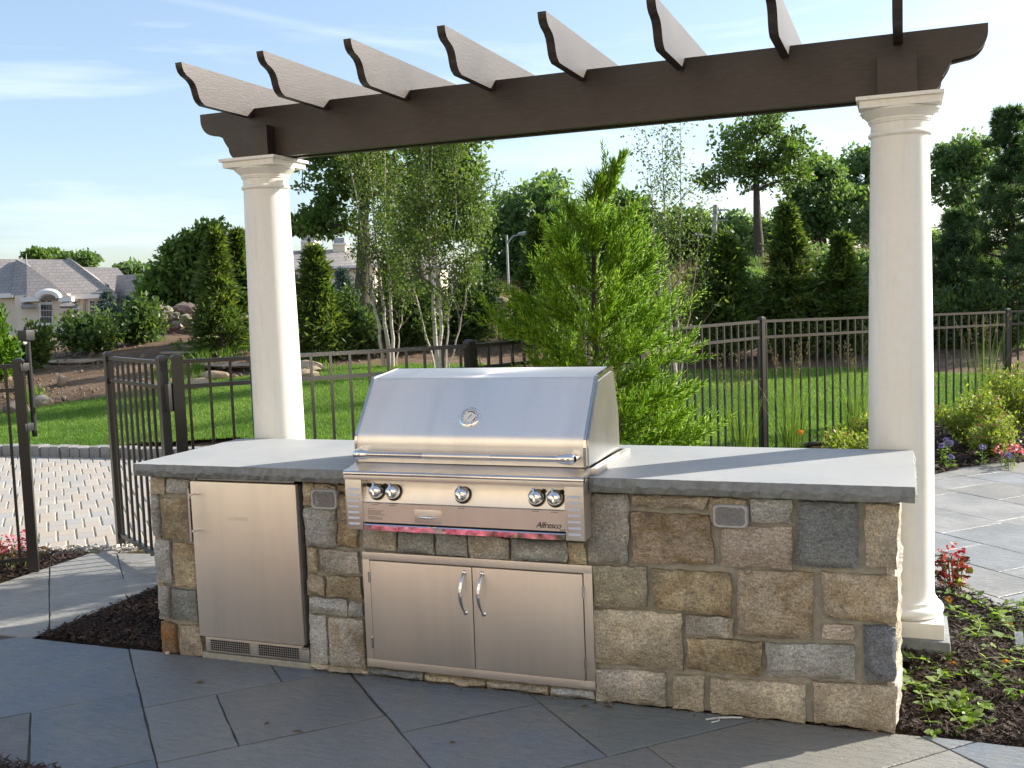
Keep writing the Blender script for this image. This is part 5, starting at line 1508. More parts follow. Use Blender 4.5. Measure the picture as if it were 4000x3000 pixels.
# ---- birch clumps
def birch(label, base, stems, n, dens=1.0, lw=0.075):
    base = np.array(base, float); e = empty('birch_clump', base, label, 'tree', 'birch clumps on the bank')
    mb = MB(); twig = MB(); P_ = []
    for (du0, du1, z1, r) in stems:
        b0 = base + RTH * du0 * 0.3 + FWH * rng.uniform(-.15, .15); t1 = base + RTH * du1 + FWH * rng.uniform(-.3, .3) + np.array([0, 0, z1])
        mid = b0 * 0.6 + t1 * 0.4 + RTH * (du1 - du0) * 0.12
        pts = []
        for i in range(15):
            s_ = i / 14; p = (1 - s_) ** 2 * b0 + 2 * s_ * (1 - s_) * mid + s_ * s_ * t1 + rng.normal(0, 0.014, 3); pts.append(p)
        pts[0] = b0 - np.array([0, 0, .1])
        mb.tube(pts, [r * (1 - 0.88 * i / 14) for i in range(15)], 7, caps=False)
        nbr = int(46 * z1 / 7)
        for j in range(nbr):
            s_ = rng.uniform(0.24, 0.99); k = s_ * 14; i0 = min(int(k), 13); p = pts[i0] + (pts[i0 + 1] - pts[i0]) * (k - i0)
            a = rng.uniform(0, 2 * np.pi); L = rng.uniform(0.5, 1.15) * (1.15 - s_) * z1 * 0.22 + 0.12
            q = p + np.array([math.cos(a) * L * .75, math.sin(a) * L * .75, L * rng.uniform(.5, 1.0)])
            tp = limb(twig, p, q, 0.010 * (1.2 - s_), 0.003, 4, 3, 0.05)
            if s_ > 0.44 or rng.uniform() < .2:
                for w in np.linspace(0.25, 1, 6): P_.append(p + (q - p) * w)
    P_ = np.array(P_); m_ = max(1, int(n / len(P_))); ci = np.repeat(np.arange(len(P_)), m_)
    Q = P_[ci] + rng.normal(size=(len(ci), 3)) * 0.10
    D = rand_dirs(len(ci), -0.4); L = lw * rng.uniform(.6, 1.3, len(ci))
    V, F = leaf_quads(Q, D, L, L * 0.62)
    mb.build('trunk', M['birch'], e, smooth=60)
    twig.build('branches', M['bark'], e, smooth=60)
    mesh_np('crown', V, F, M['leaf_birch'], e, tint=np.clip(rng.normal(.45, .22, len(ci)), 0, 1))
b = onland(1515, 17.6); z1 = zat(1500, 480, 17.6) - b[2]
birch('left clump of slim white birches behind the fence', b, [(-.35, -.55, z1 * .95, .034), (-.05, -.25, z1, .038), (.15, .10, z1 * .97, .034), (.3, .45, z1 * .6, .014)], 9000, lw=.052)
b = onland(1715, 16.6); z1 = zat(1700, 440, 16.6) - b[2]
birch('middle clump of white birches with leafy crown behind the grill', b, [(-.15, -.15, z1, .040), (.1, .0, z1 * .96, .034), (-.3, -.75, z1 * .8, .018), (.4, .85, z1 * .72, .015), (.2, .45, z1 * .9, .018)], 13000, lw=.052)
b = onland(2625, 15.2); z1 = zat(2600, 450, 15.2) - b[2]
birch('sparse clump of thin white birches right of the bright green conifer', b, [(-.25, -.35, z1 * .93, .020), (.0, -.05, z1, .026), (.12, .22, z1 * .97, .024), (.25, .55, z1 * .7, .013), (-.3, -.7, z1 * .7, .012)], 4600, lw=.045)

# ---- deciduous trees behind
def dec(label, px, v, basez_py, lobes, trunk_r, clumps, per, leaf, mat, spread, **kw):
    b = at(px, 1200, v); gz = float(H(b[0], b[1])); b = np.array([b[0], b[1], gz])
    out = []
    for (lx, ly, hw, hh, sh) in lobes:       # pixel centre and half sizes
        c = at(lx, ly, v); du = (c - b).dot(RTH)
        out.append((du, c[2] - gz, span(hw, v), span(hh, v), sh))
    tree('broadleaf_tree', label, b, out, trunk_r, clumps, per, leaf, mat, spread, group='broadleaf trees behind the garden', **kw)
dec('spreading oak with dark limbs behind the left birches', 1405, 33, 0, [(1330, 640, 190, 190, 4), (1560, 600, 230, 200, 4), (1250, 860, 110, 70, 1.2), (1200, 880, 90, 60, .8), (1480, 450, 180, 100, 2)], .33, 230, 52, .19, 'leaf_oak', .46, limbs=26, fork=.3, lean=(0.6, 0))
dec('leaning oak with crown right of the middle birches', 1690, 31, 0, [(1740, 620, 160, 200, 4), (1650, 850, 160, 140, 2), (1800, 830, 90, 120, 1.2)], .28, 170, 52, .18, 'leaf_oak', .44, limbs=16, lean=(-1.0, 0))
dec('dense dark maple behind the street lamp', 2110, 46, 0, [(2080, 840, 190, 160, 4), (2000, 980, 150, 160, 3), (2230, 950, 130, 160, 3)], .4, 250, 58, .25, 'leaf_dark', .72, limbs=18)
dec('dark tree behind the top of the bright green conifer', 2400, 43, 0, [(2420, 870, 130, 140, 4), (2480, 1000, 130, 130, 3), (2330, 1000, 110, 120, 2)], .35, 190, 58, .24, 'leaf_dark', .66, limbs=14)
dec('low dark tree behind the utility pole', 2700, 50, 0, [(2690, 920, 130, 110, 4), (2600, 1010, 120, 100, 2), (2820, 960, 120, 130, 3)], .35, 180, 56, .25, 'leaf_dark', .72, limbs=14)
dec('tall oak with long bare trunk and airy crown left of the right column', 2968, 46, 0, [(2960, 580, 200, 140, 4), (2850, 690, 160, 70, 2), (3090, 650, 130, 110, 2), (2990, 470, 110, 50, 1)], .25, 170, 46, .19, 'leaf_oak', .52, limbs=34, fork=.42, shell=.35)
dec('oak behind the arborvitae left of the right column', 3210, 52, 0, [(3200, 780, 140, 120, 4), (3120, 860, 120, 100, 2), (3310, 850, 130, 120, 3), (3200, 660, 80, 50, .7)], .36, 210, 46, .25, 'leaf_dark', .58, limbs=18)
dec('tree half hidden behind the right column', 3390, 56, 0, [(3390, 680, 110, 130, 4), (3430, 850, 120, 130, 2)], .36, 140, 44, .25, 'leaf_dark', .56, limbs=14)
dec('dark tree behind the bare trunk of the tall oak', 2900, 62, 0, [(2900, 930, 130, 90, 3), (3040, 940, 110, 90, 3)], .3, 150, 52, .28, 'leaf_dark', .8, limbs=12)
dec('tall airy tree right of the right column', 3770, 54, 0, [(3760, 620, 130, 100, 4), (3700, 740, 110, 110, 2), (3860, 760, 130, 130, 2)], .36, 170, 42, .25, 'leaf_dark', .56, limbs=22, shell=.4)
dec('dark low tree between the right column and the pines', 3700, 44, 0, [(3720, 980, 150, 100, 4), (3560, 990, 110, 110, 2)], .2, 110, 52, .24, 'leaf_dark', .66, limbs=12)
dec('broad green tree left of the left column', 745, 29, 0, [(735, 1070, 135, 130, 4), (660, 1140, 90, 100, 2), (810, 960, 80, 85, 1.6), (720, 970, 60, 50, .8)], .14, 230, 70, .15, 'leaf_oak', .33, limbs=14)
dec('small tree at the right corner of the far left house', 640, 36, 0, [(635, 1130, 45, 60, 3), (665, 1180, 60, 70, 2)], .14, 60, 80, .24, 'leaf_dark', .45, limbs=8)
dec('far tree behind the left house roof, left one', 145, 125, 0, [(145, 998, 36, 18, 3)], .3, 40, 60, .45, 'leaf_oak', .9, limbs=6)
dec('far tree behind the left house roof, second one', 195, 128, 0, [(208, 998, 30, 16, 3)], .3, 34, 60, .45, 'leaf_oak', .9, limbs=6)
dec('far broad tree behind the left house roof', 310, 122, 0, [(305, 1018, 62, 28, 3)], .4, 80, 60, .45, 'leaf_dark', 1.1, limbs=8)
dec('far tree behind the right gable of the left house', 520, 118, 0, [(520, 1062, 70, 26, 3)], .4, 70, 60, .45, 'leaf_dark', 1.0, limbs=8)

# ---- white pines at the right
def pine(label, px, v, top, hw, n):
    b = onland(px, v); h = zat(px, top, v) - b[2]; e = empty('white_pine', b, label, 'conifer', 'pines at the right')
    mb = MB(); mb.tube([b + [0, 0, -.1], b + [0.05, 0, h * .5], b + [0, 0, h]], [0.11, 0.06, 0.012], 7, caps=False)
    w = span(hw, v); P_ = []; D_ = []
    lev = np.arange(0.12, 0.99, 0.032)
    for s_ in lev:
        for j in range(6):
            a = rng.uniform(0, 2 * np.pi); L = w * (1.05 - s_) ** 0.75 * rng.uniform(.6, 1.1) + 0.12
            p0 = b + np.array([0, 0, h * s_]); p1 = p0 + np.array([math.cos(a) * L, math.sin(a) * L, L * rng.uniform(.25, .6)])
            pts = limb(mb, p0, p1, 0.02 * (1.2 - s_), 0.004, 4, 4, 0.05, -0.08)
            for q in range(5):
                k = rng.uniform(.3, 1); p = p0 + (p1 - p0) * k
                a2 = a + rng.normal(0, .9); L2 = L * .3 * rng.uniform(.5, 1)
                p2 = p + np.array([math.cos(a2) * L2, math.sin(a2) * L2, L2 * rng.uniform(.2, .9)])
                for w_ in np.linspace(.3, 1, 4): P_.append(p + (p2 - p) * w_); D_.append((p2 - p) / max(1e-4, np.linalg.norm(p2 - p)))
    P_ = np.array(P_); D_ = np.array(D_); m_ = max(3, n // len(P_)); ci = np.repeat(np.arange(len(P_)), m_)
    D = D_[ci] * 0.7 + rand_dirs(len(ci), .25)
    L = 0.15 * rng.uniform(.7, 1.2, len(ci))
    V, F = leaf_quads(P_[ci], D, L, 0.022)
    mb.build('trunk', M['bark'], e, smooth=60)
    mesh_np('crown', V, F, M['leaf_pine'], e, tint=np.clip(rng.normal(.45, .25, len(ci)), 0, 1))
pine('tall dark pine at the right photo edge', 3940, 19.5, 445, 185, 30000)
pine('dark pine cut by the right photo edge', 4110, 18.5, 380, 170, 26000)
pine('shorter dark pine just right of the right column', 3750, 20.5, 830, 140, 22000)
# ================================================================ bright green cryptomeria behind the grill
def spindles(P, D, L, r):
    """thin three-sided needles-covered twigs: points, directions, lengths, radii"""
    n = len(P); D = D / np.linalg.norm(D, axis=1)[:, None]
    q = rng.normal(size=(n, 3)); A = np.cross(D, q); A /= np.linalg.norm(A, axis=1)[:, None]; B = np.cross(D, A)
    m = P + D * (L * 0.4)[:, None]
    ring = [m + (A * math.cos(a) + B * math.sin(a)) * r[:, None] for a in (0, 2.094, 4.189)]
    V = np.stack([P, *ring, P + D * L[:, None]], 1).reshape(-1, 3)
    f = np.array([[0, 2, 1], [0, 3, 2], [0, 1, 3], [4, 1, 2], [4, 2, 3], [4, 3, 1]])
    F = (f[None] + (np.arange(n) * 5)[:, None, None]).reshape(-1, 3)
    return V, F, np.repeat(np.arange(n), 6)
cb = at(2352, 1700, 7.0); cb[2] = 0.0
ch = zat(2440, 610, 7.0)
cry = empty('cryptomeria', cb, 'bright green feathery conifer standing behind the grill', 'conifer')
mb = MB(); lead = [cb + np.array([0, 0, -.05]), cb + RTH * -.02 + np.array([0, 0, .8]), cb + RTH * -.03 + np.array([0, 0, 1.5]), cb + RTH * -.02 + np.array([0, 0, 2.0]), cb + RTH * 0.10 + np.array([0, 0, ch * .93])]
mb.tube(lead, [.038, .03, .02, .013, .005], 8, caps=False)
def lead_at(z):
    zs = [p[2] for p in lead]; return np.array([np.interp(z, zs, [p[i] for p in lead]) for i in range(3)])
SP, SD, SL, SR, ST = [], [], [], [], []
def plume(p, d, L, depth_t):
    """one feathery shoot: a curved axis with side sprigs turned forward and up"""
    pt_ = rng.normal(.42, .14); k = max(5, int(L / 0.016)); d = d / np.linalg.norm(d); pos = np.array(p, float)
    for i in range(k):
        s_ = i / k; d = d + np.array([0, 0, 0.016]) + rng.normal(0, 0.025, 3); d /= np.linalg.norm(d); pos = pos + d * (L / k)
        for j in range(2):
            sd_ = np.cross(d, rng.normal(size=3)); sd_ /= np.linalg.norm(sd_)
            ln = (0.068 * (1 - 0.55 * s_) + 0.014) * rng.uniform(.6, 1.25)
            SP.append(pos.copy()); SD.append(d * 0.85 + sd_ * 0.62 + np.array([0, 0, .15])); SL.append(ln); SR.append(0.0042 * rng.uniform(.8, 1.3)); ST.append(np.clip(pt_ + rng.normal(0, .2), 0, 1))
    SP.append(pos.copy()); SD.append(d); SL.append(0.07); SR.append(0.004); ST.append(.6)
nb = 132
for i in range(nb):
    s_ = (i + rng.uniform(0, 1)) / nb
    z = 0.10 + s_ ** 0.95 * (ch * 0.93 - 0.10)
    a = i * 2.399 + rng.normal(0, .35)
    f = z / ch
    if f > .76 and rng.uniform() < .5: continue
    Lb = np.interp(f, [0, .15, .45, .62, .78, .9, 1], [.55, .78, .78, .50, .31, .17, .10]) * rng.uniform(.65, 1.15)
    p0 = lead_at(z); el = np.interp(f, [0, .5, 1], [.12, .45, 1.25]) + rng.normal(0, .12)
    d = np.array([math.cos(a) * math.cos(el), math.sin(a) * math.cos(el), math.sin(el)])
    p1 = p0 + d * Lb * 0.6
    mb.tube([p0, p0 + d * Lb * .3 - np.array([0, 0, .01]), p1], [.007 * (1.3 - f), .005 * (1.3 - f), .0025], 5, caps=False)
    for q in range(12):
        k = rng.uniform(.15, 1.0) ** .75; p = p0 + d * Lb * .8 * k
        dd = d + rng.normal(0, .34, 3) + np.array([0, 0, .26]); plume(p, dd, Lb * rng.uniform(.25, .45) * (1.15 - k * .4) + .06, k)
for i in range(7):   # leader tips
    plume(lead_at(ch * rng.uniform(.75, .93)), np.array([rng.normal(0, .30), rng.normal(0, .30), 1.0]) + RTH * .12, rng.uniform(.24, .42), 1)
V, F, own = spindles(np.array(SP), np.array(SD), np.array(SL), np.array(SR))
mb.build('trunk', M['bark_red'] if 'bark_red' in M else M['bark'], cry, smooth=60)
mesh_np('crown', V, F, M['leaf_crypt'], cry, tint=np.array(ST)[own])

# ================================================================ border plants
M['reed_leaf'] = m_leaf('reed_leaf', (0.05, 0.11, 0.02), (0.10, 0.18, 0.03), (0.22, 0.28, 0.07), .4)
M['reed_plume'] = m_leaf('reed_plume', (0.13, 0.10, 0.065), (0.19, 0.145, 0.095), (0.27, 0.22, 0.15), .35)
def ribbon(P0, D0, L, w, bend, seg=6):
    n = len(P0); D = D0 / np.linalg.norm(D0, axis=1)[:, None]; S = np.cross(D, rng.normal(size=(n, 3))); S /= np.linalg.norm(S, axis=1)[:, None]
    pts = [P0]; d = D.copy(); side = np.stack([D[:, 0], D[:, 1], np.zeros(n)], -1); side /= np.maximum(np.linalg.norm(side, axis=1), 1e-6)[:, None]
    for i in range(seg):
        d = d + side * (bend * (i + 1) / seg ** 1.3)[:, None] * .8 - np.array([0, 0, 1]) * (bend * (i + 1) / seg ** 1.3)[:, None] * .5
        d /= np.linalg.norm(d, axis=1)[:, None]; pts.append(pts[-1] + d * (L / seg)[:, None])
    V = []
    for i, p in enumerate(pts):
        ww = (w * (1 - (i / seg) ** 2 * 0.9))[:, None] * .5
        V += [p - S * ww, p + S * ww]
    V = np.stack(V, 1); k = V.shape[1]
    f = np.array([[2 * i, 2 * i + 1, 2 * i + 3, 2 * i + 2] for i in range(seg)])
    F = (f[None] + (np.arange(n) * k)[:, None, None]).reshape(-1, 4)
    return V.reshape(-1, 3), F, np.repeat(np.arange(n), seg), pts[-1], d
def reed(label, base, h, nleaf=70, nstalk=16, plume=True):
    base = np.array(base, float); e = empty('reed_grass', base, label, 'grass', 'feather reed grasses along the fence')
    a = rng.uniform(0, 2 * np.pi, nleaf); r_ = rng.uniform(0, .06, nleaf)
    P = base + np.stack([np.cos(a) * r_, np.sin(a) * r_, np.zeros(nleaf)], -1); tl = rng.uniform(.02, .20, nleaf)
    D = np.stack([np.cos(a) * tl, np.sin(a) * tl, np.ones(nleaf)], -1)
    V, F, own, _, _ = ribbon(P, D, h * rng.uniform(.4, .85, nleaf), np.full(nleaf, .0055), rng.uniform(.0, .28, nleaf))
    mesh_np('leaves', V, F, M['reed_leaf'], e, tint=np.clip(rng.normal(.5, .22, nleaf), 0, 1)[own])
    a = rng.uniform(0, 2 * np.pi, nstalk); r_ = rng.uniform(0, .04, nstalk)
    P = base + np.stack([np.cos(a) * r_, np.sin(a) * r_, np.zeros(nstalk)], -1); tl = rng.uniform(.02, .17, nstalk)
    D = np.stack([np.cos(a) * tl, np.sin(a) * tl, np.ones(nstalk)], -1)
    V, F, own, tip, dd = ribbon(P, D, h * rng.uniform(.72, .92, nstalk), np.full(nstalk, .005), rng.uniform(0, .12, nstalk))
    mesh_np('stalks', V, F, M['reed_leaf'], e, tint=np.full(len(F), .75))
    if plume:
        ci = np.repeat(np.arange(nstalk), 16); s_ = rng.uniform(0, 1, len(ci)); PP = tip[ci] + dd[ci] * (s_ * .17 - .03)[:, None] + rng.normal(0, .006, (len(ci), 3))
        V, F = leaf_quads(PP, dd[ci] + rng.normal(0, .3, (len(ci), 3)), .024, .004)
        mesh_np('plumes', V, F, M['reed_plume'], e, tint=rng.uniform(0, 1, len(ci)))
def gpos(px, v):
    p = at(px, 1650, v); return np.array([p[0], p[1], -0.0])
reed('feather reed grass left of the fence post on the right lawn', gpos(2898, 8.7), 1.02)
reed('feather reed grass with feathery tips right of the fence post', gpos(3092, 9.0), 1.15, 80, 20)
reed('feather reed grass just left of the right column', gpos(3342, 10.2), 1.10)
reed('feather reed grass with tan plumes right of the right column', gpos(3842, 11.4), 1.25, 80, 24)
reed('thin reed grass at the right side of the bright green conifer', gpos(2700, 8.0), .75, 40, 6, False)

M['spirea_leaf'] = m_leaf('spirea_leaf', (0.12, 0.19, 0.03), (0.23, 0.30, 0.055), (0.40, 0.40, 0.10), .45)
M['spirea_flower'] = m_leaf('spirea_flower', (0.20, 0.07, 0.06), (0.30, 0.12, 0.10), (0.42, 0.16, 0.22), .3)
def spirea(label, base, h, w, n=3600):
    base = np.array(base, float); e = empty('spirea', base, label, 'shrub', 'yellow-green spireas by the fence')
    mb = MB(); T = []; tips = []
    for i in range(34):
        a = rng.uniform(0, 2 * np.pi); r_ = w * math.sqrt(rng.uniform(0, 1)); z = h * (1 - .45 * (r_ / w) ** 2) * rng.uniform(.8, 1.08)
        p1 = base + np.array([math.cos(a) * r_, math.sin(a) * r_, z]); limb(mb, base + np.array([math.cos(a), math.sin(a), 0]) * .05, p1, .004, .002, 4, 4, .05)
        tips.append(p1)
        for s_ in np.linspace(.18, 1, 12): T.append(base + (p1 - base) * np.array([s_, s_, s_ ** .8]))
    T = np.array(T); ci = np.repeat(np.arange(len(T)), max(1, n // len(T)))
    P = T[ci] + rng.normal(0, .035, (len(ci), 3)); P[:, 2] = np.maximum(P[:, 2], .02)
    L = .042 * rng.uniform(.6, 1.3, len(ci)); V, F = leaf_quads(P, rand_dirs(len(ci), .2), L, L * .42)
    mb.build('stems', M['bark'], e); mesh_np('leaves', V, F, M['spirea_leaf'], e, tint=np.clip(rng.normal(.5, .22, len(ci)), 0, 1))
    tp = np.array([p for p in tips if rng.uniform() < .4]); ci = np.repeat(np.arange(len(tp)), 40); a = rng.uniform(0, 2 * np.pi, len(ci)); r_ = .032 * np.sqrt(rng.uniform(0, 1, len(ci)))
    P = tp[ci] + np.stack([np.cos(a) * r_, np.sin(a) * r_, .016 - r_ * .25 + rng.normal(0, .004, len(ci))], -1)
    V, F = leaf_quads(P, rand_dirs(len(ci), .6), .010, .008); mesh_np('flower_heads', V, F, M['spirea_flower'], e, tint=rng.uniform(0, 1, len(ci)))
spirea('yellow-green spirea with pink flower heads left of the right column', gpos(3330, 8.8), .40, .30)
spirea('spirea against the left edge of the right column, higher one', gpos(3420, 9.4), .52, .22, 2400)
spirea('large yellow-green spirea right of the right column', gpos(3800, 10.0), .55, .38, 5200)
spirea('low gold-leaved spirea in front of the larger ones at the right', gpos(3880, 9.4), .34, .24, 2800)
spirea('yellow-green spirea at the right photo edge', gpos(3965, 10.8), .72, .42, 5200)

M['green_stem'] = m_plain('green_stem', (0.16, 0.20, 0.05), .6)
M['orange_petal'] = m_leaf('orange_petal', (0.65, 0.16, 0.005), (0.80, 0.27, 0.01), (0.85, 0.40, 0.02), .2)
M['purple_petal'] = m_leaf('ageratum_petal', (0.13, 0.11, 0.36), (0.22, 0.19, 0.52), (0.36, 0.32, 0.66), .2)
M['begonia_pink'] = m_leaf('pink_petal', (0.50, 0.05, 0.13), (0.70, 0.12, 0.25), (0.80, 0.32, 0.42), .35)
M['begonia_red'] = m_leaf('red_petal', (0.24, 0.01, 0.02), (0.42, 0.02, 0.025), (0.55, 0.06, 0.06), .3)
M['begonia_leaf'] = m_leaf('bronze_leaf', (0.05, 0.035, 0.015), (0.10, 0.05, 0.02), (0.12, 0.13, 0.03), .3)
M['lantana_leaf'] = m_leaf('lantana_leaf', (0.10, 0.19, 0.02), (0.20, 0.33, 0.04), (0.34, 0.46, 0.09), .42, .42)
def round_leaf(P, D, L, W):
    """six-sided leaves folded along the midrib"""
    n = len(P); D = D / np.linalg.norm(D, axis=1)[:, None]; U = np.array([0, 0, 1.0]) + rng.normal(0, .35, (n, 3)); S = np.cross(D, U); S /= np.linalg.norm(S, axis=1)[:, None]; N = np.cross(S, D)
    L = L[:, None]; W = W[:, None]
    V = np.stack([P, P + D * L * .3 + S * W * .5 + N * W * .12, P + D * L * .68 + S * W * .4 + N * W * .1, P + D * L - N * L * .06, P + D * L * .68 - S * W * .4 + N * W * .1, P + D * L * .3 - S * W * .5 + N * W * .12], 1).reshape(-1, 3)
    f = np.array([[0, 1, 2, 3], [0, 3, 4, 5]]); F = (f[None] + (np.arange(n) * 6)[:, None, None]).reshape(-1, 4)
    return V, F, np.repeat(np.arange(n), 2)
def begonia(label, base, w, h, petal, nl=60, nf=90, group='begonias in the beds', name='begonia'):
    base = np.array(base, float); e = empty(name, base, label, 'flower', group)
    a = rng.uniform(0, 2 * np.pi, nl); r_ = w * np.sqrt(rng.uniform(0, 1, nl)); z = h * (.3 + .55 * rng.uniform(0, 1, nl)) * (1 - .3 * (r_ / w) ** 2)
    P = base + np.stack([np.cos(a) * r_, np.sin(a) * r_, z], -1); D = np.stack([np.cos(a), np.sin(a), rng.normal(.1, .4, nl)], -1)
    L = rng.uniform(.03, .055, nl); V, F, own = round_leaf(P, D, L, L * .85); mesh_np('leaves', V, F, M['begonia_leaf'], e, tint=rng.uniform(0, 1, nl)[own])
    a = rng.uniform(0, 2 * np.pi, nf); r_ = w * np.sqrt(rng.uniform(0, 1, nf)) * .95; z = h * rng.uniform(.62 if petal != 'begonia_red' else .12, 1.05, nf) * (1 - .3 * (r_ / w) ** 2)
    P = base + np.stack([np.cos(a) * r_, np.sin(a) * r_, z], -1); L = rng.uniform(.014, .03, nf)
    V, F, own = round_leaf(P, rand_dirs(nf, .2), L, L * .9); mesh_np('petals', V, F, M[petal], e, tint=rng.uniform(0, 1, nf)[own])
    mb = MB()
    for i in range(8):
        b_ = base + np.array([rng.normal(0, w * .3), rng.normal(0, w * .3), 0]); mb.tube([b_, b_ + np.array([rng.normal(0, .02), rng.normal(0, .02), h * .7])], .004, 5)
    mb.build('stems', M['green_stem'], e)
begonia('pink begonia behind the latch post at the left', (-2.06, 1.10, 0), .14, .22, 'begonia_pink', 60, 150)
begonia('dark red begonia at the right edge of the right column base', (3.555, 1.92, 0), .085, .25, 'begonia_red', 50, 190)
begonia('coral pink begonia in the bed below the right spireas', gpos(3943, 8.9), .13, .20, 'begonia_pink', 40, 90)
begonia('pink begonia in the lower left photo corner', (0.30, -1.33, 0), .08, .09, 'begonia_pink', 40, 60)
begonia('pink begonia in the corner bed next to the patio edge', (0.05, -1.42, 0), .11, .13, 'begonia_pink', 40, 60)
for (x, y, wh) in ((0.85, -1.9, 'first'), (1.15, -2.2, 'second'), (0.5, -1.85, 'third'), (1.3, -2.7, 'fourth'), (.75, -2.35, 'fifth'), (.15, -1.95, 'sixth'), (.95, -2.8, 'seventh'), (-.2, -1.9, 'eighth'), (.35, -2.4, 'ninth'), (-.1, -2.5, 'tenth')):
    begonia('%s pink begonia of the corner bed below the photo edge' % wh, (x, y, 0), .2, .28, 'begonia_pink', 60, 260)
def puff(label, base, h, petal, r_, n, name, group, leafy=24):
    base = np.array(base, float); e = empty(name, base, label, 'flower', group)
    mb = MB(); mb.tube([base, base + np.array([.005, 0, h])], .003, 5); mb.build('stem', M['green_stem'], e)
    d = rand_dirs(n, .3); V, F = leaf_quads(base + np.array([.005, 0, h]) + d * r_ * .5 * np.array([1, 1, .6]), d, r_ * .55, r_ * .4); mesh_np('petals', V, F, M[petal], e, tint=rng.uniform(0, 1, n))
    a = rng.uniform(0, 2 * np.pi, leafy); P = base + np.stack([np.cos(a) * .02, np.sin(a) * .02, rng.uniform(.01, h * .8, leafy)], -1)
    L = rng.uniform(.025, .05, leafy); V, F, own = round_leaf(P, np.stack([np.cos(a), np.sin(a), rng.normal(.3, .3, leafy)], -1), L, L * .5); mesh_np('leaves', V, F, M['lantana_leaf'], e, tint=rng.uniform(0, 1, leafy)[own])
for px, v, h, lab in ((3676, 9.1, .16, 'purple ageratum nearest to the right column'), (3694, 9.35, .17, 'small purple ageratum behind the nearest one'), (3709, 9.2, .17, 'purple ageratum third from the right column'), (3712, 8.85, .10, 'low purple ageratum at the front of the bed'), (3836, 8.95, .16, 'purple ageratum below the large spirea'), (3940, 8.7, .12, 'purple ageratum in front of the coral begonia')):
    puff(lab, gpos(px, v), h, 'purple_petal', .034, 80, 'ageratum', 'purple ageratums by the terrace')
for px, v, h, lab in ((2903, 8.2, .20, 'orange marigold at the foot of the left reed grass'), (3013, 8.0, .10, 'low orange marigold behind the counter edge'), (3124, 8.9, .36, 'tall orange flower right of the second reed grass'), (3094, 8.5, .13, 'orange marigold below the second reed grass'), (3742, 10.2, .22, 'orange marigold at the fence foot right of the column'), (3128, 8.4, .12, 'small orange marigold just behind the counter')):
    puff(lab, gpos(px, v), h, 'orange_petal', .03, 60, 'marigold', 'orange flowers along the fence', 30)

# ---- trailing lantana in the right bed
t = NT('lantana_big_leaf'); col = t.ramp(t.info('Random'), [(0.0, (0.10, 0.19, 0.02)), (0.5, (0.20, 0.33, 0.04)), (1.0, (0.34, 0.46, 0.09))])
t.set(color=col, rough=.42, spec=.35); tr = t.node('ShaderNodeBsdfTranslucent'); t.l.new(t.mix(1.0, col, (1.25, 1.3, 0.55), 'MULTIPLY'), tr.inputs['Color'])
ms = t.node('ShaderNodeMixShader'); ms.inputs[0].default_value = .42; t.l.new(t.b.outputs[0], ms.inputs[1]); t.l.new(tr.outputs[0], ms.inputs[2]); t.l.new(ms.outputs[0], t.out.inputs['Surface'])
t.bump(t.noise(t.coord('Object'), 9, 3), .4, .05)
LLEAF = []
for k_, (bend, cup) in enumerate(((.10, .14), (.22, .10), (.04, .22))):
    mb = MB(); ws = [(0, 0), (.12, .30), (.32, .50), (.55, .44), (.78, .26), (1, 0)]
    vs = []; 
    for y_, w_ in ws: vs += [(-w_, y_, cup * w_ * 2 * .5 - bend * y_ * y_), (0, y_, -bend * y_ * y_), (w_, y_, cup * w_ * 2 * .5 - bend * y_ * y_)]
    mb.add(vs, [(3 * i + j, 3 * i + j + 1, 3 * i + j + 4, 3 * i + j + 3) for i in range(5) for j in range(2)])
    me = mb.mesh('leaf'); me.materials.append(t.m); me.shade_smooth(); LLEAF.append(me)
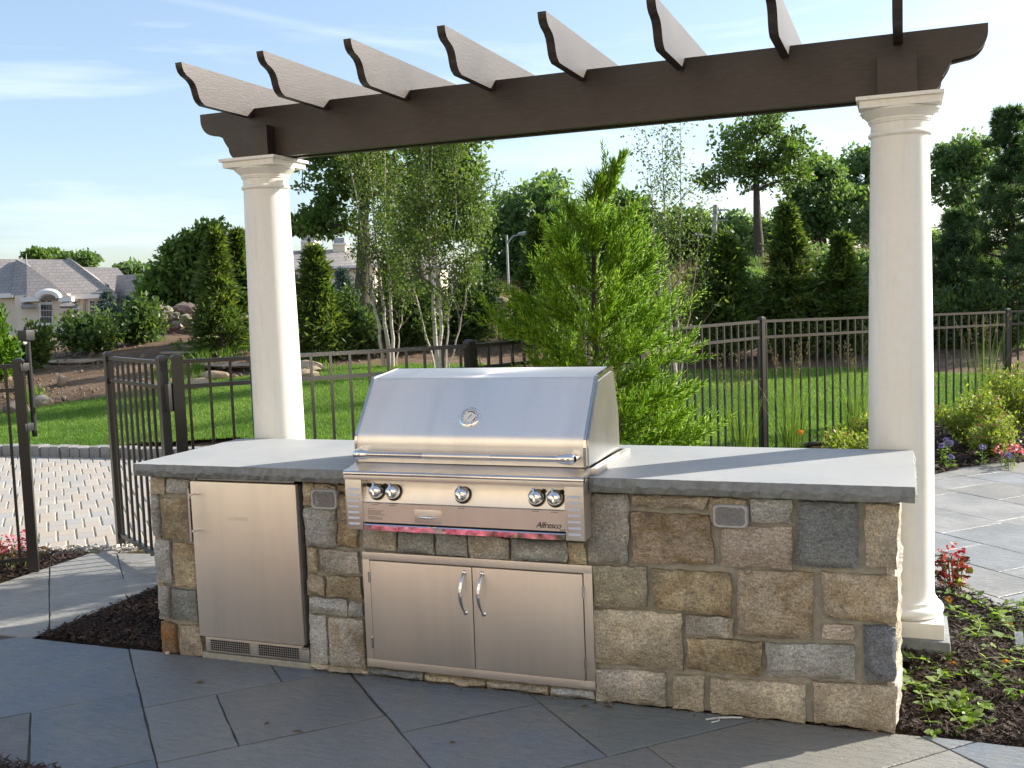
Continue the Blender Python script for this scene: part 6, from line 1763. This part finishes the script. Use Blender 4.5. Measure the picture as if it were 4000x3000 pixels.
def lantana(label, base, stems, seed):
    base = np.array(base, float); e = empty('lantana', base, label, 'plant', 'trailing lantanas in the right bed')
    rs = np.random.default_rng(seed); mb = MB(); P = []; D = []; fl = []
    for (a, L, rise) in stems:
        d = np.array([math.cos(R(a)), math.sin(R(a)), rise]); p = base.copy(); pts = [p.copy()]; k = 10
        for i in range(k):
            d = d + np.array([rs.normal(0, .10), rs.normal(0, .10), -.10 * rise - .03]); d /= np.linalg.norm(d); p = p + d * L / k; p[2] = max(p[2], .012); pts.append(p.copy())
            if i % 1 == 0:
                sd_ = np.cross(d, [0, 0, 1]); sd_ /= np.linalg.norm(sd_)
                for q in (-1, 1):
                    if rs.uniform() < .62: P.append(p.copy()); D.append(sd_ * q + d * .5 + np.array([0, 0, rs.uniform(.0, .6)]))
        for q in range(5): P.append(p.copy()); D.append(d + rs.normal(0, .6, 3) + np.array([0, 0, .3]))
        if rs.uniform() < .13: fl.append(p + np.array([0, 0, .02]))
        mb.tube(pts, [.0032 - .0018 * i / k for i in range(k + 1)], 5, caps=False)
    P = np.array(P); D = np.array(D); n = len(P); L = rs.uniform(.020, .050, n)
    big = L > .033
    for p, d, l in zip(P[big], D[big], L[big]):
        o = bpy.data.objects.new('leaf', LLEAF[rs.integers(3)]); COL.objects.link(o)
        q = Vector(d).to_track_quat('Y', 'Z') @ Matrix.Rotation(rs.normal(0, .35), 3, 'Y').to_quaternion()
        o.parent = e; o.matrix_parent_inverse = pmat(e).inverted(); o.location = p; o.rotation_mode = 'QUATERNION'; o.rotation_quaternion = q; o.scale = (l * .58, l, l * .58)
    sm = ~big; V, F, own = round_leaf(P[sm], D[sm], L[sm], L[sm] * .58); n = int(sm.sum())
    mb.build('stems', M['green_stem'], e, smooth=60); mesh_np('small_leaves', V, F, M['lantana_leaf'], e, tint=rs.uniform(.1, 1, n)[own])
    if fl:
        f_ = np.array(fl); ci = np.repeat(np.arange(len(f_)), 24); d = rand_dirs(len(ci), .4); V, F = leaf_quads(f_[ci] + d * .008, d, .011, .009); mesh_np('flowers', V, F, M['orange_petal'], e, tint=rng.uniform(0, 1, len(ci)))
lantana('trailing lantana against the end of the counter', (3.385, .50, 0), [(250, .36, .55), (280, .44, .35), (300, .42, .25), (215, .18, .8), (330, .3, .4), (20, .22, .6), (265, .5, .3)], 1)
lantana('lantana shoots in front of the column plinth', (3.50, .66, 0), [(170, .22, .7), (210, .2, .7), (260, .25, .5), (330, .3, .5), (20, .25, .6), (300, .2, .8), (90, .15, .9), (350, .34, .4)], 2)
lantana('lantana spreading beside the column plinth towards the terrace', (3.68, 1.35, 0), [(150, .3, .5), (110, .34, .5), (60, .4, .4), (20, .4, .4), (330, .4, .4), (280, .4, .35), (240, .3, .5), (190, .25, .6)], 3)
lantana('lantana trailing along the terrace edge', (3.72, 1.60, 0), [(120, .3, .6), (160, .35, .5), (40, .3, .5), (0, .4, .4), (320, .4, .4), (280, .3, .5)], 4)
lantana('lantana at the right photo edge in the middle of the bed', (3.88, .85, 0), [(140, .35, .5), (180, .42, .35), (200, .42, .3), (230, .35, .4), (100, .3, .5), (90, .3, .7), (60, .3, .5)], 5)
lantana('small upright lantana near the patio edge', (3.505, .225, 0), [(100, .10, 1.6), (200, .10, 1.2), (20, .12, 1.0), (300, .11, .9), (60, .1, 1.6), (150, .09, 1.8), (330, .12, .6)], 6)
lantana('lantana half cut by the right photo edge near the patio', (3.86, .42, 0), [(100, .2, .6), (170, .14, .8), (250, .14, .9), (40, .3, .5), (300, .2, .8)], 7)
lantana('lantana low at the right photo edge beyond the middle one', (3.83, 1.15, 0), [(170, .3, .4), (210, .3, .4), (120, .3, .5), (260, .3, .4), (60, .3, .5)], 8)
# plant tag
pt = MB().box(-.018, .018, -.0012, .0012, .0, .07); ca, sa = math.cos(.3), math.sin(.3)
pt.v = [(3.80 + p[0] * ca - (p[1] + p[2] * .35) * sa, 1.02 + p[0] * sa + (p[1] + p[2] * .35) * ca, p[2] + .01) for p in pt.v]
M['tag_blue'] = m_plain('plant_tag', (0.55, 0.60, 0.66), .4, var=.3, nscale=80)
tag(pt.build('plant_tag', M['tag_blue']), 'small plastic plant tag stuck in the right bed', 'tag')

# ---- bits lying on the patio
M['zip'] = m_plain('white_plastic', (.62, .64, .62), .4)
zt = MB().tube([(2.615, -.085, .006), (2.66, -.055, .006), (2.70, -.045, .008), (2.745, -.030, .006)], .0035, 6).tube([(2.66, -.055, .006), (2.665, -.085, .007), (2.64, -.105, .006)], .003, 6)
tag(zt.build('cable_tie', M['zip'], smooth=60), 'white plastic cable tie lying at the foot of the counter', 'cable tie')
blob = rock('mortar_blob', (1.575, -.015, .014), .042, (1.0, .5, .34), 777, col=(1.7, 1.65, 1.6))
tag(blob, 'flat pale mortar crumb at the wall foot below the access doors', 'mortar')
blob2 = rock('mortar_blob', (0.048, -.02, .008), .014, (1, .8, .7), 778, col=(1.9, 1.9, 1.85)); tag(blob2, 'tiny white stone chip at the rusty corner stone', 'stone chip')
nn = 900; x = rng.uniform(.9, 3.28, nn); y = -np.abs(rng.normal(0.012, .018, nn)); P = np.stack([x, y, np.full(nn, .002)], -1)
sz = rng.gamma(1.3, .0012, nn)[:, None, None]; VV = P[:, None, :] + iv[None] * sz * np.array([1, 1, .6]); FF = if_[None] + (np.arange(nn) * len(iv))[:, None, None]
tag(mesh_np('grit', VV.reshape(-1, 3), FF.reshape(-1, 3), M['soil']), kind='stuff', label='soil crumbs and grit along the foot of the counter')
lv = MB(); 
for (x, y, a, L) in ((.42, -.30, .3, .05), (1.12, -.62, .1, .055), (.98, -.60, 1.0, .03), (2.12, -.10, .7, .04), (2.2, -.06, -.2, .05), (1.75, -.55, .5, .03)):
    lv.add([(x, y, .004), (x + L * math.cos(a) * .5 - .006 * math.sin(a), y + L * math.sin(a) * .5 + .006 * math.cos(a), .012), (x + L * math.cos(a), y + L * math.sin(a), .005), (x + L * math.cos(a) * .5 + .006 * math.sin(a), y + L * math.sin(a) * .5 - .006 * math.cos(a), .008)], [(0, 1, 2, 3)])
M['dead_leaf'] = m_plain('dead_leaf', (.09, .055, .03), .8)
tag(lv.build('leaf_litter', M['dead_leaf']), kind='stuff', label='dry leaf bits on the patio')

# ---- weeds on the bank
nw = 2600; px = rng.uniform(-80, 1500, nw); v = rng.uniform(16, 21.5, nw); cl = hash_noise(px, v * 60, 120, 6) > .60
px = px[cl]; v = v[cl]; Pw = np.array([onland(a, b) for a, b in zip(px, v)]); k = ~lawn_mask(Pw[:, 0], Pw[:, 1]); Pw = Pw[k]
ci = np.repeat(np.arange(len(Pw)), 7); xs = Pw[ci, 0] + rng.normal(0, .05, len(ci)); ys = Pw[ci, 1] + rng.normal(0, .05, len(ci))
Vb, Fb = blades(len(ci), xs, ys, Pw[ci, 2] - .03, .05, .20, .012, .5)
tag(mesh_np('weeds', Vb, Fb, M['leaf_bright'], tint=rng.uniform(.2, 1, len(ci))), kind='stuff', label='green weeds sprouting on the soil bank')
# dry tall grass on the far slope
nd = 3600; px = np.concatenate([rng.uniform(1880, 2080, nd // 3), rng.uniform(2640, 2900, nd // 3), rng.uniform(3000, 3420, nd // 3)]); v = np.concatenate([rng.uniform(24, 30, nd // 3), rng.uniform(28, 38, nd // 3), rng.uniform(33, 42, nd // 3)])
Pd = np.array([onland(a, b) for a, b in zip(px, v)]); Vb, Fb = blades(len(Pd), Pd[:, 0], Pd[:, 1], Pd[:, 2] - .05, .35, 1.15, .014, .25)
M['dry_grass'] = m_leaf('dry_grass', (.09, .08, .035), (.20, .15, .085), (.32, .25, .16), .35)
tag(mesh_np('dry_grass', Vb, Fb, M['dry_grass'], tint=rng.uniform(0, 1, len(Pd))), kind='stuff', label='tall dry grass on the far slope')
# green rough on the far ground
ng = 40000; a_ = rng.uniform(-.5, .55, ng); v = 21 + 34 * rng.uniform(0, 1, ng) ** 1.2; k_ = (a_ > -.27) | (v > 34); a_ = a_[k_]; v = v[k_]; ng = len(v); bx, by = xy(a_ * v, v); Vb, Fb = blades(ng, bx, by, H(bx, by) - .08, .15, .5, .03, .5)
tag(mesh_np('rough_grass', Vb, Fb, M['leaf_shrub'], tint=rng.uniform(0, 1, ng)), kind='stuff', label='rough undergrowth below the trees')
# ================================================================ street lamp, pole, sign
M['galv'] = m_plain('galvanised_steel', (.42, .43, .43), .5, metal=.3)
M['pole_wood'] = m_plain('weathered_pole', (.33, .32, .31), .85)
def vert_at(px0, py0, py1, v):
    b = at(px0, py0, v); return np.array(b), zat(px0, py1, v)
b, zt_ = vert_at(1988, 1160, 918, 38.0)
lamp = empty('street_lamp', b, 'grey street lamp with a curved arm left of the bright green conifer', 'street lamp')
MB().tube([b - [0, 0, 1.2], [b[0], b[1], zt_]], [.055, .035], 10).build('pole', M['galv'], lamp, smooth=40)
arm0 = np.array([b[0], b[1], zat(1975, 953, 38)]); arm1 = at(2038, 915, 38)
MB().tube([arm0, arm0 * .6 + arm1 * .4 + [0, 0, .14], arm1], [.028, .025, .022], 8).build('arm', M['galv'], lamp, smooth=60)
hd_ = MB().lathe([(0.0, -.06), (.10, -.05), (.14, 0), (.12, .07), (0.0, .11)], (0, 0, 0), 16, caps=False); hd_.v = [(arm1[0] + RTH[0] * (p[0] * 2.0 + .12) + FWH[0] * p[1], arm1[1] + RTH[1] * (p[0] * 2.0 + .12) + FWH[1] * p[1], arm1[2] + p[2]) for p in hd_.v]
hd_.build('lamp_head', M['galv'], lamp, smooth=60)
b, zt_ = vert_at(2775, 1105, 800, 42.0)
pole = empty('utility_pole', b, 'leaning pale utility pole with lamp arm left of the tall oak', 'pole')
top_ = at(2795, 800, 42)
MB().tube([b - [0, 0, .8], top_], [.14, .09], 10).build('shaft', M['pole_wood'], pole, smooth=40)
m0 = b * .42 + top_ * .58
MB().tube([m0, m0 - RTH * .35 + [0, 0, .12], m0 - RTH * .75 + [0, 0, .15]], [.035, .03, .06], 8).build('lamp_arm', M['galv'], pole, smooth=60)
for k, f in enumerate((.80, .93)):
    q = b * (1 - f) + top_ * f; MB().bar(q - RTH * .1, q + RTH * .55, .06, .06).build('crossarm', M['pole_wood'], pole)
M['red'] = m_plain('red_paint', (.62, .04, .04), .5)
p = at(2662, 1110, 36); gz = float(H(p[0], p[1]))
sg = empty('road_marker', (p[0], p[1], gz), 'small red road marker seen between the right birch stems', 'sign')
MB().tube([(p[0], p[1], gz - .2), (p[0], p[1], p[2])], .02, 6).build('post', M['galv'], sg)
q = MB(); oc_ = [(.17 * math.cos(R(22.5 + 45 * i)), .17 * math.sin(R(22.5 + 45 * i))) for i in range(8)]
q.add([tuple(p + RTH * a + FWH * s_ + np.array([0, 0, c_])) for s_ in (-.01, .01) for a, c_ in oc_], [tuple(range(8)), tuple(range(15, 7, -1))] + [(i, i + 8, (i + 1) % 8 + 8, (i + 1) % 8) for i in range(8)])
q.build('plate', M['red'], sg)

# ================================================================ houses in the distance
t = NT('slate_roof'); g = t.coord('UV') if False else t.geo()
br = t.node('ShaderNodeTexBrick'); br.inputs['Scale'].default_value = 1.0; br.inputs['Brick Width'].default_value = .45; br.inputs['Row Height'].default_value = .28; br.inputs['Mortar Size'].default_value = .012
br.inputs['Color1'].default_value = (.34, .295, .265, 1); br.inputs['Color2'].default_value = (.27, .255, .24, 1); br.inputs['Mortar'].default_value = (.12, .12, .12, 1)
sep = t.node('ShaderNodeSeparateXYZ'); t.l.new(g, sep.inputs[0]); cmb = t.node('ShaderNodeCombineXYZ')
su = t.node('ShaderNodeVectorMath', operation='DOT_PRODUCT'); t.l.new(g, su.inputs[0]); su.inputs[1].default_value = tuple(RTH * .9 + FWH * .43)
t.l.new(su.outputs['Value'], cmb.inputs[0]); t.l.new(sep.outputs[2], cmb.inputs[1]); t.l.new(cmb.outputs[0], br.inputs['Vector'])
n_ = t.noise(g, 2.2, 4, .7); t.set(color=t.mix(.5, br.outputs['Color'], t.ramp(n_, [(.3, (.75, .78, .8)), (.7, (1.2, 1.1, 1.02))]), 'MULTIPLY'), rough=.75); t.bump(br.outputs['Fac'], -.3, .03)
M['slate'] = t.m
M['stucco'] = m_plain('cream_stucco', (.76, .66, .51), .9, var=.05, nscale=12)
M['white_trim'] = m_plain('white_trim', (.80, .77, .72), .6, var=.04)
M['glass'] = m_plain('dark_glass', (.03, .035, .045), .08, spec=.8)
M['lead'] = m_plain('grey_gutter', (.30, .30, .31), .5)
HV = 86.0
def hp(px, py, dv=0.0): return at(px, py, HV + dv)
def quad_solid(name, mat, pts, parent, th=.25, nrm=None):
    """a sheet of real thickness through the given points"""
    P = [np.array(p, float) for p in pts]; nn = np.cross(P[1] - P[0], P[2] - P[0]); nn /= np.linalg.norm(nn)
    if nn.dot(FWH) < 0: nn = -nn
    k = len(P); mb = MB(); mb.add(P + [p + nn * th for p in P], [tuple(range(k)), tuple(range(2 * k - 1, k - 1, -1))] + [(i, i + k, (i + 1) % k + k, (i + 1) % k) for i in range(k)])
    return mb.build(name, mat, parent)
def hbox(name, mat, parent, x0, x1, y0, y1, dv0, dv1):
    """box spanning image columns x0..x1 and rows y0 (top)..y1 (bottom), depth dv0..dv1"""
    a = hp(x0, y1, dv0); b_ = hp(x1, y1, dv0); zt = hp((x0 + x1) / 2, y0, dv0)[2]; zb = hp((x0 + x1) / 2, y1, dv0)[2]
    d = FWH * (dv1 - dv0); q = [a, b_, b_ + d, a + d]
    mb = MB(); mb.add([(p[0], p[1], zb) for p in q] + [(p[0], p[1], zt) for p in q], [(3, 2, 1, 0), (4, 5, 6, 7), (0, 1, 5, 4), (1, 2, 6, 5), (2, 3, 7, 6), (3, 0, 4, 7)])
    return mb.build(name, mat, parent)
b0 = hp(200, 1500); hA = empty('house', b0, 'cream stucco house with grey slate roofs and an arched window, far left', 'house')
hbox('wall', M['stucco'], hA, -260, 440, 1150, 1560, 0, 12)
bay = hbox('entry_bay', M['stucco'], hA, 88, 272, 1150, 1560, -2.0, .1)
# main hipped roof, sloping back
quad_solid('roof', M['slate'], [hp(-300, 1152, -.5), hp(440, 1155, -.5), hp(258, 1014, 6), hp(-300, 1010, 6)], hA, .3)
quad_solid('roof', M['slate'], [hp(440, 1155, -.5), hp(460, 1155, 12.5), hp(258, 1014, 6)], hA, .3)
rb = quad_solid('roof', M['slate'], [hp(105, 1164, -2.5), hp(275, 1160, -2.5), hp(104, 1032, 1.0)], hA, .3)
quad_solid('roof', M['slate'], [hp(105, 1164, -2.5), hp(104, 1032, 1.0), hp(62, 1012, 5.5), hp(42, 1150, -.8)], hA, .3)
MB().tube([hp(103, 1034, 1), hp(102, 990, 1)], [.08, .02], 6).build('finial', M['lead'], hA)
# second wing
hbox('wall', M['stucco'], hA, 400, 640, 1160, 1560, 6, 16)
quad_solid('roof', M['slate'], [hp(290, 1160, 5), hp(560, 1160, 5), hp(460, 1046, 11), hp(290, 1042, 11)], hA, .3)
quad_solid('roof', M['slate'], [hp(360, 1120, 3), hp(425, 1113, 3), hp(300, 1046, 8)], hA, .3)
# right gable, roof turned to the shade
quad_solid('roof', M['slate'], [hp(440, 1230, 3), hp(580, 1235, -10), hp(562, 1068, -5), hp(455, 1076, 6)], hA, .3)
quad_solid('roof', M['slate'], [hp(580, 1235, -10), hp(650, 1235, -3), hp(562, 1068, -5)], hA, .3)
MB().tube([hp(562, 1070, -5), hp(560, 1035, -5)], [.08, .02], 6).build('finial', M['lead'], hA)
hbox('wall', M['stucco'], hA, 445, 640, 1232, 1560, 2.2, 8)
# eaves and gutters
hbox('eave', M['white_trim'], hA, 262, 446, 1150, 1166, -.6, .1); hbox('eave', M['white_trim'], hA, 80, 152, 1161, 1178, -2.6, -1.95); hbox('eave', M['white_trim'], hA, 228, 280, 1161, 1178, -2.6, -1.95); hbox('eave', M['white_trim'], hA, -260, 50, 1150, 1168, -.6, .1)
def window(parent, x0, x1, y0, y1, dv, cols, rows, arched=False):
    fr = hbox('window', M['white_trim'], parent, x0 - 5, x1 + 5, y0 - 5, y1 + 6, dv - .12, dv + .1)
    for i in range(cols):
        for j in range(rows):
            a = x0 + (x1 - x0) * i / cols; b_ = x0 + (x1 - x0) * (i + 1) / cols; c_ = y0 + (y1 - y0) * j / rows; d_ = y0 + (y1 - y0) * (j + 1) / rows
            g_ = 1.2 if (i + 1) % 2 or cols < 3 else 2.2
            hbox('pane', M['glass'], fr, a + 1.0, b_ - 1.0, c_ + 1.2, d_ - 1.2, dv - .16, dv - .11)
window(hA, 160, 203, 1188, 1262, -2.0, 4, 3)
wr = hbox('window', M['white_trim'], hA, 156, 207, 1158, 1186, -2.12, -1.9)
for x0, x1 in ((161, 178), (184, 201)): hbox('pane', M['glass'], wr, x0, x1, 1166, 1180, -2.17, -2.11)
# arched hood over the window
mb = MB(); pts = []
for i in range(13):
    a = math.pi * i / 12; pts.append(hp(190 + 40 * -math.cos(a), 1164 - 24 * math.sin(a), -2.45))
mb.tube(pts, .28, 6); mb.build('arched_hood', M['white_trim'], bay, smooth=40)
mb = MB(); arch = [(205 + 0, 0)]
pts = [hp(182, 1165, -2.05)]
quad_solid('arch_tympanum', M['white_trim'], [hp(156 + 34 - 34 * math.cos(math.pi * i / 10), 1166 - 18 * math.sin(math.pi * i / 10), -2.1) for i in range(11)], bay, .1)
hbox('sill', M['white_trim'], bay, 148, 214, 1266, 1272, -2.3, -1.9)
mb = MB(); mb.tube([hp(195 + 40 * -math.cos(math.pi * i / 12), 1320 - 28 * math.sin(math.pi * i / 12), -2.1) for i in range(13)], .22, 6); mb.build('door_arch', M['white_trim'], bay, smooth=40)
quad_solid('doorway', M['glass'], [hp(195 + 36 * -math.cos(math.pi * i / 12), 1322 - 24 * math.sin(math.pi * i / 12), -2.06) for i in range(13)] + [hp(231, 1420, -2.06), hp(159, 1420, -2.06)], bay, .05)
window(hA, 288, 307, 1174, 1226, 0, 2, 4); window(hA, 351, 370, 1174, 1226, 0, 2, 4)
MB().tube([hp(336, 1160, -.3), hp(330, 1185, -.3), hp(331, 1400, -.3)], .10, 6).build('downpipe', M['lead'], hA, smooth=40)
MB().tube([hp(268, 1202, -2.2), hp(262, 1225, -2.2), hp(263, 1400, -2.2)], .10, 6).build('downpipe', M['lead'], hA, smooth=40)
quad_solid('roof', M['slate'], [hp(232, 1196, -3.2), hp(300, 1194, -3.2), hp(254, 1166, -2)], hA, .2); hbox('eave', M['white_trim'], hA, 236, 294, 1196, 1210, -3.0, -1.9)
quad_solid('roof', M['slate'], [hp(82, 1198, -3.2), hp(140, 1198, -3.2), hp(118, 1182, -2), hp(86, 1182, -2)], hA, .2)

HV = 78.0
hB = empty('house', hp(1350, 1400), 'pale stucco house with grey roof and chimneys behind the birches', 'house')
hbox('wall', M['stucco'], hB, 1040, 1480, 1042, 1400, 0, 12); hbox('wall', M['stucco'], hB, 1480, 1735, 1040, 1400, 3, 12)
quad_solid('roof', M['slate'], [hp(1030, 1045, -.4), hp(1380, 1040, -.4), hp(1350, 972, 5), hp(1030, 984, 5)], hB, .3)
quad_solid('roof', M['slate'], [hp(1380, 1040, -.4), hp(1500, 1035, 2), hp(1480, 990, 6), hp(1460, 975, 6), hp(1350, 972, 5)], hB, .3)
quad_solid('roof', M['slate'], [hp(1490, 1042, 2.6), hp(1745, 1040, 2.6), hp(1690, 990, 7), hp(1480, 986, 7)], hB, .3)
hbox('eave', M['white_trim'], hB, 1035, 1490, 1040, 1050, -.5, .1); hbox('eave', M['white_trim'], hB, 1490, 1740, 1040, 1050, 2.5, 3.1)
for x0, x1, y0 in ((1178, 1226, 945), (1302, 1350, 955)):
    chm = hbox('chimney', M['stucco'], hB, x0, x1, y0, 1010, 4, 6)
    hbox('chimney_cap', M['white_trim'], chm, x0 - 4, x1 + 4, y0 - 6, y0 + 1, 3.8, 6.2); hbox('chimney_pot', M['lead'], chm, x0 + 2, x1 - 4, y0 - 26, y0 - 6, 4.2, 5.8)
for x0, x1 in ((1602, 1618), (1672, 1690)): window(hB, x0, x1, 1078, 1150, 3, 2, 4)
window(hB, 1150, 1166, 1070, 1120, 0, 2, 3); window(hB, 1260, 1276, 1070, 1120, 0, 2, 3); window(hB, 1440, 1454, 1075, 1120, 0, 2, 3)

# ================================================================ the house behind the camera, seen in the steel
hC = empty('house', (1.5, -7.6, 0), 'cream stucco house across the patio, mirrored in the steel', 'house')
MB().box(-9, 12, -12, -7.6, -.05, 7.2).build('wall', M['stucco'], hC)
MB().prism_x([(-7.1, 7.2), (-12.6, 7.2), (-9.8, 9.8)], -9.5, 12.5).build('roof', M['slate'], hC)
for x0, x1, z0, z1 in ((-6.5, -4.7, .9, 2.6), (-3.2, -1.4, .1, 2.4), (0.2, 3.2, .1, 2.5), (4.6, 6.4, .9, 2.6), (8, 9.6, .9, 2.6), (-6.4, -4.8, 3.8, 5.4), (-3, -1.5, 3.8, 5.4), (1, 2.4, 3.8, 5.4), (4.8, 6.3, 3.8, 5.4), (8.1, 9.5, 3.8, 5.4)):
    fr = MB().box(x0 - .1, x1 + .1, -7.6, -7.54, z0 - .1, z1 + .1).build('window', M['white_trim'], hC)
    k = 3 if x1 - x0 > 2 else 2
    for i in range(k):
        a = x0 + (x1 - x0) * i / k; MB().box(a + .04, a + (x1 - x0) / k - .04, -7.54, -7.52, z0, z1).build('pane', M['glass'], fr)

# foliage, petals and twigs too fine to pick apart stay one part each
for o in list(bpy.data.objects):
    if o.type == 'MESH' and o.parent is not None and o.name.split('.')[0] in ('crown', 'leaves', 'petals', 'flowers', 'flower_heads', 'plumes', 'stalks', 'branches', 'stems', 'small_leaves'):
        o['kind'] = 'stuff'
